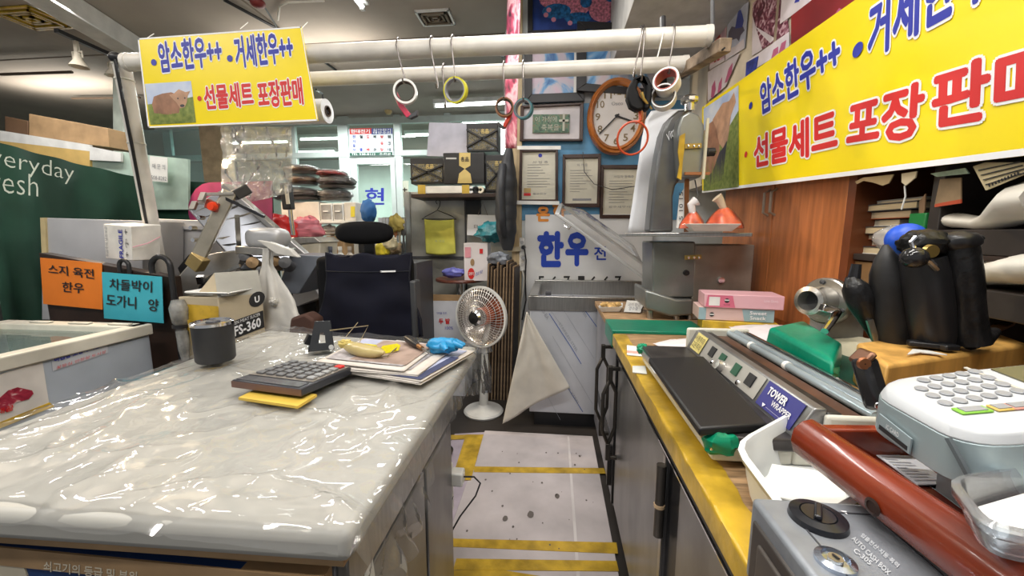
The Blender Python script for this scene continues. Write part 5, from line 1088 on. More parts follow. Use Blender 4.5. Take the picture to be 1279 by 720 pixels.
# certificates
cert = pm('certificate_paper', (.60, .57, .47), .5, var=.06)
def certificate(lab, quad, Y, heads, tape=False, emblem=False):
    t, O, u, v = framed('framed_certificate', lab, 'certificate', quad, .026, framewood, Y, .03, cert, 'framed certificates')
    if tape:
        for b in (-.02, .97):
            MB().prism([O + u * a + v * (b + c_) + V((0, -.024, 0)) for a, c_ in ((-.06, 0), (1.03, -.01), (1.03, .055), (-.06, .065))], (0, .004, 0)).out('white_strip', white, t)
    for s, a, b, c_, h_ in heads: text(t, 'lettering', s, O + u * a + v * b, O + u * c_ + v * b, O + u * a + v * (b + h_), greyink, 0, .002)
    m = MB(); rr = random.Random(len(lab))
    for k in range(9):
        b = .3 + k * .05; flat(m, O, u, v, rect(.2, b, .45 + rr.random() * .35, b + .01), .0015)
    m.out('text_line', pm('cert_ink', (.30, .29, .27), .7), t, smooth=0)
    if emblem: patch(t, O, u, v, ell(.52, .87, .05, .035), blueink, 'emblem', 2)
    return t, O, u, v
t, O, u, v = certificate('framed certificate with blue emblem and white taped strips, leftmost', [(648, 254), (697, 254), (697, 184), (649, 185)], BY - .06, [('사 업 증', .33, .73, .72, .045), ('동구청장', .35, .16, .7, .035)], True, True)
patch(t, O, u, v, rect(.12, .14, .3, .19), redink, 'red_stamp', 2); patch(t, O, u, v, rect(.12, .2, .3, .28), pm('stamp_ochre', (.55, .38, .15)), 'ochre_stamp', 2)
t, O, u, v = certificate('middle framed certificate, in dark frame below the plaque', [(702, 259), (749, 259), (751, 192), (703, 193)], BY - .05, [('허 가 증', .38, .78, .66, .05)])
patch(t, O, u, v, rect(.28, .13, .78, .17), greyink, 'grey_bar', 2)
t, O, u, v = certificate('rightmost framed certificate, lowest, beside the white strip', [(749, 273), (804, 273), (804, 206), (751, 206)], BY - .04, [('사업자 등록증', .3, .76, .75, .05), ('광주세무서장', .2, .2, .8, .04)])
wcurve = MB().tube([at(728, 190, Y=BY - .07), at(730, 215, Y=BY - .07), at(742, 230, Y=BY - .07), at(765, 237, Y=BY - .07), at(798, 232, Y=BY - .07)], .003, 5).out('loose_wire', darkgrey); tag(wcurve, 'thin loose wire drooping across the framed certificates', 'wire')
# clock
cc_ = at(770, 146, Y=BY - .07); ck = thing('wall_clock', 'oval wooden wall clock with white dial beside black tape holder', 'clock', cc_ - V((0, 0, .27)))
rm = rot(90, 0, 0); rx = 33.5 / F * BY * .985; ry = 42.5 / F * BY * .985
def ring_(prof, mat, nm, n=56): return MB().lathe(prof, cc_, rm, n, close=True, sx=rx, sy=ry).out(nm, mat, ck, smooth=60)
cw_ = pm('clock_wood', (.42, .14, .03), .25, var=.3, scale=6, coat=.4)
ring_([(1.0, -.03), (1.0, .01), (.96, .035), (.9, .03), (.87, .045), (.8, .03), (.78, .01), (.78, -.03)], cw_, 'wooden_rim')
MB().lathe([(.001, .012), (.79, .012)], cc_, rm, 48, sx=rx, sy=ry).out('dial', pm('dial_white', (.68, .64, .62), .4, var=.05), ck)
yd = cc_.y - .0135
def dl(a, r): return V((cc_.x + rx * r * math.sin(a), yd, cc_.z + ry * r * math.cos(a)))
for h_ in range(1, 13):
    p = dl(h_ * math.pi / 6, .64); s_ = .017 if h_ < 10 else .026
    text(ck, 'numeral', str(h_), p + V((-s_, 0, -.025)), p + V((s_, 0, -.025)), p + V((-s_, 0, .025)), pm('bronze_ink', (.2, .14, .06), .5), .01)
text(ck, 'lettering', 'Osco', dl(0, .32) + V((-.04, 0, -.01)), dl(0, .32) + V((.04, 0, -.01)), dl(0, .32) + V((-.04, 0, .015)), greyink)
def hand(ang, ln, wd, nm):
    o = V((cc_.x, yd - .006, cc_.z)); e = o + V((ln * math.sin(ang), 0, ln * math.cos(ang))); MB().bar(o - (e - o) * .12, e, wd, .004, (0, 1, 0)).out(nm, ink, ck)
hand(math.radians(110), .13, .011, 'hour_hand'); hand(math.radians(225), .17, .008, 'minute_hand'); MB().lathe([(.012, 0), (.012, .01), (.001, .01)], (cc_.x, yd - .004, cc_.z), rm, 12).out('pin', ink, ck)
# orange ring hanging below the clock
oc = at(790, 173, Y=1.73); r = .061
orr = MB().tube([oc + V((r * math.cos(k * math.pi / 18), -.02 * math.sin(k * math.pi / 18), r * math.sin(k * math.pi / 18))) for k in range(36)], .0045, 8, closed=True).tube([oc + V((.01, 0, r)), at(800, 150, Y=1.73), at(799, 137, Y=1.73)], .007, 8).out('orange_ring', pm('orange_red_ring', (.55, .07, .02), .3)); tag(orr, 'thin orange red ring hanging below black tape holder', 'ring')
# butcher sign on the lower wall
bs = thing('butcher_sign', 'white wall sign reading hanu in big blue brush letters', 'sign', at(735, 360, Y=BY - .02))
SGY = BY - .03
MB().ext((at(656, 300, Y=SGY).x, SGY, .55), (at(815, 300, Y=SGY).x, SGY + .02, at(735, 268, Y=SGY).z)).out('panel', pm('sign_white_panel', (.70, .70, .70), .4, var=.08, scale=3), bs)
orange = pm('orange_ink', (.72, .25, .03), .5, var=.05); kb = pm('cobalt_ink', (.01, .05, .42), .45, var=.06)
def st(s, x0, y1, x1, y0, mat, b, sh=0): text(bs, 'lettering', s, at(x0, y1, Y=SGY), at(x1, y1, Y=SGY), at(x0, y0, Y=SGY), mat, b, .002, None, sh)
st('은', 670, 277, 687, 258, orange, .05); st('하', 690, 273, 707, 253, orange, .05)
st('한', 671, 334, 704, 289, kb, .055); st('우', 706, 333, 735, 290, kb, .055); st('전', 742, 325, 757, 308, kb, .02)
for s, x in (('5', 672), ('6', 688), ('7', 704), ('1', 722), ('6', 737), ('6', 753), ('7', 768)): st(s, x, 360, x + 8, 345, ink, .01)
# power strip on the post
pw = thing('power_strip', 'white power strip with black plug on the wooden post', 'power strip', at(653, 345, Y=BY - .05))
PX = [at(x, y, Y=BY - .05) for x, y in ((648.5, 339), (655.5, 339), (655.5, 297), (648.5, 297))]
MB().prism(PX, (0, .035, 0)).out('strip_body', white, pw, .008)
for k, y in enumerate((303, 309, 321, 331)): MB().lathe([(.014, 0), (.014, .004), (.001, .004)], at(652, y, Y=BY - .05), rot(90, 0, 0), 16).out('socket', pm('socket_grey', (.5, .5, .5), .5), pw)
for y, mt in ((309, black), (322, grey)): MB().lathe([(.017, 0), (.014, .05), (.001, .05)], at(654, y, Y=BY - .05), rot(90, 0, 0), 14).out('plug', mt, pw)
MB().tube([at(655, 311, Y=BY - .1), at(657, 325, Y=BY - .1), at(656, 350, Y=BY - .08), at(657, 375, Y=BY - .1), at(652, 400, Y=BY - .1)], .006, 6).out('black_cord', black, pw)
MB().tube([at(652, 338, Y=BY - .06), at(655, 348, Y=BY - .07), at(651, 380, Y=BY - .07), at(650, 420, Y=BY - .07)], .006, 6).out('white_cord', offwhite, pw)
br_ = MB().bar(at(634, 312, Y=BY - .06), at(650, 311, Y=BY - .06), .02, .035).out('shelf_bracket', pm('beige_metal', (.5, .43, .3), .5)); tag(br_, 'beige metal bracket on post beside power strip', 'bracket')
# meat poster strip hanging edge-on beside the post
hm = thing('hanging_poster', 'narrow pink meat poster strip hanging left of wooden post', 'poster', at(638, 190, Y=2.7))
def hp(u, v):
    x0, x1 = 629 + 8 * (1 - v) ** 2 * 0, 650 - 5 * v; x0 = 634 - 8 * v + 5 * v * v
    p = at(x0 + (x1 - x0) * u, -5 + 190 * v, Y=2.72 - .10 * u); p.y += .01 * math.sin(v * 8); return p
MB().grid(hp, 6, 26).out('printed_sheet', ramp_mat('hanging_meat_print', [(.34, (.05, .02, .03)), (.46, (.42, .06, .12)), (.56, (.66, .42, .46)), (.66, (.5, .12, .16)), (.76, (.08, .05, .06))], 9, .35, 1.2, 5, (1, 1, .7)), hm, smooth=180, solid=.003)
MB().bar(at(643, -5, Y=2.76), at(628, 72, Y=2.76), .03, .02).out('black_edge', black, hm)
# ------------------------------------------------------------------ hooks and tape rolls
hookm = pm('hook_wire', (.22, .2, .19), .3, .9)
def hook(lab, px, Y, y1, r=.042, dx=0.):
    c = at(px, 0, Y=Y); zc = at(640 + (px - 640), 0, Y=Y); top = None
    # top of the pipe at this place
    line0, line1 = ((163, 78), (881, 45)) if Y == P1Y else ((200, 107), (853, 80))
    a, b = at(*line0, Y=Y), at(*line1, Y=Y); k = (at(px, 60, Y=Y).x - a.x) / (b.x - a.x); pc = a + (b - a) * k
    e = at(px + dx, y1, Y=Y - r)
    t = thing('wire_hook', lab, 'hook', e, 'wire hooks on the pipes'); R_ = r + .003
    pts = [pc + V((0, R_ * math.cos(g), R_ * math.sin(g))) for g in [math.radians(d_) for d_ in (20, 60, 90, 120, 150, 180)]]
    f = pts[-1]; pts += [f + (e - f) * .5, e + V((0, 0, .02)), e + V((0, -.004, 0)), e + V((0, -.02, -.008)), e + V((0, -.03, .008))]
    MB().tube(pts, .0033, 6).out('wire', hookm, t, smooth=60); return e
def taperoll(lab, c, ro, ri, wd, col, core, yaw, tiltx=0, disp=None, dcol=None):
    t = thing('tape_roll', lab, 'tape', c - V((0, 0, ro)), 'tape rolls hanging on hooks')
    rm = rot(90 + tiltx, 0, yaw)
    MB().lathe([(ro, -wd / 2), (ro, wd / 2), (ri + .004, wd / 2), (ri + .004, -wd / 2)], c, rm, 36, close=True).out('roll', col, t, smooth=40)
    MB().lathe([(ri + .004, -wd / 2 - .001), (ri + .004, wd / 2 + .001), (ri, wd / 2 + .001), (ri, -wd / 2 - .001)], c, rm, 32, close=True).out('core', core, t, smooth=40)
    if disp:
        side = V((-1 if disp < 0 else 1, 0, 0)); k = ro
        P = [c + V((disp * x * k, .01, z * k)) for x, z in ((.95, .25), (1.08, -.3), (.75, -1.1), (.1, -2.0), (-.25, -2.1), (-.2, -1.6), (.3, -1.0), (.55, -.6))]
        MB().prism(P, (0, wd, 0)).out('dispenser', dcol, t, .003); e = P[4]
        MB().prism([P[3], P[4], P[4] + V((-disp * .03, 0, .012)), P[3] + V((-disp * .05, 0, .03))], (0, wd, 0)).out('cutter_blade', darkgrey, t, .002)
    return t
pinkp = pm('red_pink_plastic', (.52, .03, .08), .35); redp = pm('bright_red_plastic', (.72, .04, .01), .35)
e = hook('wire hook on nearer pipe holding the white tape roll with pink dispenser', 500, P1Y, 104, dx=6); taperoll('thin white tape roll with pink dispenser on nearer pipe', e + V((0, -.0, -.035)), .05, .037, .022, white, pm('dark_core', (.05, .03, .02)), 12, 0, -1, pinkp)
hook('empty wire hook on nearer pipe, between white and yellow rolls', 541, P1Y, 110, dx=6); hook('empty wire hook hanging from the farther pipe', 555, P2Y, 134, dx=2)
e = hook('wire hook on nearer pipe holding the yellow tape roll', 567, P1Y, 102, dx=2); taperoll('bright yellow tape roll hanging on nearer pipe', e + V((0, -.0, -.035)), .051, .041, .026, pm('yellow_roll', (.66, .62, .03), .35), pm('grey_core', (.3, .3, .32), .5), -10, 6)
e = hook('wire hook on farther pipe holding the red dispenser roll', 630, P2Y, 126); taperoll('tape roll with red dispenser hanging beside the wooden post', e + V((0, -.0, -.03)), .044, .034, .024, pm('orange_brown_roll', (.35, .15, .06), .5), pm('dark_core', (.05, .03, .02)), 10, 0, .8, redp)
e = hook('wire hook on farther pipe holding the teal tape roll', 654, P2Y, 127, dx=0); taperoll('teal tape roll hanging left of the framed plaque', e + V((0, 0, -.034)), .046, .036, .03, pm('teal_roll', (.07, .25, .30), .4), pm('grey_core', (.3, .3, .32)), -14)
hook('left wire hook of the pair over the black tape holder', 799, P1Y, 96, dx=-8); e = hook('right wire hook of the pair over the black tape holder', 802, P1Y, 100, dx=-2)
t = thing('black_tape_holder', 'black looped tape holder hanging in front of clock edge', 'tape holder', at(798, 137, Y=1.72))
HY_ = 1.70
ol = [(791, 97), (800, 93), (810, 95), (815, 106), (815, 120), (812, 134), (808, 138), (804, 134), (806, 122), (807, 107), (803, 98), (798, 101), (796, 110), (800, 120), (806, 128), (804, 136), (796, 138), (787, 133), (783, 122), (785, 108)]
MB().prism([at(x, y, Y=HY_) for x, y in ol], (0, .045, 0)).out('holder_body', pm('holder_black', (.006, .006, .007), .6, spec=.2), t, .008)
MB().tube([at(801, 116, Y=HY_ - .01), at(804, 124, Y=HY_ - .01), at(814, 136, Y=HY_ + .02)], [.008, .006, .004], 8).out('brass_clip', pm('brass', (.5, .36, .12), .35, .9), t)
e = hook('wire hook on nearer pipe holding the two white rolls', 838, P1Y, 92, dx=-4)
taperoll('upper wide white tape roll with red core near the pipe end', at(833, 103, Y=1.70), .049, .038, .05, white, pm('dull_red_core', (.3, .04, .03), .5), -28, -14)
taperoll('lower white tape roll hanging below the red cored roll', at(829, 122, Y=1.72), .047, .038, .045, white, pm('dark_core', (.05, .03, .02)), -20, -6)
st_ = MB().tube([at(829, 38, Y=P1Y - .045), at(826, 52, Y=P1Y - .045), at(821, 72, Y=P1Y - .045)], .003, 5).out('white_string', white); tag(st_, 'short white string hanging from nearer pipe right part', 'string')
bm = thing('wood_bracket', 'weathered wooden strut bracing the pipe ends at right wall', 'bracket', at(875, 72, Y=1.9))
MB().bar(at(848, 92, Y=2.1), at(906, 56, Y=1.68), .05, .05).out('strut', pm('weathered_wood', (.30, .22, .15), .75, var=.55, scale=14, bump=.2), bm, .004)
MB().tube([at(905, 60, Y=1.66), at(878, 82, Y=1.9), at(846, 102, Y=2.12)], .004, 5).out('cable', black, bm)
MB().tube([at(890, 62, Y=1.78), at(890, 0, Y=1.78)], .008, 8).out('rod', darkgrey, bm)
cbl = MB().tube([at(860, -8, X=WX - .02), at(872, 12, X=WX - .02), at(880, 25, X=WX - .02), at(884, 45, X=WX - .1)], .012, 8).out('wall_cable', black); tag(cbl, 'thick black cable on beige wall at pipe end', 'cable')
bolt = MB().tube([at(828, 22, Y=1.78), at(828, 40, Y=1.76)], .012, 8).out('hanger_bolt', black); tag(bolt, 'black hanger bolt from grey soffit to nearer pipe', 'bolt')
# long white strip hanging behind the saw
ws = thing('white_strip', 'long white plastic strip hanging down left of bone saw', 'plastic strip', at(800, 292, Y=2.12))
path = [(800, 293), (806, 255), (812, 215), (818, 175), (823, 150), (830, 139), (840, 137), (848, 142), (851, 150)]
def wsf(u, v):
    k = v * (len(path) - 1); i = min(int(k), len(path) - 2); f = k - i
    x = path[i][0] + (path[i + 1][0] - path[i][0]) * f; y = path[i][1] + (path[i + 1][1] - path[i][1]) * f
    c = at(x, y, Y=2.18 - .02 * v); wv = V((.135 - .03 * v, -.12 * v, -.012 - .02 * v)); return c + wv * (u - .5)
MB().grid(wsf, 6, 32).out('strip', pm('white_strip', (.78, .79, .82), .4, var=.03), ws, smooth=180, solid=.003)

# ------------------------------------------------------------------ right wall: photos and big banner
BX = .90
def wq(px, py, X=WX - .004): return at(px, py, X=X)
def photo(lab, quad, mat, figs, k=0):
    X = WX - .006 - .003 * k; P = [wq(*q, X) for q in quad]      # BL BR TR TL
    t = thing('pinned_photo', lab, 'photo', (P[0] + P[1]) / 2, 'photo prints on the right wall')
    MB().prism(P, (.002, 0, 0)).out('print_sheet', mat, t, smooth=0)
    for i, (pts, mt) in enumerate(figs):
        MB().prism([wq(x, y, X - .0006 - .0004 * i) for x, y in pts], (.0004, 0, 0)).out('printed_figure', mt, t, smooth=0)
    return t
pinkp_ = pm('photo_pink', (.60, .40, .47), .4, var=.35, scale=12); bluep_ = pm('photo_blue', (.46, .50, .64), .4, var=.25, scale=9)
maro = ramp_mat('photo_maroon', [(.4, (.08, .015, .03)), (.5, (.2, .04, .08)), (.62, (.62, .45, .5))], 22); darkfig = pm('photo_dark', (.10, .09, .14), .5); redfig = pm('photo_red', (.35, .03, .03), .5); pale = pm('photo_pale', (.66, .60, .64), .45, var=.15)
photo('faded pink photo of a standing figure in red, leftmost on wall', [(885, 88), (905, 76), (908, 18), (885, 36)], pinkp_, [([(892, 80), (891, 60), (893, 45), (896, 36), (899, 40), (900, 50), (898, 62), (899, 78), (896, 78), (895, 64), (894, 80)], redfig), ([(885, 88), (905, 76), (905, 72), (885, 82)], pale)])
photo('blue photo of a rider on dark animal, second from left', [(906, 76), (930, 60), (935, 2), (909, 18)], bluep_, [([(908, 60), (910, 40), (914, 33), (922, 35), (928, 33), (930, 38), (925, 44), (923, 52), (920, 48), (914, 50), (910, 56)], darkfig), ([(918, 36), (920, 24), (922, 14), (925, 12), (927, 18), (929, 26), (927, 34)], pm('photo_navy', (.04, .06, .3), .5)), ([(906, 76), (930, 60), (929, 48), (918, 58), (907, 62)], pale)], 1)
photo('curled pink photo strip hanging under the rider photo', [(884, 126), (906, 108), (924, 66), (884, 90)], pale, [([(888, 122), (889, 108), (893, 100), (894, 112), (891, 122)], pm('photo_rose', (.45, .10, .2), .5)), ([(896, 116), (898, 104), (902, 96), (901, 110), (898, 116)], pm('photo_rose', (.45, .1, .2))), ([(905, 104), (910, 86), (915, 78), (914, 90), (908, 102)], pm('photo_rose', (.45, .1, .2)))], 2)
photo('maroon crowd photo in the middle of the wall prints', [(939, 70), (985, 40), (978, -22), (940, 4)], maro, [([(943, 33), (968, 48), (962, 54), (950, 42)], pale), ([(939, 70), (952, 62), (940, 20)], pale)], 0)
photo('small pale photo with pink figures above banner edge', [(932, 93), (985, 60), (985, 40), (934, 76)], pale, [([(963, 74), (966, 62), (972, 58), (972, 66)], pm('photo_rose', (.45, .1, .2))), ([(972, 68), (976, 54), (982, 50), (980, 62)], pm('photo_rose', (.45, .1, .2)))], 2)
photo('small deep blue photo touching the banner top corner', [(931, 97), (944, 88), (947, 70), (932, 78)], pm('photo_deepblue', (.03, .05, .3), .4, var=.5, scale=30), [], 3)
photo('white photo margin with a blue mark beside dark photo', [(974, 30), (1030, -10), (1020, -30), (976, 0)], pale, [([(992, 4), (998, 2), (1000, -4), (994, -2)], blueink)], 1)
photo('large dark red photo print above the yellow banner', [(988, 62), (1085, -10), (1040, -20), (988, 20)], pm('photo_red_ground', (.22, .012, .016), .35, var=.3, scale=3), [([(1040, 22), (1048, 10), (1052, 12), (1050, 20)], pm('photo_rose', (.45, .1, .2)))], 2)
bn = thing('yellow_banner', 'big yellow wall banner with grazing cow, over the brown cabinet', 'banner', at(1000, 215, X=BX), 'yellow butcher banners')
B0, T0 = at(877, 241, X=BX), at(877, 134, X=BX)
B1 = V((BX, .50, at(1279, 193, X=BX).z - .025)); s_ = (T0.z - at(1068, 0, X=BX).z) / (T0.y - at(1068, 0, X=BX).y)
T1 = V((BX, .50, T0.z - s_ * (T0.y - .5)))
MB().slab([B0, B1, T1, T0], .005).out('sheet', yellow, bn)
e_ = V((-.0008, 0, 0)); zz = V((0, 0, .014))
MB().add([B0 + e_, B1 + e_, B1 + zz + e_, B0 + zz + e_], [(0, 1, 2, 3)]).out('white_border', whiteink, bn, smooth=0)
def bp(px, py): return at(px, py, X=BX - .001)
def bt2(s, bl, br, tl_, mat): text(bn, 'lettering', s, bp(*bl), bp(*br), bp(*tl_), mat, .035, .0016, (whiteink, .045))
bt2('암소한우++', (951, 145), (1052, 89), (949, 104), blueink)
bt2('거세한우++', (1084, 78), (1330, -55), (1086, 6), blueink)
bt2('선물세트', (942, 211), (1047, 189), (942, 171), redink)
bt2('포장', (1057, 186), (1153, 172), (1060, 128), redink); bt2('판매', (1163, 163), (1330, 136), (1166, 90), redink)
for x, y, r_, k in ((938, 132, .016, 0), (1072, 62, .021, 0), (932, 193, .014, 1)):
    m = MB(); c = bp(x, y); m.add([c + V((-.002, r_ * math.sin(a * .4488), r_ * math.cos(a * .4488))) for a in range(14)], [tuple(range(13, -1, -1))]); m.out('bullet_mark', (blueink, redink)[k], bn, smooth=0)
O = bp(879, 239); cow(bn, O, bp(923, 233.5) - O, bp(879, 136) - O, 'r', True)
for yy, px in ((T0.y - .05, 0), (1.2, 0), (.6, 0)):
    MB().bar(V((BX, yy, T0.z - s_ * (T0.y - yy) - .01)), V((WX, yy, T0.z - s_ * (T0.y - yy) + .01)), .012, .012).out('hanging_peg', white, bn)
# ------------------------------------------------------------------ brown cabinet and open shelves
cab = thing('brown_cabinet', 'reddish brown cabinet with two doors below the wall banner', 'cabinet', (WX + .2, 1.9, .85))
yA, yB, yC = 2.36, at(962, 300, X=WX).y, at(1053, 300, X=WX).y
zt_c, zb_c = 1.56, .86
MB().ext((WX + .02, yC, zb_c), (WX + .4, yA, zt_c)).out('body', brown, cab)
for a, b, s in ((yA, yB, 1), (yB, yC, -1)):
    d_ = MB().ext((WX, b + .003, zb_c + .03), (WX + .02, a - .003, zt_c - .005)).out('door', brown, cab, .002)
    hy = (yB + .035) if s == 1 else (yB - .02)
    p, q = V((WX, hy, 1.33)), V((WX, hy, 1.44))
    MB().tube([p, p + V((-.022, 0, .012)), q + V((-.022, 0, -.012)), q], .006, 8).out('handle', pm('worn_handle', (.4, .34, .27), .35, .7), d_)
MB().ext((WX - .002, yC - .035, zb_c), (WX + .4, yC, zt_c)).out('side_panel', pm('dark_laminate', (.16, .045, .015), .35, var=.2), cab)
sh = thing('open_shelf_unit', 'dark open shelf unit right of the brown cabinet', 'shelf', (WX + .2, .7, .85))
sb = pm('shelf_black_brown', (.032, .024, .021), .45, var=.3); y9 = -.3
MB().ext((WX + .36, y9, .86), (WX + .4, yC - .036, 1.56)).out('back_panel', pm('shelf_dark', (.015, .012, .011), .7), sh)
MB().ext((WX, y9, 1.53), (WX + .36, yC - .036, 1.56)).out('top_panel', sb, sh)
yD = at(1157, 287, X=WX).y
MB().ext((WX, yD - .03, .85), (WX + .36, yD, 1.53)).out('divider', sb, sh, .002)
z1 = at(1200, 287, X=WX).z; z1b = at(1200, 318, X=WX).z
MB().ext((WX - .005, y9, z1b), (WX + .36, yD - .03, z1)).out('shelf_board', sb, sh, .003)
MB().ext((WX - .006, y9, z1b - .012), (WX + .1, yD - .03, z1b)).out('shelf_lip', darkbrown, sh, .002)
z2, z2b = at(1240, 363, X=WX).z, at(1240, 398, X=WX).z
MB().ext((WX - .005, y9, z2b), (WX + .36, yD - .03, z2)).out('shelf_board', sb, sh, .003)
z3 = at(1090, 318, X=WX + .02).z
MB().ext((WX + .01, yD, z3 - .02), (WX + .36, yC - .036, z3)).out('shelf_board', sb, sh, .003)
MB().ext((WX + .01, yD, .85), (WX + .03, yC - .036, .9)).out('kick', sb, sh)
# books
zb = z3
bkl = ['thick pale paperback, lowest of the stack on the dark shelf', 'paperback with curled cream pages, second from the stack bottom', 'book with orange red edge, third from the stack bottom', 'cream book in the middle of the stack', 'brown edged book above the middle of the stack', 'long cream book third from the stack top', 'thick cream book second from the stack top', 'thin grey magazine lying on the stack top']
px0 = [(1062, 1140), (1052, 1140), (1055, 1135), (1064, 1130), (1074, 1120), (1071, 1138), (1087, 1150), (1085, 1148)]
hs = [.024, .020, .018, .024, .022, .024, .022, .012]
for k in range(8):
    a, b = at(px0[k][0], 290, X=WX + .06).y, at(px0[k][1], 290, X=WX + .06).y; b = max(b, yD + .012)
    t = thing('book', bkl[k], 'book', (WX + .14, (a + b) / 2, zb), 'books stacked on the dark shelf'); d_ = .012 * ((k * 5) % 3)
    x0 = WX + .04 + d_
    MB().ext((x0, b, zb + .002), (x0 + .17, a, zb + hs[k] - .004)).out('page_block', pm('book_pages_%d' % (k % 3), ((.66, .54, .34), (.7, .62, .46), (.58, .46, .3))[k % 3], .8, var=.2, stretch=(1, 1, 60)), t)
    cm = (white, pm('book_red', (.45, .1, .03), .5), darkgrey, pm('book_brown', (.1, .07, .05), .5))[(k + (k == 2)) % 4] if k not in (2,) else pm('book_red', (.45, .1, .03), .5)
    MB().ext((x0 - .002, b - .003, zb), (x0 + .172, a + .003, zb + .002)).out('cover', cm, t); MB().ext((x0 - .002, b - .003, zb + hs[k] - .004), (x0 + .172, a + .003, zb + hs[k] - .001)).out('cover', darkgrey if k != 7 else pm('magazine_grey', (.3, .29, .28), .5), t)
    zb += hs[k]
t = thing('wooden_box', 'small brown wooden box below the book stack', 'box', (WX + .1, 1.3, .95)); a, b = at(1056, 330, X=WX + .02).y, at(1105, 330, X=WX + .02).y
MB().ext((WX + .02, b, z3 - .09), (WX + .2, a, z3 - .025)).out('box', pm('box_wood', (.22, .12, .045), .6, var=.3), t, .003); MB().ext((WX + .018, b, z3 - .098), (WX + .2, a + .01, z3 - .09)).out('cream_edge', paper, t)
MB().ext((WX + .02, yD, z3 - .12), (WX + .36, yC - .036, z3 - .1)).out('shelf_board', sb, sh)
t = MB().blob(at(1120, 298, X=WX - .01), (.03, .075, .035), .2, 4).out('clear_bag', film('bag_film', gloss=.8, rough=.12, bump=1, bscale=30, haze=.35), smooth=180); tag(t, 'crinkled clear bag beside the book stack', 'bag')
gk = MB(); a = at(1146, 283, X=WX + .01); gk.ext((a.x, a.y - .02, a.z - .035), (a.x + .02, a.y + .03, a.z + .035)); tag(gk.out('green_packet', pm('packet_green', (.01, .22, .05), .4), None, .003), 'small green packet by the dark shelf divider', 'packet')
def loose(name, lab, cat, pts, X, mat, curl=.0, marks=None):
    t = thing(name, lab, cat, at(*pts[0], X=X)); MB().prism([at(x, y, X=X + curl * i) for i, (x, y) in enumerate(pts)], (.003, 0, 0)).out('sheet', mat, t)
    if marks:
        for q in marks: MB().prism([at(x, y, X=X - .001) for x, y in q], (.001, 0, 0)).out('printed_mark', ink, t)
    return t
oldp = pm('old_paper', (.50, .37, .2), .7, var=.2)
loose('torn_paper', 'yellowed torn paper peeking under banner, left of the twisted one', 'paper', [(1068, 227), (1078, 222), (1116, 218), (1110, 229), (1102, 232), (1090, 228), (1078, 226), (1070, 230)], BX + .02, oldp)
loose('torn_paper', 'twisted cream paper tip hanging under the banner over books', 'paper', [(1126, 217), (1145, 214), (1143, 222), (1131, 232), (1126, 228)], BX + .02, pm('cream_paper', (.62, .52, .36), .7))
loose('green_paper', 'greenish printed paper tucked under banner lower edge', 'paper', [(1162, 217), (1205, 210), (1210, 217), (1170, 221)], BX + .025, pm('green_paper', (.25, .33, .24), .6, var=.3, scale=40))
t = loose('price_tag_sheet', 'cream printed tag sheet hanging under the banner at right edge', 'paper', [(1215, 208), (1231, 238), (1279, 218), (1290, 203), (1230, 203)], BX + .02, pm('tag_cream', (.55, .45, .26), .7), 0)
for k in range(4): MB().bar(at(1222 + k * 3, 213 + k * 6, X=BX + .018), at(1275 + k * 2, 202 + k * 4.5, X=BX + .018), .001, .0022).out('printed_line', ink, t)
for k in range(10): MB().bar(at(1236 + k * 4, 233.5 - k * 1.7, X=BX + .018), at(1235 + k * 4, 230 - k * 1.7, X=BX + .018), .001, .002).out('barcode_bar', ink, t)
t = loose('kraft_card', 'brown card with red band leaning on the dark divider', 'card', [(1167, 257), (1174, 224), (1200, 222), (1200, 254)], WX - .006, pm('worn_kraft', (.26, .18, .10), .7, var=.3, scale=14)); MB().prism([at(x, y, X=WX - .009) for x, y in ((1167, 259), (1168, 255), (1200, 249), (1200, 254))], (.003, 0, 0)).out('red_band', pm('rust_red', (.42, .06, .02), .6), t)
loose('brown_leaflet', 'brown leaflet standing against divider beside the books', 'paper', [(1147, 275), (1148, 252), (1156, 242), (1155, 262), (1150, 277)], WX + .012, pm('leaflet_brown', (.25, .15, .08), .6))
tag(MB().tube([at(1130, 232, X=BX + .03), at(1131, 245, X=BX + .03), at(1126, 262, X=BX + .03)], .002, 5).out('string', white), 'thin white string hanging from the twisted paper', 'string')
# film rolls on the two shelf boards
filmroll = pm('soft_white_film', (.85, .80, .70), .4, var=.15, scale=5, stretch=(1, .3, 4))
def roll(lab, pts, X, zoff, seed):
    t = thing('plastic_bag_bundle', lab, 'bundle', at(*pts[0][:2], X=X), 'white bag bundles on the dark shelves'); P = [at(x, y, X=X) for x, y, r_ in pts]; R_ = [r_ for _, _, r_ in pts]
    m = MB(); n = 18; vs = []
    for i, (p, r_) in enumerate(zip(P, R_)):
        for j in range(n):
            a = 2 * math.pi * j / n; kk = 1 + .18 * noise.noise(V((i * .6, math.cos(a) * 1.5, math.sin(a) * 1.5 + seed))); vs.append(p + V((r_ * 1.3 * math.cos(a) * kk, 0, r_ * .8 * math.sin(a) * kk)))
    fs = [(i * n + j, i * n + (j + 1) % n, (i + 1) * n + (j + 1) % n, (i + 1) * n + j) for i in range(len(P) - 1) for j in range(n)] + [tuple(range(n - 1, -1, -1)), tuple(range((len(P) - 1) * n, len(P) * n))]
    m.add(vs, fs).out('bundle', filmroll, t, smooth=80); return t
X_ = WX + .035
roll('long white plastic bundle on the upper dark shelf', [(1172, 281, .008), (1177, 277, .016), (1188, 275, .024), (1205, 277, .02), (1225, 279, .017), (1245, 274, .028), (1266, 264, .042), (1290, 252, .055), (1330, 246, .06)], X_, 0, 1)
t = roll('pale yellowish plastic bundle on the lower dark shelf', [(1212, 352, .01), (1225, 345, .028), (1245, 340, .036), (1270, 337, .042), (1300, 335, .048), (1340, 335, .05)], X_, 0, 5)

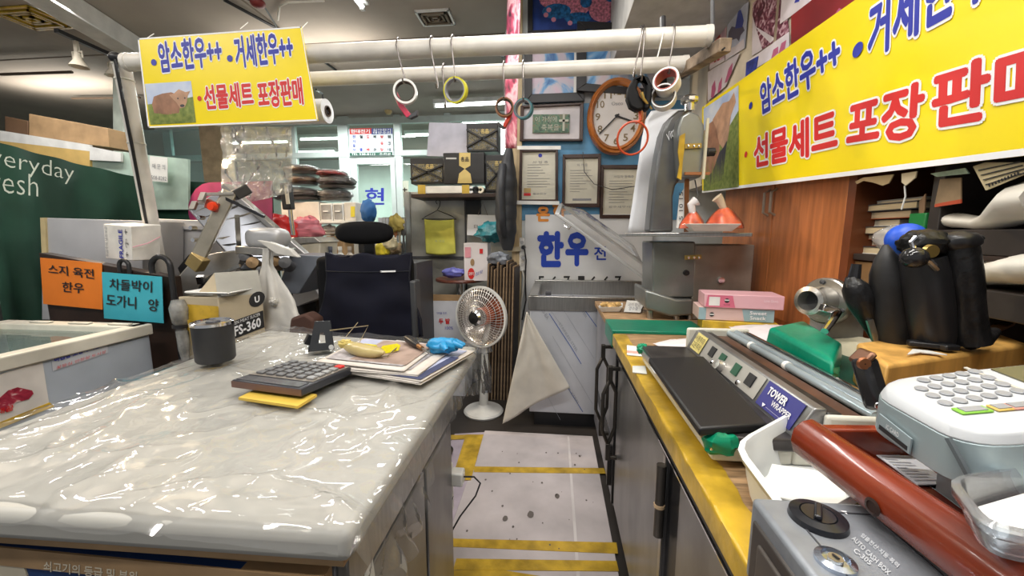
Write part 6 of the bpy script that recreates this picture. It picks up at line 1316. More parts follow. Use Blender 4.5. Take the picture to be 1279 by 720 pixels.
# ------------------------------------------------------------------ right counter
CX0, CZ, CYM = .262, .85, 1.565
uf = thing('undercounter_fridge', 'long stainless undercounter fridge along the right of aisle', 'fridge', (.6, .6, 0))
MB().ext((CX0 + .012, -.3, .1), (WX + .3, CYM - .01, CZ - .05)).out('body', dullsteel, uf, .003)
MB().ext((CX0 + .05, -.3, 0), (WX + .3, CYM - .04, .1)).out('plinth', black, uf)
MB().ext((CX0 - .004, -.3, CZ - .085), (CX0 + .012, CYM, CZ - .03)).out('rubber_strip', pm('dark_rubber', (.03, .03, .033), .5), uf, .002)
MB().ext((CX0 - .006, -.3, CZ - .092), (CX0 + .006, CYM, CZ - .088)).out('bright_trim', chrome, uf)
yd1 = at(829, 640, X=CX0).y; yd2 = at(846, 660, X=CX0).y
d1 = MB().ext((CX0, yd1, .13), (CX0 + .012, CYM - .03, CZ - .1)).out('door', dullsteel, uf, .003)
d2 = MB().ext((CX0, -.1, .13), (CX0 + .012, yd2, CZ - .1)).out('door', dullsteel, uf, .003)
MB().ext((CX0 + .008, yd2, .13), (CX0 + .014, yd1, CZ - .1)).out('door_gap', black, uf)
hp_ = at(832, 600, X=CX0 - .012)
MB().tube([V((CX0 - .014, yd1 - .012, .735)), V((CX0 - .014, yd1 - .012, .56))], .011, 12).out('pipe_handle', pm('worn_steel_dark', (.2, .18, .16), .3, .85), d1)
MB().tube([V((CX0 - .014, yd1 - .012, .64)), V((CX0 - .014, yd1 - .012, .632))], .0125, 12).out('rubber_band', pm('band_cream', (.6, .42, .25), .5), d1)
MB().ext((CX0 - .004, yd1 - .004, .13), (CX0, yd1 + .014, CZ - .1)).out('edge_strip', steel, d1)
ec = thing('end_counter', 'film covered steel end cabinet between fridge and steel chest', 'cabinet', (.6, 2.0, 0))
MB().ext((CX0 + .003, CYM, .1), (.93, 2.36, CZ - .03)).out('body', pm('greyed_film', (.34, .34, .37), .35, .4, var=.3, scale=6, col2=(.2, .2, .22)), ec, .003)
MB().ext((CX0 + .04, CYM, 0), (.9, 2.33, .1)).out('plinth', black, ec)
MB().ext((CX0 - .001, CYM + .002, .3), (CX0 + .004, 2.3, .36)).out('dark_band', pm('dark_band', (.05, .05, .055), .5), ec)
MB().ext((CX0 - .012, CYM - .02, CZ - .03), (WX + .0, 2.37, CZ - .002)).out('top', wood, ec, .003)
MB().ext((CX0 - .006, CYM - .012, .12), (CX0 + .004, CYM + .012, CZ - .03)).out('gap_strip', black, ec)
def hexpull(lab, y, par, z0=.66, z1=.33):
    x = CX0 - .036
    m = MB(); mt = pm('worn_bronze', (.075, .068, .06), .4, .8, var=.3)
    P = [V((x, y, z0 + .055)), V((x, y, z0)), ]
    m.bar(V((x, y, z0 + .06)), V((x, y, z0)), .018, .02); m.bar(V((x, y, z1)), V((x, y, z1 - .07)), .018, .02)
    for s in (-1, 1): m.tube([V((x, y, z0 + .005)), V((x + s * .026, y + s * .012, z0 - .05)), V((x + s * .026, y + s * .012, z1 + .06)), V((x, y, z1 - .005))], .008, 8)
    m.bar(V((x, y, z0 + .05)), V((CX0 + .006, y, z0 + .05)), .014, .014); m.bar(V((x, y, z1 - .06)), V((CX0 + .006, y, z1 - .06)), .014, .014)
    m.out('pull_handle', mt, par, .002)
hexpull('', 1.73, ec, .70, .40); hexpull('', 1.50, uf, .68, .42)
MB().ext((CX0 - .022, 1.585, .18), (CX0 + .004, 1.6, .36)).out('latch_bar', black, ec)
gm_ = MB().ext((CX0 - .022, CYM + .02, CZ - .002), (.62, 1.80, CZ + .012)).ext((CX0 - .022, CYM + .02, CZ - .06), (CX0 - .014, 1.80, CZ)).out('green_mat', green, None, .003); tag(gm_, 'flat green wrapped board on counter below the bone saw', 'board')
wt = thing('worktop', 'worn wooden worktop with yellow taped edge over the fridge', 'worktop', (.6, .6, CZ - .03))
MB().ext((CX0 - .02, -.3, CZ - .028), (WX + .33, CYM, CZ)).out('board', wood, wt, .003)
def tape_edge(u, v):
    y = -.3 + (CYM + .3) * v
    wv = .052 + .010 * noise.noise(V((0, y * 6, 0))) + .006 * noise.noise(V((3, y * 22, 0)))
    s = u * (wv + .045)
    if s < .045: return V((CX0 - .0225, y, CZ - .043 + s + .001))
    return V((CX0 - .0225 + (s - .045), y, CZ + .0015 + .001 * noise.noise(V((u * 9, y * 30, 0)))))
MB().grid(tape_edge, 14, 120).out('yellow_tape', ytape, wt, smooth=60)
def on(px, py, z=0): return at(px, py, Z=CZ + z)
# paper slips at the far end
sl1 = thing('paper_slip', 'white and pink striped paper slip near worktop far corner', 'paper', on(795, 440)); MB().slab([on(783, 444, .003), on(806, 446, .003), on(806, 435, .003), on(783, 432, .003)], .002, True).out('sheet', paper, sl1); MB().slab([on(783, 441, .0055), on(806, 443, .0055), on(806, 440, .0055), on(783, 438, .0055)], .0005, True).out('pink_stripe', pm('slip_pink', (.7, .35, .3), .6), sl1)
sl2 = MB().slab([on(790, 466, .003), on(808, 468, .003), on(806, 458, .003), on(790, 458, .003)], .002, True).out('paper_slip', pm('slip_grey', (.6, .62, .6), .5)); tag(sl2, 'torn grey white slip stuck on the yellow tape', 'paper')
# film packs (soft white pillows)
def pillow(lab, c, rx, ry, rz, yaw, seed, mat):
    t = thing('film_pack', lab, 'pack', c, 'white film packs on the counter'); rm = rot(0, 0, yaw)
    def fn(u, v, sg):
        a, b = 2 * u - 1, 2 * v - 1; k = max(0, (1 - a * a) * (1 - b * b)) ** .5; wv = .35 * noise.noise(V((u * 5, v * 5, seed))) * k
        return c + rm @ V((a * rx, b * ry, rz * .3 + sg * rz * k * (1 if sg > 0 else .3) * (1 + wv)))
    m = MB(); m.grid(lambda u, v: fn(u, v, 1), 16, 12); m.grid(lambda u, v: fn(1 - u, v, -1), 16, 12); m.out('pack', mat, t, smooth=180); return t
pk = pm('milky_pack', (.76, .72, .74), .3, var=.08)
pillow('small white film pack left of the wrapping machine', on(858, 436, .0), .09, .07, .022, 20, 1, pk)
pillow('flat white film pack on the counter behind wrapping machine, lower one', V((.72, 1.50, CZ)), .13, .10, .03, -6, 2, pk)
pillow('long white film pack lying across on the lower pack', V((.82, 1.44, CZ + .035)), .16, .10, .03, -8, 3, pk)
pillow('cream film pack under the meat grinder collar', V((.87, 1.17, CZ + .06)), .10, .10, .035, 10, 4, pm('cream_pack', (.6, .55, .4), .35))
# food tray and card by the saw
ft_ = thing('food_tray', 'white foam tray holding fried snacks beside the card', 'tray', on(767, 388)); c = at(763, 388, Z=CZ + .0)
m = MB().lathe([(.001, .003), (.062, .003), (.085, .028), (.09, .028), (.066, -.0), (.001, -.0)], c + V((0, 0, .001)), rot(0, 0, 45) , 4, sx=1.15, sy=.8); m.out('tray', white, ft_, .004, smooth=0)
rr = random.Random(5)
for k in range(7): MB().blob(c + V((rr.uniform(-.04, .04), rr.uniform(-.025, .025), .02 + .01 * rr.random())), (.02, .015, .013), .5, 3, 10, 8, seed=k).out('snack', pm('fried_snack', (.55, .34, .12), .7, var=.4, scale=60), ft_)
cdc = MB().slab([at(x, y, Z=CZ + .004) for x, y in ((779, 390), (800, 391), (805, 377), (783, 376))], .003, True).out('printed_card', paper); tag(cdc, 'white printed card lying by the foam snack tray', 'card')
text(cdc, 'lettering', '고기 한근\n영수증', at(782, 388, Z=CZ + .005), at(799, 389, Z=CZ + .005), at(785, 379, Z=CZ + .005), greyink, 0, .003)
# ------------------------------------------------------------------ bone saw
SWY = 1.86
sw = thing('bone_saw', 'grey steel bone saw with steel table on the counter', 'band saw', at(830, 398, Y=SWY)); sw.location.z = CZ
gm2 = pm('saw_grey', (.15, .153, .155), .32, .55, var=.25, scale=5); gl2 = pm('saw_light_grey', (.27, .28, .27), .3, .6, var=.2, scale=4)
def W_(px, py, dy=0): return at(px, py, Y=SWY + dy)
prof = [(829, 290), (824, 258), (822, 236), (826, 200), (830, 172), (838, 150), (848, 138), (858, 134), (866, 140), (866, 225), (858, 222), (848, 228), (843, 240), (842, 258), (845, 292)]
prof = [(811, 290), (814, 258), (818, 222), (823, 190), (828, 165), (836, 147), (848, 137), (862, 136), (868, 150), (868, 222), (858, 221), (850, 224), (844, 232), (841, 246), (841, 290)]
MB().prism([W_(x, y, .08) for x, y in prof], (0, .12, 0)).out('column', gm2, sw, .012, smooth=50, seg=3)
pr2 = [(850, 222), (847, 160), (851, 145), (862, 138), (873, 143), (880, 156), (882, 180), (880, 205), (876, 222)]
MB().prism([W_(x, y, 0) for x, y in pr2], (0, .20, 0)).out('wheel_cover', gl2, sw, .010, seg=3)
MB().tube([W_(861, 139, .06), W_(861, 124, .06)], .021, 18).out('tension_shaft', chrome, sw)
MB().lathe([(.001, .02), (.026, .02), (.038, .012), (.038, -.006), (.03, -.012), (.001, -.012)], W_(861, 126, .06), n=10).out('tension_knob', chrome, sw, .002)
for y in (183, 322):
    MB().bar(W_(855, y, -.008), W_(876, y - 1, -.008), .008, .02).out('hinge', pm('brass', (.5, .36, .12), .35, .9), sw)
    for x in (860, 867, 873): MB().lathe([(.005, 0), (.005, .004), (.001, .005)], W_(x, y, -.012), rot(90, 0, 0), 8).out('hinge_screw', chrome, sw)
MB().prism([W_(x, y, -.006) for x, y in ((846, 222), (849, 205), (847, 190), (849, 170), (856, 166), (855, 185), (853, 200), (851, 225))], (0, .01, 0)).out('yellow_tape', ytape, sw)
MB().bar(W_(858, 224, .05), W_(857, 290, .05), .02, .003).out('blade', pm('rust_blade', (.22, .1, .05), .4, .7), sw)
MB().bar(W_(884, 148, -.02), W_(878, 224, -.02), .01, .014).out('guide_rod', pm('cream_rod', (.6, .56, .42), .4), sw)
MB().bar(W_(855, 217, -.01), W_(886, 217, -.01), .012, .012).out('guide_bracket', pm('rust_bracket', (.38, .16, .07), .5, .5), sw)
MB().lathe([(.001, -.02), (.018, -.02), (.018, .01), (.001, .02)], W_(889, 190, -.02), rot(0, 90, 0), 14).out('guide_knob', black, sw)
text(sw, 'lettering', 'Vitas', W_(834, 178, .075), W_(846, 165, .075), W_(832, 168, .075), whiteink, 0)
MB().prism([W_(x, y, .06) for x, y in ((845, 285), (849, 245), (855, 235), (855, 285))], (0, .01, 0)).out('scale_strip', white, sw); text(sw, 'lettering', '0 5 10 15', W_(853, 284, .055), W_(853, 240, .055), W_(848, 284, .055), ink)
MB().prism([at(x, y, Z=1.255 - .0) for x, y in ((779, 291.0),)] + [], (0, 0, .01)) if False else None
zt3 = W_(850, 291, 0).z
def tabl(px, Y): return V((at(px, 295, Y=Y).x, Y, zt3))
MB().prism([tabl(781, 1.80), tabl(940, 1.70), tabl(930, 2.05), tabl(790, 2.05)], (0, 0, -.016)).out('table_plate', steel, sw, .003)
MB().bar(tabl(781, 1.80) + V((-.012, 0, -.012)), tabl(790, 2.05) + V((-.012, 0, -.012)), .03, .01).out('plate_lip', steel, sw)
MB().prism([W_(x, y, .02) for x, y in ((815, 302), (869, 302), (868, 372), (815, 372))], (0, .22, 0)).out('lower_housing', gl2, sw, .008)
MB().prism([W_(x, y, .0) for x, y in ((806, 362), (845, 374), (866, 374), (866, 394), (838, 396), (806, 386))], (0, .26, 0)).out('base', gl2, sw, .01)
m = MB().ext((W_(868, 340).x, SWY + .02, CZ), (.90, SWY + .22, W_(900, 306).z)).out('motor_box', pm('motor_box', (.30, .27, .23), .4, .5, var=.2), sw, .006)
MB().lathe([(.001, .012), (.012, .012), (.014, 0)], W_(857, 341, .02), rot(90, 0, 0), 12).out('door_knob', black, sw); MB().lathe([(.001, .012), (.014, .012), (.016, 0)], W_(900, 350, .02), rot(90, 0, 0), 12).out('latch', chrome, sw)
for x in (812, 845, 862): MB().tube([W_(x, 388, .03), W_(x, 399, .03)], .014, 10).out('foot', steel, sw)
MB().tube([W_(868, 225, .05), W_(872, 245, -.02), W_(858, 270, -.02)], .003, 5).out('brace_wire', darkgrey, sw)
# film wrapped orange packs on the saw table
tt = thing('foam_tray', 'white foam tray with two film wrapped orange packs on saw table', 'tray', tabl(887, 1.74))
c = at(886, 288, Y=1.74); c.z = zt3 + .006
MB().lathe([(.001, 0), (.12, 0), (.155, .022), (.163, .026), (.163, .03), (.12, .008), (.001, .008)], c, rot(0, 0, 45), 4, sx=1.1, sy=.75).out('tray', white, tt, .006, smooth=0)
for k, (dx, r_, px) in enumerate(((-.07, .052, 868), (.055, .075, 899))):
    t = thing('orange_pack', ('smaller film wrapped orange pack, left on the foam tray', 'larger film wrapped orange pack, right on the foam tray')[k], 'pack', c + V((dx, 0, .01)), 'orange packs on the saw table')
    om = ramp_mat('orange_meat', [(.35, (.5, .05, .01)), (.5, (.72, .11, .02)), (.62, (.68, .16, .05))], 18, .3)
    def cone(u, v, k=k, dx=dx, r_=r_):
        a = 2 * math.pi * u; rr = r_ * (1 - v ** 1.4 * .82) * (1 + .08 * math.sin(a * 6 + v * 3) + .06 * noise.noise(V((math.cos(a), math.sin(a), v * 2 + k)))); h_ = .085 if k else .07
        return c + V((dx + rr * math.cos(a), rr * math.sin(a) * .8, .012 + h_ * v))
    MB().grid(cone, 32, 14).out('contents', om, t, smooth=180)
    MB().grid(lambda u, v: (lambda p: c + V((dx, 0, .012)) + (p - c - V((dx, 0, .012))) * 1.06)(cone(u, v)), 32, 14).out('film_wrap', film('tight_wrap', gloss=.35, rough=.08, bump=.9, bscale=30, haze=.02), t, smooth=180)
    tp = c + V((dx, 0, .095 if k else .08))
    MB().tube([tp + V((0, 0, -.012)), tp + V((-.02 if k else -.01, 0, .03)) , tp + V((-.035 if k else .01, 0, .045))], [.012, .016, .022], 12).out('twisted_end', pm('twist_cream', (.62, .5, .36), .4) if k else pm('twist_white', (.7, .66, .66), .35), t)
# ------------------------------------------------------------------ pink boxes on a yellow wrapped block
yb_ = thing('yellow_block', 'yellow tape wrapped block under the glove boxes', 'block', on(900, 414)); 
def obox(t, name, p0, p1, dep, z0, z1, mat, bev=.003):
    """box standing on its front edge p0-p1"""
    p0, p1 = V((p0.x, p0.y, 0)), V((p1.x, p1.y, 0)); d = (p1 - p0).normalized(); n_ = V((-d.y, d.x, 0)) * dep
    MB().prism([p0 + V((0, 0, z0)), p1 + V((0, 0, z0)), p1 + n_ + V((0, 0, z0)), p0 + n_ + V((0, 0, z0))], (0, 0, z1 - z0)).out(name, mat, t, bev); return p0, d, n_
a, b = at(860, 408, Z=CZ), at(898, 419, Z=CZ); q0, q1 = V((.60, 1.62, 0)), V((.86, 1.56, 0))
obox(yb_, 'block', q0, q1, .15, CZ, CZ + .055, pm('yellow_wrap', (.55, .36, .02), .4, var=.35, scale=16, bump=.15))
def glovebox(lab, p0, p1, dep, z0, z1, mat, kind):
    t = thing('glove_box', lab, 'box', (p0 + p1) / 2 + V((0, 0, z0)), 'boxes on the yellow block'); o, d, n_ = obox(t, 'carton', p0, p1, dep, z0, z1, mat); L = (p1 - p0).length; f = V((d.y, -d.x, 0)) * .0012
    F_ = lambda a, b: V((o.x, o.y, z0)) + d * L * a + V((0, 0, (z1 - z0) * b)) + f
    def pf(pts, mt, nm='printed_panel', k=1): MB().add([F_(x, y) + f * .4 * k for x, y in pts], [tuple(range(len(pts)))]).out(nm, mt, t, smooth=0)
    if kind == 'pink':
        pf([(.02, .05), (.40, .05), (.36, .92), (.04, .92)], pm('deep_pink_print', (.68, .16, .25), .5)); pf(rect(.06, .15, .2, .8), white, 'white_panel', 2); pf(ell(.29, .55, .033, .17), ink, 'round_logo', 2); pf([(.26, .55), (.32, .55), (.32, .63), (.26, .63)], white, 'logo_bar', 3)
        text(t, 'lettering', 'GLOVE', F_(.25, .2) + f, F_(.33, .2) + f, F_(.25, .3) + f, ink); text(t, 'lettering', 'Latex Gloves', F_(.75, .55) + f, F_(.92, .55) + f, F_(.75, .75) + f, pm('pale_pink_ink', (.85, .7, .75), .5))
    else:
        pf([(.0, .03), (.10, .03), (.10, .97), (.0, .97)], pm('blue_grey_print', (.30, .44, .48), .5)); pf([(.62, .03), (1, .03), (1, .97), (.58, .97)], pm('blue_grey_print', (.3, .44, .48)), k=1); pf(ell(.18, .45, .033, .17), ink, 'round_logo', 2); pf([(.15, .42), (.21, .42), (.21, .5), (.15, .5)], white, 'logo_bar', 3)
        text(t, 'lettering', 'Sweet\nSnack', F_(.68, .2) + f * 2, F_(.9, .2) + f * 2, F_(.68, .85) + f * 2, whiteink, .02)
    return t
glovebox('blue and pink printed box between yellow block and pink box', V((.585, 1.625, 0)), V((.85, 1.585, 0)), .13, CZ + .056, CZ + .108, pm('peach_box', (.66, .47, .44), .5, var=.04), 'blue')
glovebox('pale pink box with deep pink label, topmost on the yellow block', V((.60, 1.615, 0)), V((.875, 1.57, 0)), .13, CZ + .109, CZ + .163, pm('pale_pink_box', (.72, .42, .47), .5, var=.04), 'pink')

# ------------------------------------------------------------------ wrapping machine
wm = thing('wrapping_machine', 'tray wrapping machine with black hot plate and film roller', 'wrapping machine', (.6, .95, CZ))
wx0, wx1, wy0, wy1 = .275, .66, .66, 1.20
cr_ = pm('machine_cream', (.62, .6, .52), .4); mdark = pm('machine_dark', (.05, .045, .045), .35, .4, var=.4, scale=20)
MB().ext((wx0, wy0, CZ + .012), (wx0 + .13, wy1, CZ + .04)).out('base', cr_, wm, .005)
MB().ext((wx0 + .13, wy0, CZ + .012), (.56, wy1, CZ + .05)).out('base', cr_, wm, .005)
for x in (wx0 + .04, wx1 - .04):
    for y in (wy0 + .05, wy1 - .05): MB().lathe([(.016, 0), (.016, .013)], (x, y, CZ), n=10).out('foot', black, wm)
MB().ext((wx0 - .005, wy0 - .008, CZ + .04), (wx0 + .13, wy1, CZ + .062)).out('deck', mdark, wm, .004)
MB().ext((wx0 - .008, wy0 - .01, CZ + .036), (wx0 + .001, wy1 + .003, CZ + .058)).out('deck_rim', chrome, wm, .002)
pa = [at(810, 447, Z=CZ + .078), at(879, 445, Z=CZ + .078), at(960, 529, Z=CZ + .078), at(874, 535, Z=CZ + .078)]
MB().prism(pa, (0, 0, -.016)).out('hot_plate', pm('hot_plate_black', (.012, .012, .014), .45), wm, .004)
# sloped control panel
s0, s1 = V((wx0 + .128, 0, CZ + .062)), V((wx0 + .155, 0, CZ + .115))
MB().prism([V((s0.x, wy0, s0.z)), V((s1.x, wy0, s1.z)), V((s1.x + .02, wy0, s1.z)), V((s1.x + .02, wy0, CZ + .05)), V((s0.x, wy0, CZ + .05))], (0, wy1 - wy0, 0)).out('panel_housing', pm('panel_metal', (.30, .30, .30), .32, .7, var=.2), wm, .003)
sn = V((-(s1.z - s0.z), 0, s1.x - s0.x)).normalized()
def cpn(v, h_, k=0): return V((s0.x + (s1.x - s0.x) * h_, wy1 - (wy1 - wy0) * v, s0.z + (s1.z - s0.z) * h_)) + sn * (.0012 + k)
def cpanel(nm, v0, h0, v1, h1, mat, th=.001): MB().slab([cpn(v0, h0), cpn(v1, h0), cpn(v1, h1), cpn(v0, h1)], -th).out(nm, mat, wm, smooth=0)
cpanel('control_plate', .2, .1, .74, .95, pm('plate_silver', (.48, .46, .43), .35, .5))
ylb = pm('label_cream_yellow', (.68, .58, .2), .5)
cpanel('yellow_label', .05, .1, .18, .95, ylb); text(wm, 'lettering', '사용주의\n고온주의', cpn(.06, .2, .002), cpn(.17, .2, .002), cpn(.06, .85, .002), ink, .0)
for v, c_, nm in ((.27, ink, 'switch'), (.38, pm('dial_green', (.02, .09, .05), .4), 'green_dial'), (.52, pm('dial_green', (.02, .09, .05), .4), 'green_dial'), (.64, ink, 'switch')): cpanel(nm, v, .35, v + .05, .8, c_, .004)
MB().lathe([(.016, 0), (.014, .016), (.001, .017)], cpn(.43, .3), V((0, 0, 1)).rotation_difference(sn).to_matrix(), 16).out('knob', pm('knob_silver', (.6, .58, .55), .3, .7), wm)
for v in (.34, .60): MB().lathe([(.006, 0), (.006, .003), (.001, .004)], cpn(v, .22), V((0, 0, 1)).rotation_difference(sn).to_matrix(), 10).out('screw', chrome, wm)
cpanel('blue_label', .76, .08, .97, .95, pm('label_navy', (.035, .035, .2), .4)); text(wm, 'lettering', 'TOWER', cpn(.79, .55, .002), cpn(.9, .55, .002), cpn(.79, .82, .002), whiteink, .03); text(wm, 'lettering', 'WRAPPER', cpn(.84, .32, .002), cpn(.95, .32, .002), cpn(.84, .5, .002), whiteink, .01); text(wm, 'lettering', '▼ ─────', cpn(.80, .12, .002), cpn(.94, .12, .002), cpn(.80, .24, .002), whiteink, 0)
xb = s1.x + .02; zt4 = CZ + .112
MB().ext((xb, wy0, CZ + .05), (xb + .024, wy1, zt4 - .004)).out('black_cutter_bed', pm('cutter_black', (.02, .018, .018), .4, var=.5, scale=30), wm, .003)
MB().ext((xb + .024, wy0 + .01, CZ + .05), (xb + .064, wy1 - .01, zt4 - .012)).out('brown_plate', pm('scorched_brown', (.11, .05, .03), .35, .2, var=.4, scale=9), wm, .003)
for k, (x, r_) in enumerate(((xb + .074, .009), (xb + .094, .010))): MB().tube([V((x, wy0 - .0, zt4 - .006)), V((x, wy1, zt4 - .006))], r_, 16).out('roller', pm('roller_%d' % k, ((.42, .5, .54), (.35, .42, .46))[k], .12, .3, trans=.2), wm)
for y in (.9, 1.06): MB().tube([V((xb + .074, y, zt4 - .006)), V((xb + .074, y + .012, zt4 - .006))], .0105, 16).out('roller_collar', white, wm)
MB().ext((xb + .108, wy0, CZ + .05), (xb + .132, wy1, zt4 - .002)).out('rear_rail', mdark, wm, .003); MB().ext((xb + .112, wy0 - .002, zt4 - .002), (xb + .117, wy1, zt4 + .003)).out('rail_edge', chrome, wm)
MB().ext((s0.x, wy1 - .001, CZ + .04), (xb + .13, wy1 + .012, CZ + .119)).out('end_cheek', cr_, wm, .006); MB().ext((s0.x + .04, wy0 - .012, CZ + .03), (xb + .13, wy0 + .001, CZ + .108)).out('end_cheek', cr_, wm, .006)
MB().ext((xb + .132, wy0 + .12, CZ + .012), (.80, wy1, CZ + .075)).out('green_tray', pm('deep_green', (.004, .07, .045), .4), wm, .003)
gt = pm('green_tape', (.0, .24, .12), .35, bump=.2)
MB().blob(V((wx0 + .012, wy0 - .0, CZ + .046)), (.026, .018, .019), .5, 1.6, 14, 10, seed=2, p=.7).out('green_tape_wrap', gt, wm); MB().blob(V((wx0 + .0, wy1 + .0, CZ + .05)), (.018, .02, .016), .4, 3, seed=4).out('green_tape_wrap', gt, wm)
# green parcel
gp = thing('green_parcel', 'green plastic wrapped parcel lying on the wrapping machine', 'parcel', (.72, 1.05, CZ + .075))
P = [at(953, 419, Z=CZ + .125), at(1040, 472, Z=CZ + .125), at(1072, 428, Z=CZ + .125), at(985, 403, Z=CZ + .125)]
P[0] = at(955, 424, Z=CZ + .10); P[1] = at(1042, 476, Z=CZ + .10); P[2] = P[1] + V((.13, .17, 0)); P[3] = P[0] + V((.17, .12, 0))
m = MB(); lo = [p.copy() for p in P]; c = sum(lo, V()) / 4
vs = [V((p.x, p.y, CZ + .078)) for p in lo] + [V((p.x, p.y, CZ + .125)) + (c - p) * .10 * V((1, 1, 0)).length * .5 for p in lo]
for i in range(4, 8): vs[i].z = CZ + .138
m.add(vs, [(3, 2, 1, 0), (4, 5, 6, 7), (0, 1, 5, 4), (1, 2, 6, 5), (2, 3, 7, 6), (3, 0, 4, 7)]); m.out('parcel', pm('green_parcel', (.0, .26, .15), .3, var=.15, bump=.15), gp, .012, seg=3)
m = MB()
for k in range(3): m.prism([vs[1] + V((.004, -.002, .012 + k * .012)), vs[1] + V((.03, .03, .01 + k * .012)), vs[1] + V((-.012, -.012, .02 + k * .012)), ], (0, .002, .008))
m.out('folded_end', pm('green_parcel', (0, .26, .15)), gp)
# ------------------------------------------------------------------ grinder collar behind the parcel
gc = at(1032, 378, Y=1.18); gr = thing('grinder_head', 'steel meat grinder collar with clamp handle behind green parcel', 'grinder', gc - V((0, 0, .1)))
gx_ = V((-.90, -.42, .06)).normalized(); rm = V((0, 0, 1)).rotation_difference(gx_).to_matrix()
gc2 = gc + V((.03, .03, .0))
MB().lathe([(.03, .0), (.062, .0), (.066, .006), (.066, .026), (.062, .03), (.03, .03)], gc2, rm, 40, close=True).out('flange', alu, gr)
MB().lathe([(.028, .02), (.042, .03), (.036, .07), (.038, .074), (.040, .092), (.028, .095), (.026, .06), (.024, .04)], gc2, rm, 36, close=True).out('throat', pm('bright_steel', (.62, .6, .56), .25, .9), gr)
MB().lathe([(.001, .06), (.027, .06)], gc2, rm, 24).out('bore', black, gr)
for k in range(3):
    a = k * 2.09 + .6; p = gc2 + rm @ V((.054 * math.cos(a), .054 * math.sin(a), .028)); MB().lathe([(.007, 0), (.007, .006), (.001, .008)], p, rm, 10).out('bolt', darkgrey, gr)
hb_ = at(1046, 390, Y=1.08); MB().bar(hb_ + V((-.04, 0, .012)), hb_, .02, .02).out('clamp_arm', chrome, gr, .003); MB().tube([hb_, at(1040, 400, Y=1.04), at(1030, 414, Y=1.0)], [.010, .009, .008], 10).out('clamp_handle', chrome, gr)
MB().bar(gc2 + V((.04, .03, -.02)), gc2 + V((.05, .04, -.13)), .09, .09).out('pedestal', dullsteel, gr)
# ------------------------------------------------------------------ knife block and knives
KZ = 1.02
kb_ = thing('knife_block', 'thick yellowish wooden block holding black handled knives', 'knife block', (.73, .75, CZ))
A_, B_, C_ = at(1108, 457, Z=KZ), at(1070, 428, Z=KZ), at(1279, 431, Z=KZ); dirC = (C_ - A_); C_ = A_ + dirC * 1.05; D_ = B_ + (C_ - A_)
bw = pm('block_wood', (.60, .33, .085), .45, var=.3, scale=3, stretch=(9, 9, 1.2))
MB().prism([A_, B_, D_, C_], (0, 0, -(KZ - CZ - .08))).out('block', bw, kb_, .007, seg=3)
MB().prism([p + V((0, 0, -(KZ - CZ - .08))) + ((A_ + D_) / 2 - p) * .08 for p in (A_, B_, D_, C_)], (0, 0, -.078)).out('riser', pm('block_wood_dark', (.3, .16, .05), .6), kb_)
def sweep(pts, rs, sy=1., n=18): return pts, rs
def knife(lab, base, tip, radii, mat, extra=None, flat_=.75, blade_to=None):
    t = thing('knife', lab, 'knife', base, 'black handled knives in the wooden block')
    radii = [r_ * KY / .76 for r_ in radii]; k = len(radii); pts = [base + (tip - base) * (i / (k - 1)) for i in range(k)]; MB().tube(pts, radii, 18).out('handle', mat, t, smooth=80)
    return t
bt_ = pm('black_taped_grip', (.010, .010, .011), .32, var=.4, scale=25, bump=.35, bscale=40, spec=.35)
KY = at(1160, 432, Z=KZ).y
def kp(px, py, Y): return at(px, py, Y=Y - .75 + KY)
t = knife('slim knife with glossy black tape wrapping, leftmost in the block', kp(1098, 428, .80), kp(1062, 346, .80), [.009, .012, .016, .021, .024, .021, .008], bt_)
MB().tube([kp(1066, 352, .80), kp(1070, 330, .80)], [.012, .009], 10).out('tape_twist', pm('glossy_black', (.02, .02, .022), .12), t); MB().bar(kp(1086, 400, .78), kp(1094, 427, .78), .006, .012).out('steel_spine', steel, t)
t = knife('knife with plain rounded black rubber handle, second from left', kp(1116, 428, .78), kp(1106, 306, .78), [.026, .028, .029, .029, .028, .026, .018, .004], pm('matt_rubber', (.010, .010, .011), .55, var=.3, scale=40))
t = knife('thick black knife handle with gloved ring clamp on top, third from left', kp(1166, 438, .74), kp(1152, 322, .74), [.026, .031, .033, .034, .034, .033, .03], pm('satin_black', (.014, .014, .016), .35))
c = kp(1150, 312, .74); MB().blob(c + V((.005, 0, .012)), (.042, .035, .028), .2, 3, seed=3).out('wrapped_cap', bt_, t); MB().blob(kp(1142, 322, .70), (.022, .02, .02)).out('ball_joint', pm('glossy_black', (.02, .02, .022)), t)
MB().tube([kp(1148, 322, .69), kp(1160, 326, .69), kp(1170, 336, .70)], .0055, 8).out('metal_ring', chrome, t); MB().tube([kp(1142, 312, .70), kp(1138, 302, .70), kp(1144, 296, .70)], .004, 8).out('metal_band', chrome, t); MB().lathe([(.001, .008), (.012, .008), (.013, 0)], kp(1160, 314, .70), rot(90, 0, 0), 14).out('brass_rivet', pm('brass', (.5, .36, .12)), t)
bl2 = MB().blob(kp(1132, 300, .82), (.036, .036, .036), n=28, m=18).out('blue_ball', pm('cobalt_plastic', (.01, .09, .62), .4, var=.1)); tag(bl2, 'bright blue ball behind the black knife handles', 'ball')
t = knife('dark knife handle hidden behind the ring clamp one', kp(1176, 420, .80), kp(1170, 330, .80), [.016, .018, .018, .016], bt_)
t = knife('big black taped knife handle with hooked pommel, rightmost', kp(1212, 428, .72), kp(1199, 303, .72), [.026, .024, .023, .023, .024, .024, .023, .022], bt_)
MB().blob(kp(1198, 302, .72), (.031, .028, .02), .1, 2, p=.9).out('pommel', pm('satin_black', (.014, .014, .016)), t); MB().blob(kp(1216, 298, .72), (.013, .016, .009)).out('pommel_hook', pm('satin_black', (.014, .014, .016)), t)
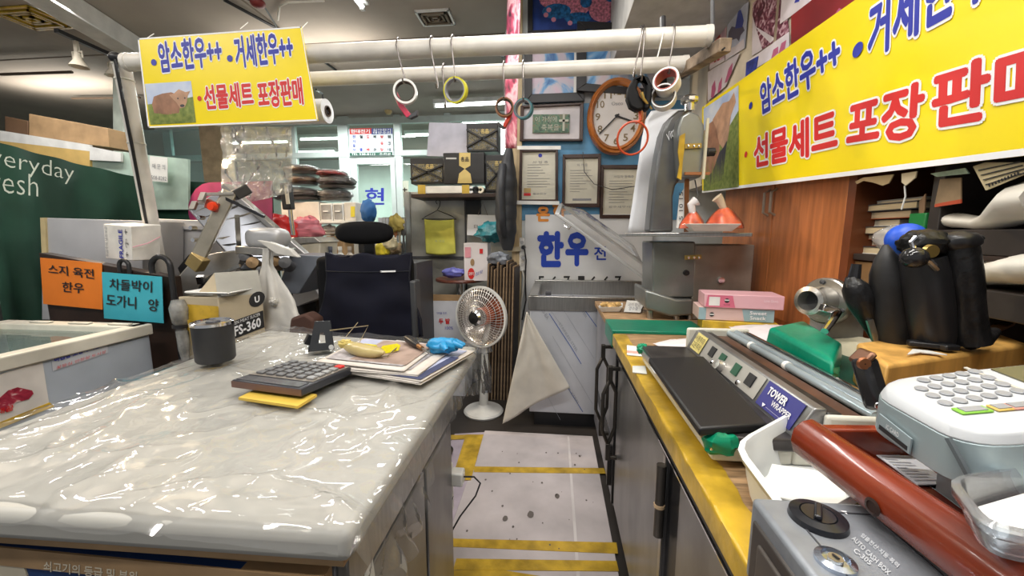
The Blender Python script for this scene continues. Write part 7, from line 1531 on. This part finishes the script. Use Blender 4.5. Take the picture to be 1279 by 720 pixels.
MB().tube([kp(1208, 424, .72), kp(1232, 420, .72), kp(1244, 414, .73)], [.022, .016, .008], 12).out('guard', bt_, t)
lf = MB().slab([at(x, y, Z=KZ + .003) for x, y in ((1222, 424), (1256, 412), (1268, 406), (1240, 408))], .006, True).out('leather_strip', pm('brown_strip2', (.26, .13, .06), .6)); tag(lf, 'brown flat strip lying on block beside rightmost knife', 'strip')
hl = thing('hanging_label', 'white curved tag with black strap on wooden block front', 'tag', at(1160, 440, Z=KZ))
q = at(1160, 438, Z=KZ + .008)
m = MB()
m.slab([at(x, y, Z=KZ + .012) for x, y in ((1144, 427), (1150, 419), (1162, 416), (1172, 420), (1174, 428), (1162, 428))], .002, True); m.slab([at(x, y, Z=KZ + .006) for x, y in ((1133, 443), (1140, 436), (1160, 438), (1183, 443), (1170, 442), (1150, 440))], .002, True); m.out('white_tag', white, hl)
MB().bar(at(1134, 429, Z=KZ + .01), at(1192, 435, Z=KZ + .01), .012, .01).out('strap', black, hl, .002); MB().box(at(1184, 434, Z=KZ + .01), (.03, .02, .012), rot(0, 0, 10)).out('buckle', black, hl, .003); MB().box(at(1142, 429, Z=KZ + .01), (.02, .016, .012)).out('buckle', black, hl, .003)
# single black handle rising left of the terminal
t = thing('cleaver', 'black handled tool with copper rivet standing left of card terminal', 'tool', at(1096, 510, Y=.58))
MB().bar(at(1078, 447, Y=.60), at(1098, 512, Y=.575), .028, .024).out('handle', pm('glossy_black', (.02, .02, .022), .12), t, .007, seg=3)
MB().lathe([(.001, .004), (.008, .004), (.009, 0)], at(1078, 454, Y=.586), rot(90, 0, 0), 14).out('rivet', pm('copper', (.5, .2, .1), .3, .9), t); MB().bar(at(1074, 444, Y=.60), at(1080, 449, Y=.60), .03, .026).out('copper_cap', pm('copper_cap', (.2, .1, .06), .3, .7), t, .006); MB().lathe([(.001, .002), (.005, .002), (.005, 0)], at(1097, 507, Y=.56), rot(90, 0, 0), 10).out('screw', chrome, t)

# ------------------------------------------------------------------ white basin, tray, terminal, tub, cash box
ba = thing('white_basin', 'white plastic basin between wrapping machine and grey cash box', 'basin', at(985, 600, Z=CZ))
bz = .945
r0 = [at(923, 562, Z=bz), at(1040, 588, Z=bz - .01), at(1085, 520, Z=bz), at(990, 525, Z=bz)]
bz = .93; r0 = [at(921, 557, Z=bz), at(1000, 660, Z=bz), at(1120, 590, Z=bz), at(998, 514, Z=bz)]
def basin(t, rim, zb, shrink, mat, name='bowl', lipw=.008):
    c = sum(rim, V()) / len(rim)
    def rounded(P, k, z):
        out = []; n = len(P)
        for i in range(n):
            a, p, b = P[i - 1], P[i], P[(i + 1) % n]
            for f in (0, .33, .66, 1):
                q0, q1 = p + (a - p) * .22, p + (b - p) * .22; q = (q0 * (1 - f) + p * f) * (1 - f) + (p * (1 - f) + q1 * f) * f; q = c + (q - c) * k; out.append(V((q.x, q.y, z)))
        return out
    zr = rim[0].z; rings = [rounded(rim, 1.06, zr - .006), rounded(rim, 1.08, zr), rounded(rim, 1.0, zr + .002), rounded(rim, .97, zr - .004), rounded(rim, (1 + shrink) / 2, (zr + zb) / 2), rounded(rim, shrink, zb + .004), rounded(rim, .05, zb + .003)]
    n = len(rings[0]); vs = [p for r_ in rings for p in r_]
    fs = [(i * n + j, i * n + (j + 1) % n, (i + 1) * n + (j + 1) % n, (i + 1) * n + j) for i in range(len(rings) - 1) for j in range(n)]
    return MB().add(vs, fs).out(name, mat, t, smooth=50, solid=.003)
basin(ba, r0, CZ + .006, .82, pm('basin_white', (.74, .76, .76), .3, var=.04))
MB().slab([V((.30, .55, CZ + .03)), V((.40, .53, CZ + .025)), V((.45, .61, CZ + .03)), V((.35, .62, CZ + .035))], .002, True).out('paper_inside', paper, ba)
# cash box
cz = .95; ca_, cb2, cc2 = at(938, 620, Z=cz), at(1031, 590, Z=cz), at(1016, 722, Z=cz)
cbx = thing('cash_box', 'grey steel cash box with round black dial and key lock', 'cash box', (ca_.x, ca_.y, CZ))
dY = (cc2 - ca_).normalized(); dX = V((-dY.y, dY.x, 0));  dX = dX if dX.x > 0 else -dX
Lx, Ly = .27, .30
def K(a, b, z=cz): p = ca_ + dX * a + dY * b; return V((p.x, p.y, z))
cg = pm('hammer_grey', (.27, .29, .32), .38, .35, var=.12, scale=30, bump=.04)
MB().prism([K(0, 0, CZ), K(Lx, 0, CZ), K(Lx, Ly, CZ), K(0, Ly, CZ)], (0, 0, cz - CZ)).out('body', cg, cbx, .006)
MB().prism([K(-.003, .012, CZ + .004), K(-.003, Ly, CZ + .004), K(-.003, Ly, cz - .02), K(-.003, .012, cz - .02)], dX * .006).out('drawer_front', pm('drawer_dark', (.07, .06, .055), .4, .3), cbx, .003)
MB().prism([K(-.006, .03, CZ + .015), K(-.006, Ly, CZ + .015), K(-.006, Ly, cz - .035), K(-.006, .03, cz - .035)], dX * .006).out('drawer_panel', pm('drawer_panel', (.10, .085, .075), .4, .3), cbx, .003)
def line(pts): 
    m = MB()
    for p, q in zip(pts, pts[1:]): m.bar(p + V((0, 0, .0005)), q + V((0, 0, .0005)), .0014, .001)
    m.out('engraved_line', pm('line_dark', (.06, .06, .07), .5), cbx)
dc = at(1021, 650, Z=cz)
line([K(.03, .27), K(.03, .02), K(.115, .02), K(.115, .27)])
dr_ = .0225
MB().lathe([(dr_ + .004, 0), (dr_ + .003, .006), (dr_ - .006, .008), (dr_ - .008, .004), (.001, .004)], dc, n=40).out('dial_ring', pm('dial_black', (.015, .016, .02), .22), cbx)
MB().lathe([(.001, .008), (.015, .008), (.016, .003)], dc, n=28).out('dial_knob', pm('dial_black', (.015, .016, .02)), cbx)
dd = (dX * .5 - dY * .75).normalized(); MB().bar(dc - dd * .014 + V((0, 0, .010)), dc + dd * .014 + V((0, 0, .010)), .007, .006).out('dial_grip', pm('dial_black', (.015, .016, .02)), cbx, .002)
lc = at(1043, 704, Z=cz)
MB().lathe([(.016, 0), (.016, .004), (.011, .006), (.010, .003), (.001, .003)], lc, n=32).out('key_lock', pm('lock_chrome', (.5, .56, .66), .2, .95), cbx); MB().lathe([(.006, .003), (.006, .006), (.001, .006)], lc, n=16).out('lock_core', pm('lock_brass', (.45, .42, .36), .3, .9), cbx); MB().box(lc + V((0, 0, .007)), (.0016, .006, .001), rot(0, 0, 20)).out('keyhole', ink, cbx)
mk = at(1055, 640, Z=cz + .001); MB().add([mk + V((-.003, .002, 0)), mk + V((.0, -.004, 0)), mk + V((.003, .002, 0))], [(0, 1, 2)]).out('white_mark', whiteink, cbx, smooth=0)
for s, bl, br, tl_ in (('AUTO CASH BOX', (1063, 675), (1109, 721), (1067, 671)), ('C-305', (1065, 690), (1086, 708), (1069, 686)), ('입출전산·지동·폭력', (1074, 671), (1120, 711), (1078, 667.5))): text(cbx, 'lettering', s, at(*bl, Z=cz), at(*br, Z=cz), at(*tl_, Z=cz), pm('pale_print_grey', (.55, .57, .6), .5), .01)
# red wooden tray
rt_ = thing('red_wood_tray', 'glossy red brown wooden tray with rounded front, holding card terminal', 'tray', (.48, .38, .955))
rw = pm('red_lacquer', (.20, .028, .009), .25, var=.3, scale=4, stretch=(6, 2, 6), coat=.3); rdk = pm('red_inner', (.16, .022, .01), .3, var=.3)
ta, tb2 = at(1021, 524, Z=1.009), at(1258, 673, Z=1.009); tdir = (tb2 - ta).normalized(); tn = V((tdir.y, -tdir.x, 0)); tn = tn if tn.x > 0 else -tn
TL_ = .42; t0 = V((ta.x, ta.y, 0)); t0 = t0 - tn * .002
def TT(a, b, z): p = t0 + tdir * a + tn * b; return V((p.x, p.y, z))
zb5 = .957
m = MB(); prof = [(-.016, .0), (-.026, .008), (-.031, .024), (-.028, .040), (-.018, .050), (-.006, .053), (.002, .049), (.004, .040), (.004, .0)]
m.prism([TT(0, a, zb5 + b) for a, b in prof], tdir * TL_); m.out('rounded_front', rw, rt_, .002, smooth=60)
e0 = MB().prism([TT(-.002, -.010, zb5), TT(-.002, .33, zb5), TT(.014, .33, zb5), TT(.014, -.010, zb5)], (0, 0, .045)).out('end_rail', rw, rt_, .003)
MB().prism([TT(0, .31, zb5), TT(0, .33, zb5), TT(TL_, .33, zb5), TT(TL_, .31, zb5)], (0, 0, .045)).out('back_rail', rw, rt_, .003)
MB().prism([TT(.01, .0, zb5), TT(.01, .32, zb5), TT(TL_, .32, zb5), TT(TL_, .0, zb5)], (0, 0, .008)).out('bottom', rdk, rt_)
hc_ = TT(.125, -.031, zb5 + .020); MB().lathe([(.009, .001), (.006, .002), (.005, -.004), (.001, -.004)], hc_, V((0, 0, 1)).rotation_difference(-tn).to_matrix(), 16).out('key_hole', pm('dark_hole', (.03, .012, .008), .5), rt_)
# receipt
rc = thing('receipt', 'printed white receipt lying in red tray below the terminal', 'receipt', at(1130, 580, Z=zb5 + .01))
rq = [at(x, y, Z=zb5 + .010) for x, y in ((1063, 547), (1118, 552), (1186, 606), (1146, 607))]
MB().prism(rq, (0, 0, .0012)).out('sheet', pm('receipt_paper', (.72, .74, .80), .6, var=.03), rc, smooth=0)
m = MB(); rr = random.Random(9)
for k in range(15):
    a = .1 + k * .058; l0 = rq[0] + (rq[3] - rq[0]) * a; r0_ = rq[1] + (rq[2] - rq[1]) * a; w0 = .08; w1 = .35 + rr.random() * .55; h_ = V((0, 0, .0018)); d2 = (rq[3] - rq[0]) * .024
    m.add([l0 + (r0_ - l0) * w0 + h_, l0 + (r0_ - l0) * w1 + h_, l0 + (r0_ - l0) * w1 + d2 + h_, l0 + (r0_ - l0) * w0 + d2 + h_], [(0, 3, 2, 1)])
m.out('printed_line', pm('receipt_ink', (.48, .48, .52), .7), rc, smooth=0)
# card terminal
ct_ = thing('card_terminal', 'pale blue and white card payment terminal in the red tray', 'card terminal', (.5, .45, .967))
ZT = 1.075; ZB = zb5 + .009
# top outline (left-far, left-near front, near right, far right) then rounded
q = [at(1122, 478, Z=ZT), at(1200, 540, Z=ZT), at(1330, 520, Z=ZT), at(1330, 432, Z=ZT), at(1279, 444, Z=ZT), at(1160, 468, Z=ZT)]
cA, cB = at(1118, 486, Z=ZT), at(1214, 534, Z=ZT); ex = (cB - cA).normalized(); ey = V((-ex.y, ex.x, 0)); ey = ey if ey.x > 0 else -ey
TLn, TWd = .150, .285
def C3(a, b, z): p = cA + ex * a + ey * b; return V((p.x, p.y, z))
def slabring(k0, z, grow): 
    pts = []; R_ = .03
    x0, x1, y0_, y1_ = -.025 - grow, (cB - cA).length + grow, -grow * .9, TWd
    for cx__, cy__, st, R_ in ((x0 + .045, y0_ + .045, 180, .045), (x1 - R_, y0_ + R_, 270, .03), (x1 - R_, y1_ - R_, 0, .03), (x0 + R_, y1_ - R_, 90, .03)):
        for k in range(6): a = math.radians(st + k * 18); pts.append(C3(cx__ + R_ * math.cos(a), cy__ + R_ * math.sin(a), z))
    return pts
def slope(pts, k): return [p + V((0, 0, k * (p - cA).dot(ey))) for p in pts]
tb3 = pm('terminal_blue', (.36, .44, .46), .32, .25, var=.06); tw = pm('terminal_white', (.56, .58, .60), .35, var=.03)
rings = [slabring(0, ZB, -.046), slabring(0, ZB + .038, -.030), slabring(0, ZB + .054, .012), slope(slabring(0, ZT - .014, .012), .2)]
n = len(rings[0]); vs = [p for r_ in rings for p in r_]
MB().add(vs, [(i * n + j, i * n + (j + 1) % n, (i + 1) * n + (j + 1) % n, (i + 1) * n + j) for i in range(3) for j in range(n)] + [tuple(range(n - 1, -1, -1)), tuple(range(3 * n, 4 * n))]).out('lower_body', tb3, ct_, .003, smooth=50)
rings = [slope(slabring(0, ZT - .014, .012), .2), slope(slabring(0, ZT - .004, .009), .2), slope(slabring(0, ZT, .001), .2)]
vs = [p for r_ in rings for p in r_]; MB().add(vs, [(i * n + j, i * n + (j + 1) % n, (i + 1) * n + (j + 1) % n, (i + 1) * n + j) for i in range(2) for j in range(n)] + [tuple(range(n - 1, -1, -1)), tuple(range(2 * n, 3 * n))]).out('top_shell', tw, ct_, .002, smooth=50)
LW = (cB - cA).length
def top(a, b, h_=0): return C3(a, b, ZT + .2 * b + h_)
kg = pm('key_silver', (.30, .31, .33), .4)
for r in range(4):
    for k in range(6):
        ca4, cb4 = .0079 + (r - 1) * .0182 - .002 * k, .0193 - .0026 * (r - 1) + .01365 * k
        if r == 3 and k == 3: pass
        m = MB(); sx_, sy_ = .0066, .0052
        m.prism([top(ca4 + sx_ * math.cos(a * .3927) * (1 if True else 1), cb4 + sy_ * math.sin(a * .3927), .0004) for a in range(16)], (0, 0, .0018)); 
        mt = kg
        if r == 0 and k == 0: continue
        m.out('key', mt, ct_, .001, seg=1)
for b, c_, nm, w_ in ((.0215, pm('enter_green', (.22, .5, .05), .4), 'enter_key', .0125), (.0438, pm('clear_orange', (.62, .42, .1), .4), 'clear_key', .007), (.059, pm('cancel_red', (.6, .28, .22), .4), 'cancel_key', .011)):
    a = .064; bx_ = MB().prism([top(a - .007, b - w_, .0004), top(a + .006, b - w_, .0004), top(a + .006, b + w_, .0004), top(a - .007, b + w_, .0004)], (0, 0, .002)).out(nm, c_, ct_, .001)
    MB().prism([top(a - .005, b - w_ * .72, .0024), top(a + .004, b - w_ * .72, .0024), top(a + .004, b + w_ * .72, .0024), top(a - .005, b + w_ * .72, .0024)], (0, 0, .0008)).out('key_face', kg, bx_)
MB().prism([top(-.022, .106, .0003), top(.05, .10, .0003), top(.05, .19, .0003), top(-.022, .19, .0003)], (0, 0, .0015)).out('screen', pm('lcd', (.14, .13, .07), .2), ct_); MB().prism([top(-.034, .090, .0003), top(LW, .082, .0003), top(LW, .085, .0003), top(-.034, .093, .0003)], (0, 0, .0012)).out('shell_seam', pm('seam_cream', (.55, .52, .46), .5), ct_)
def side(a, z): return C3(a, -.0135, z)
MB().prism([side(.004, 1.027), side(.050, 1.023), side(.050, 1.040), side(.004, 1.046)], -ey * .0015).out('card_bezel', pm('bezel_grey', (.30, .37, .39), .4), ct_)
MB().prism([side(.007, 1.029), side(.047, 1.0255), side(.047, 1.030), side(.007, 1.034)], -ey * .0022).out('card_slot', ink, ct_)
text(ct_, 'lettering', 'IC CARD', side(.020, 1.036) - ey * .003, side(.038, 1.0345) - ey * .003, side(.020, 1.041) - ey * .003, whiteink)
MB().tube([C3(LW - .004, -.0135, ZB + .095), C3(LW + .006, -.010, ZB + .08), C3(LW + .012, -.002, ZB + .06)], .003, 6).out('curved_groove', pm('groove_dark', (.12, .14, .15), .5), ct_)
# clear tub
tu = thing('clear_tub', 'clear plastic food tub with white paper at bottom right corner', 'tub', at(1255, 640, Z=.99))
tz = 1.042; rr_ = [at(1190, 600, Z=tz), at(1236, 660, Z=tz), at(1420, 690, Z=tz), at(1345, 578, Z=tz)]
basin(tu, rr_, 1.012, .82, film('tub_plastic', (.92, .96, 1), .6, .12, .1, 3, .16))
MB().slab([V((p.x, p.y, 1.018 + .012 * (i in (2, 3)))) for i, p in enumerate([sum(rr_, V()) / 4 + (p - sum(rr_, V()) / 4) * .7 for p in rr_])], .003, True).out('paper_inside', paper, tu)

# ------------------------------------------------------------------ floor: cardboard sheets with yellow tape, wall charger
cf = thing('cardboard_floor', 'worn white cardboard laid along the aisle floor, taped yellow', 'cardboard', (-.05, 1.5, 0))
cbd = pm('white_cardboard', (.50, .45, .45), .75, var=.18, scale=4, bump=.06, bscale=60, stretch=(1, 1, 1))
MB().ext((-.42, .3, .001), (.255, 2.32, .007)).out('sheet', cbd, cf, .002)
MB().prism([V((-.62, 1.2, .001)), V((-.42, 1.0, .001)), V((-.42, 2.30, .001)), V((-.60, 2.26, .001))], (0, 0, .005)).out('sheet', pm('mauve_cardboard', (.42, .36, .42), .75, var=.15), cf)
MB().ext((.1, .3, .0069), (.112, 2.3, .0073)).out('crease', pm('crease_pale', (.6, .56, .55), .8), cf)
def ft2(pts, k=0): 
    MB().prism([at(x, y, Z=.0085 + k * .001) for x, y in pts], (0, 0, -.001)).out('yellow_tape', ytape, cf, smooth=0)
ft2([(592, 590), (592, 583), (754, 585), (757, 592)]); ft2([(558, 683), (562, 673), (770, 678), (772, 692)]); ft2([(566, 712), (570, 698), (770, 701), (773, 714)], 1); ft2([(550, 740), (556, 713), (625, 712), (700, 724), (776, 722), (780, 740)])
ft2([(564, 600), (582, 543), (604, 543), (588, 600)], 2); ft2([(549, 550), (549, 544), (600, 543), (600, 548)], 1)
m = MB(); rr = random.Random(12)
for x, y, r_ in ((696, 620, .010), (663, 643, .013), (631, 648, .010), (724, 570, .006), (718, 581, .005)): c = at(x, y, Z=.0088); m.add([c + V((r_ * math.cos(a * .7) * (1 + .3 * rr.random()), r_ * 1.6 * math.sin(a * .7) * (1 + .3 * rr.random()), 0)) for a in range(9)], [tuple(range(9))])
for k in range(26):
    c = V((rr.uniform(-.35, .2), rr.uniform(1.2, 2.2), .0088)); r_ = rr.uniform(.002, .006); m.add([c + V((r_ * math.cos(a), r_ * 1.4 * math.sin(a), 0)) for a in (0, 1.3, 2.5, 3.8, 5)], [(0, 1, 2, 3, 4)])
m.out('scuff_mark', pm('scuff', (.13, .11, .10), .8), cf, smooth=0)
CHX = bx1 + .016
ps2 = thing('power_outlet', 'white outlet strip with charger at the work table corner', 'outlet', (CHX, 1.1, .3))
a0, a1 = at(552, 598, X=CHX), at(552, 642, X=CHX)
yy = a0.y
yy = by1 + .032
zA, zB_ = at(556, 583, Y=yy).z, at(556, 642, Y=yy).z; xx = at(550, 600, Y=yy).x
MB().ext((xx - .002, yy - .03, zB_), (xx + .034, yy + .03, zA)).out('strip_body', white, ps2, .005)
MB().ext((xx + .034, yy - .02, at(570, 604, Y=yy).z), (xx + .075, yy + .02, at(570, 588, Y=yy).z)).out('charger', white, ps2, .005)
MB().tube([V((xx + .075, yy, at(582, 596, Y=yy).z)), at(592, 596, Y=yy), at(600, 604, Y=yy), at(594, 620, Y=yy), at(575, 645, Y=yy), at(562, 668, Y=yy), at(555, 690, Y=yy - .05)], .0028, 6).out('charger_cable', black, ps2)
MB().tube([V((xx + .02, yy, zB_)), V((xx + .015, yy, zB_ - .1)), V((xx + .03, yy, zB_ - .3)), V((xx + .0, yy - .1, .02))], .004, 6).out('yellow_cord', ytape, ps2)
MB().bar(at(563, 622, Y=yy + .01), at(553, 660, Y=yy + .01), .02, .014).out('black_plug', black, ps2)
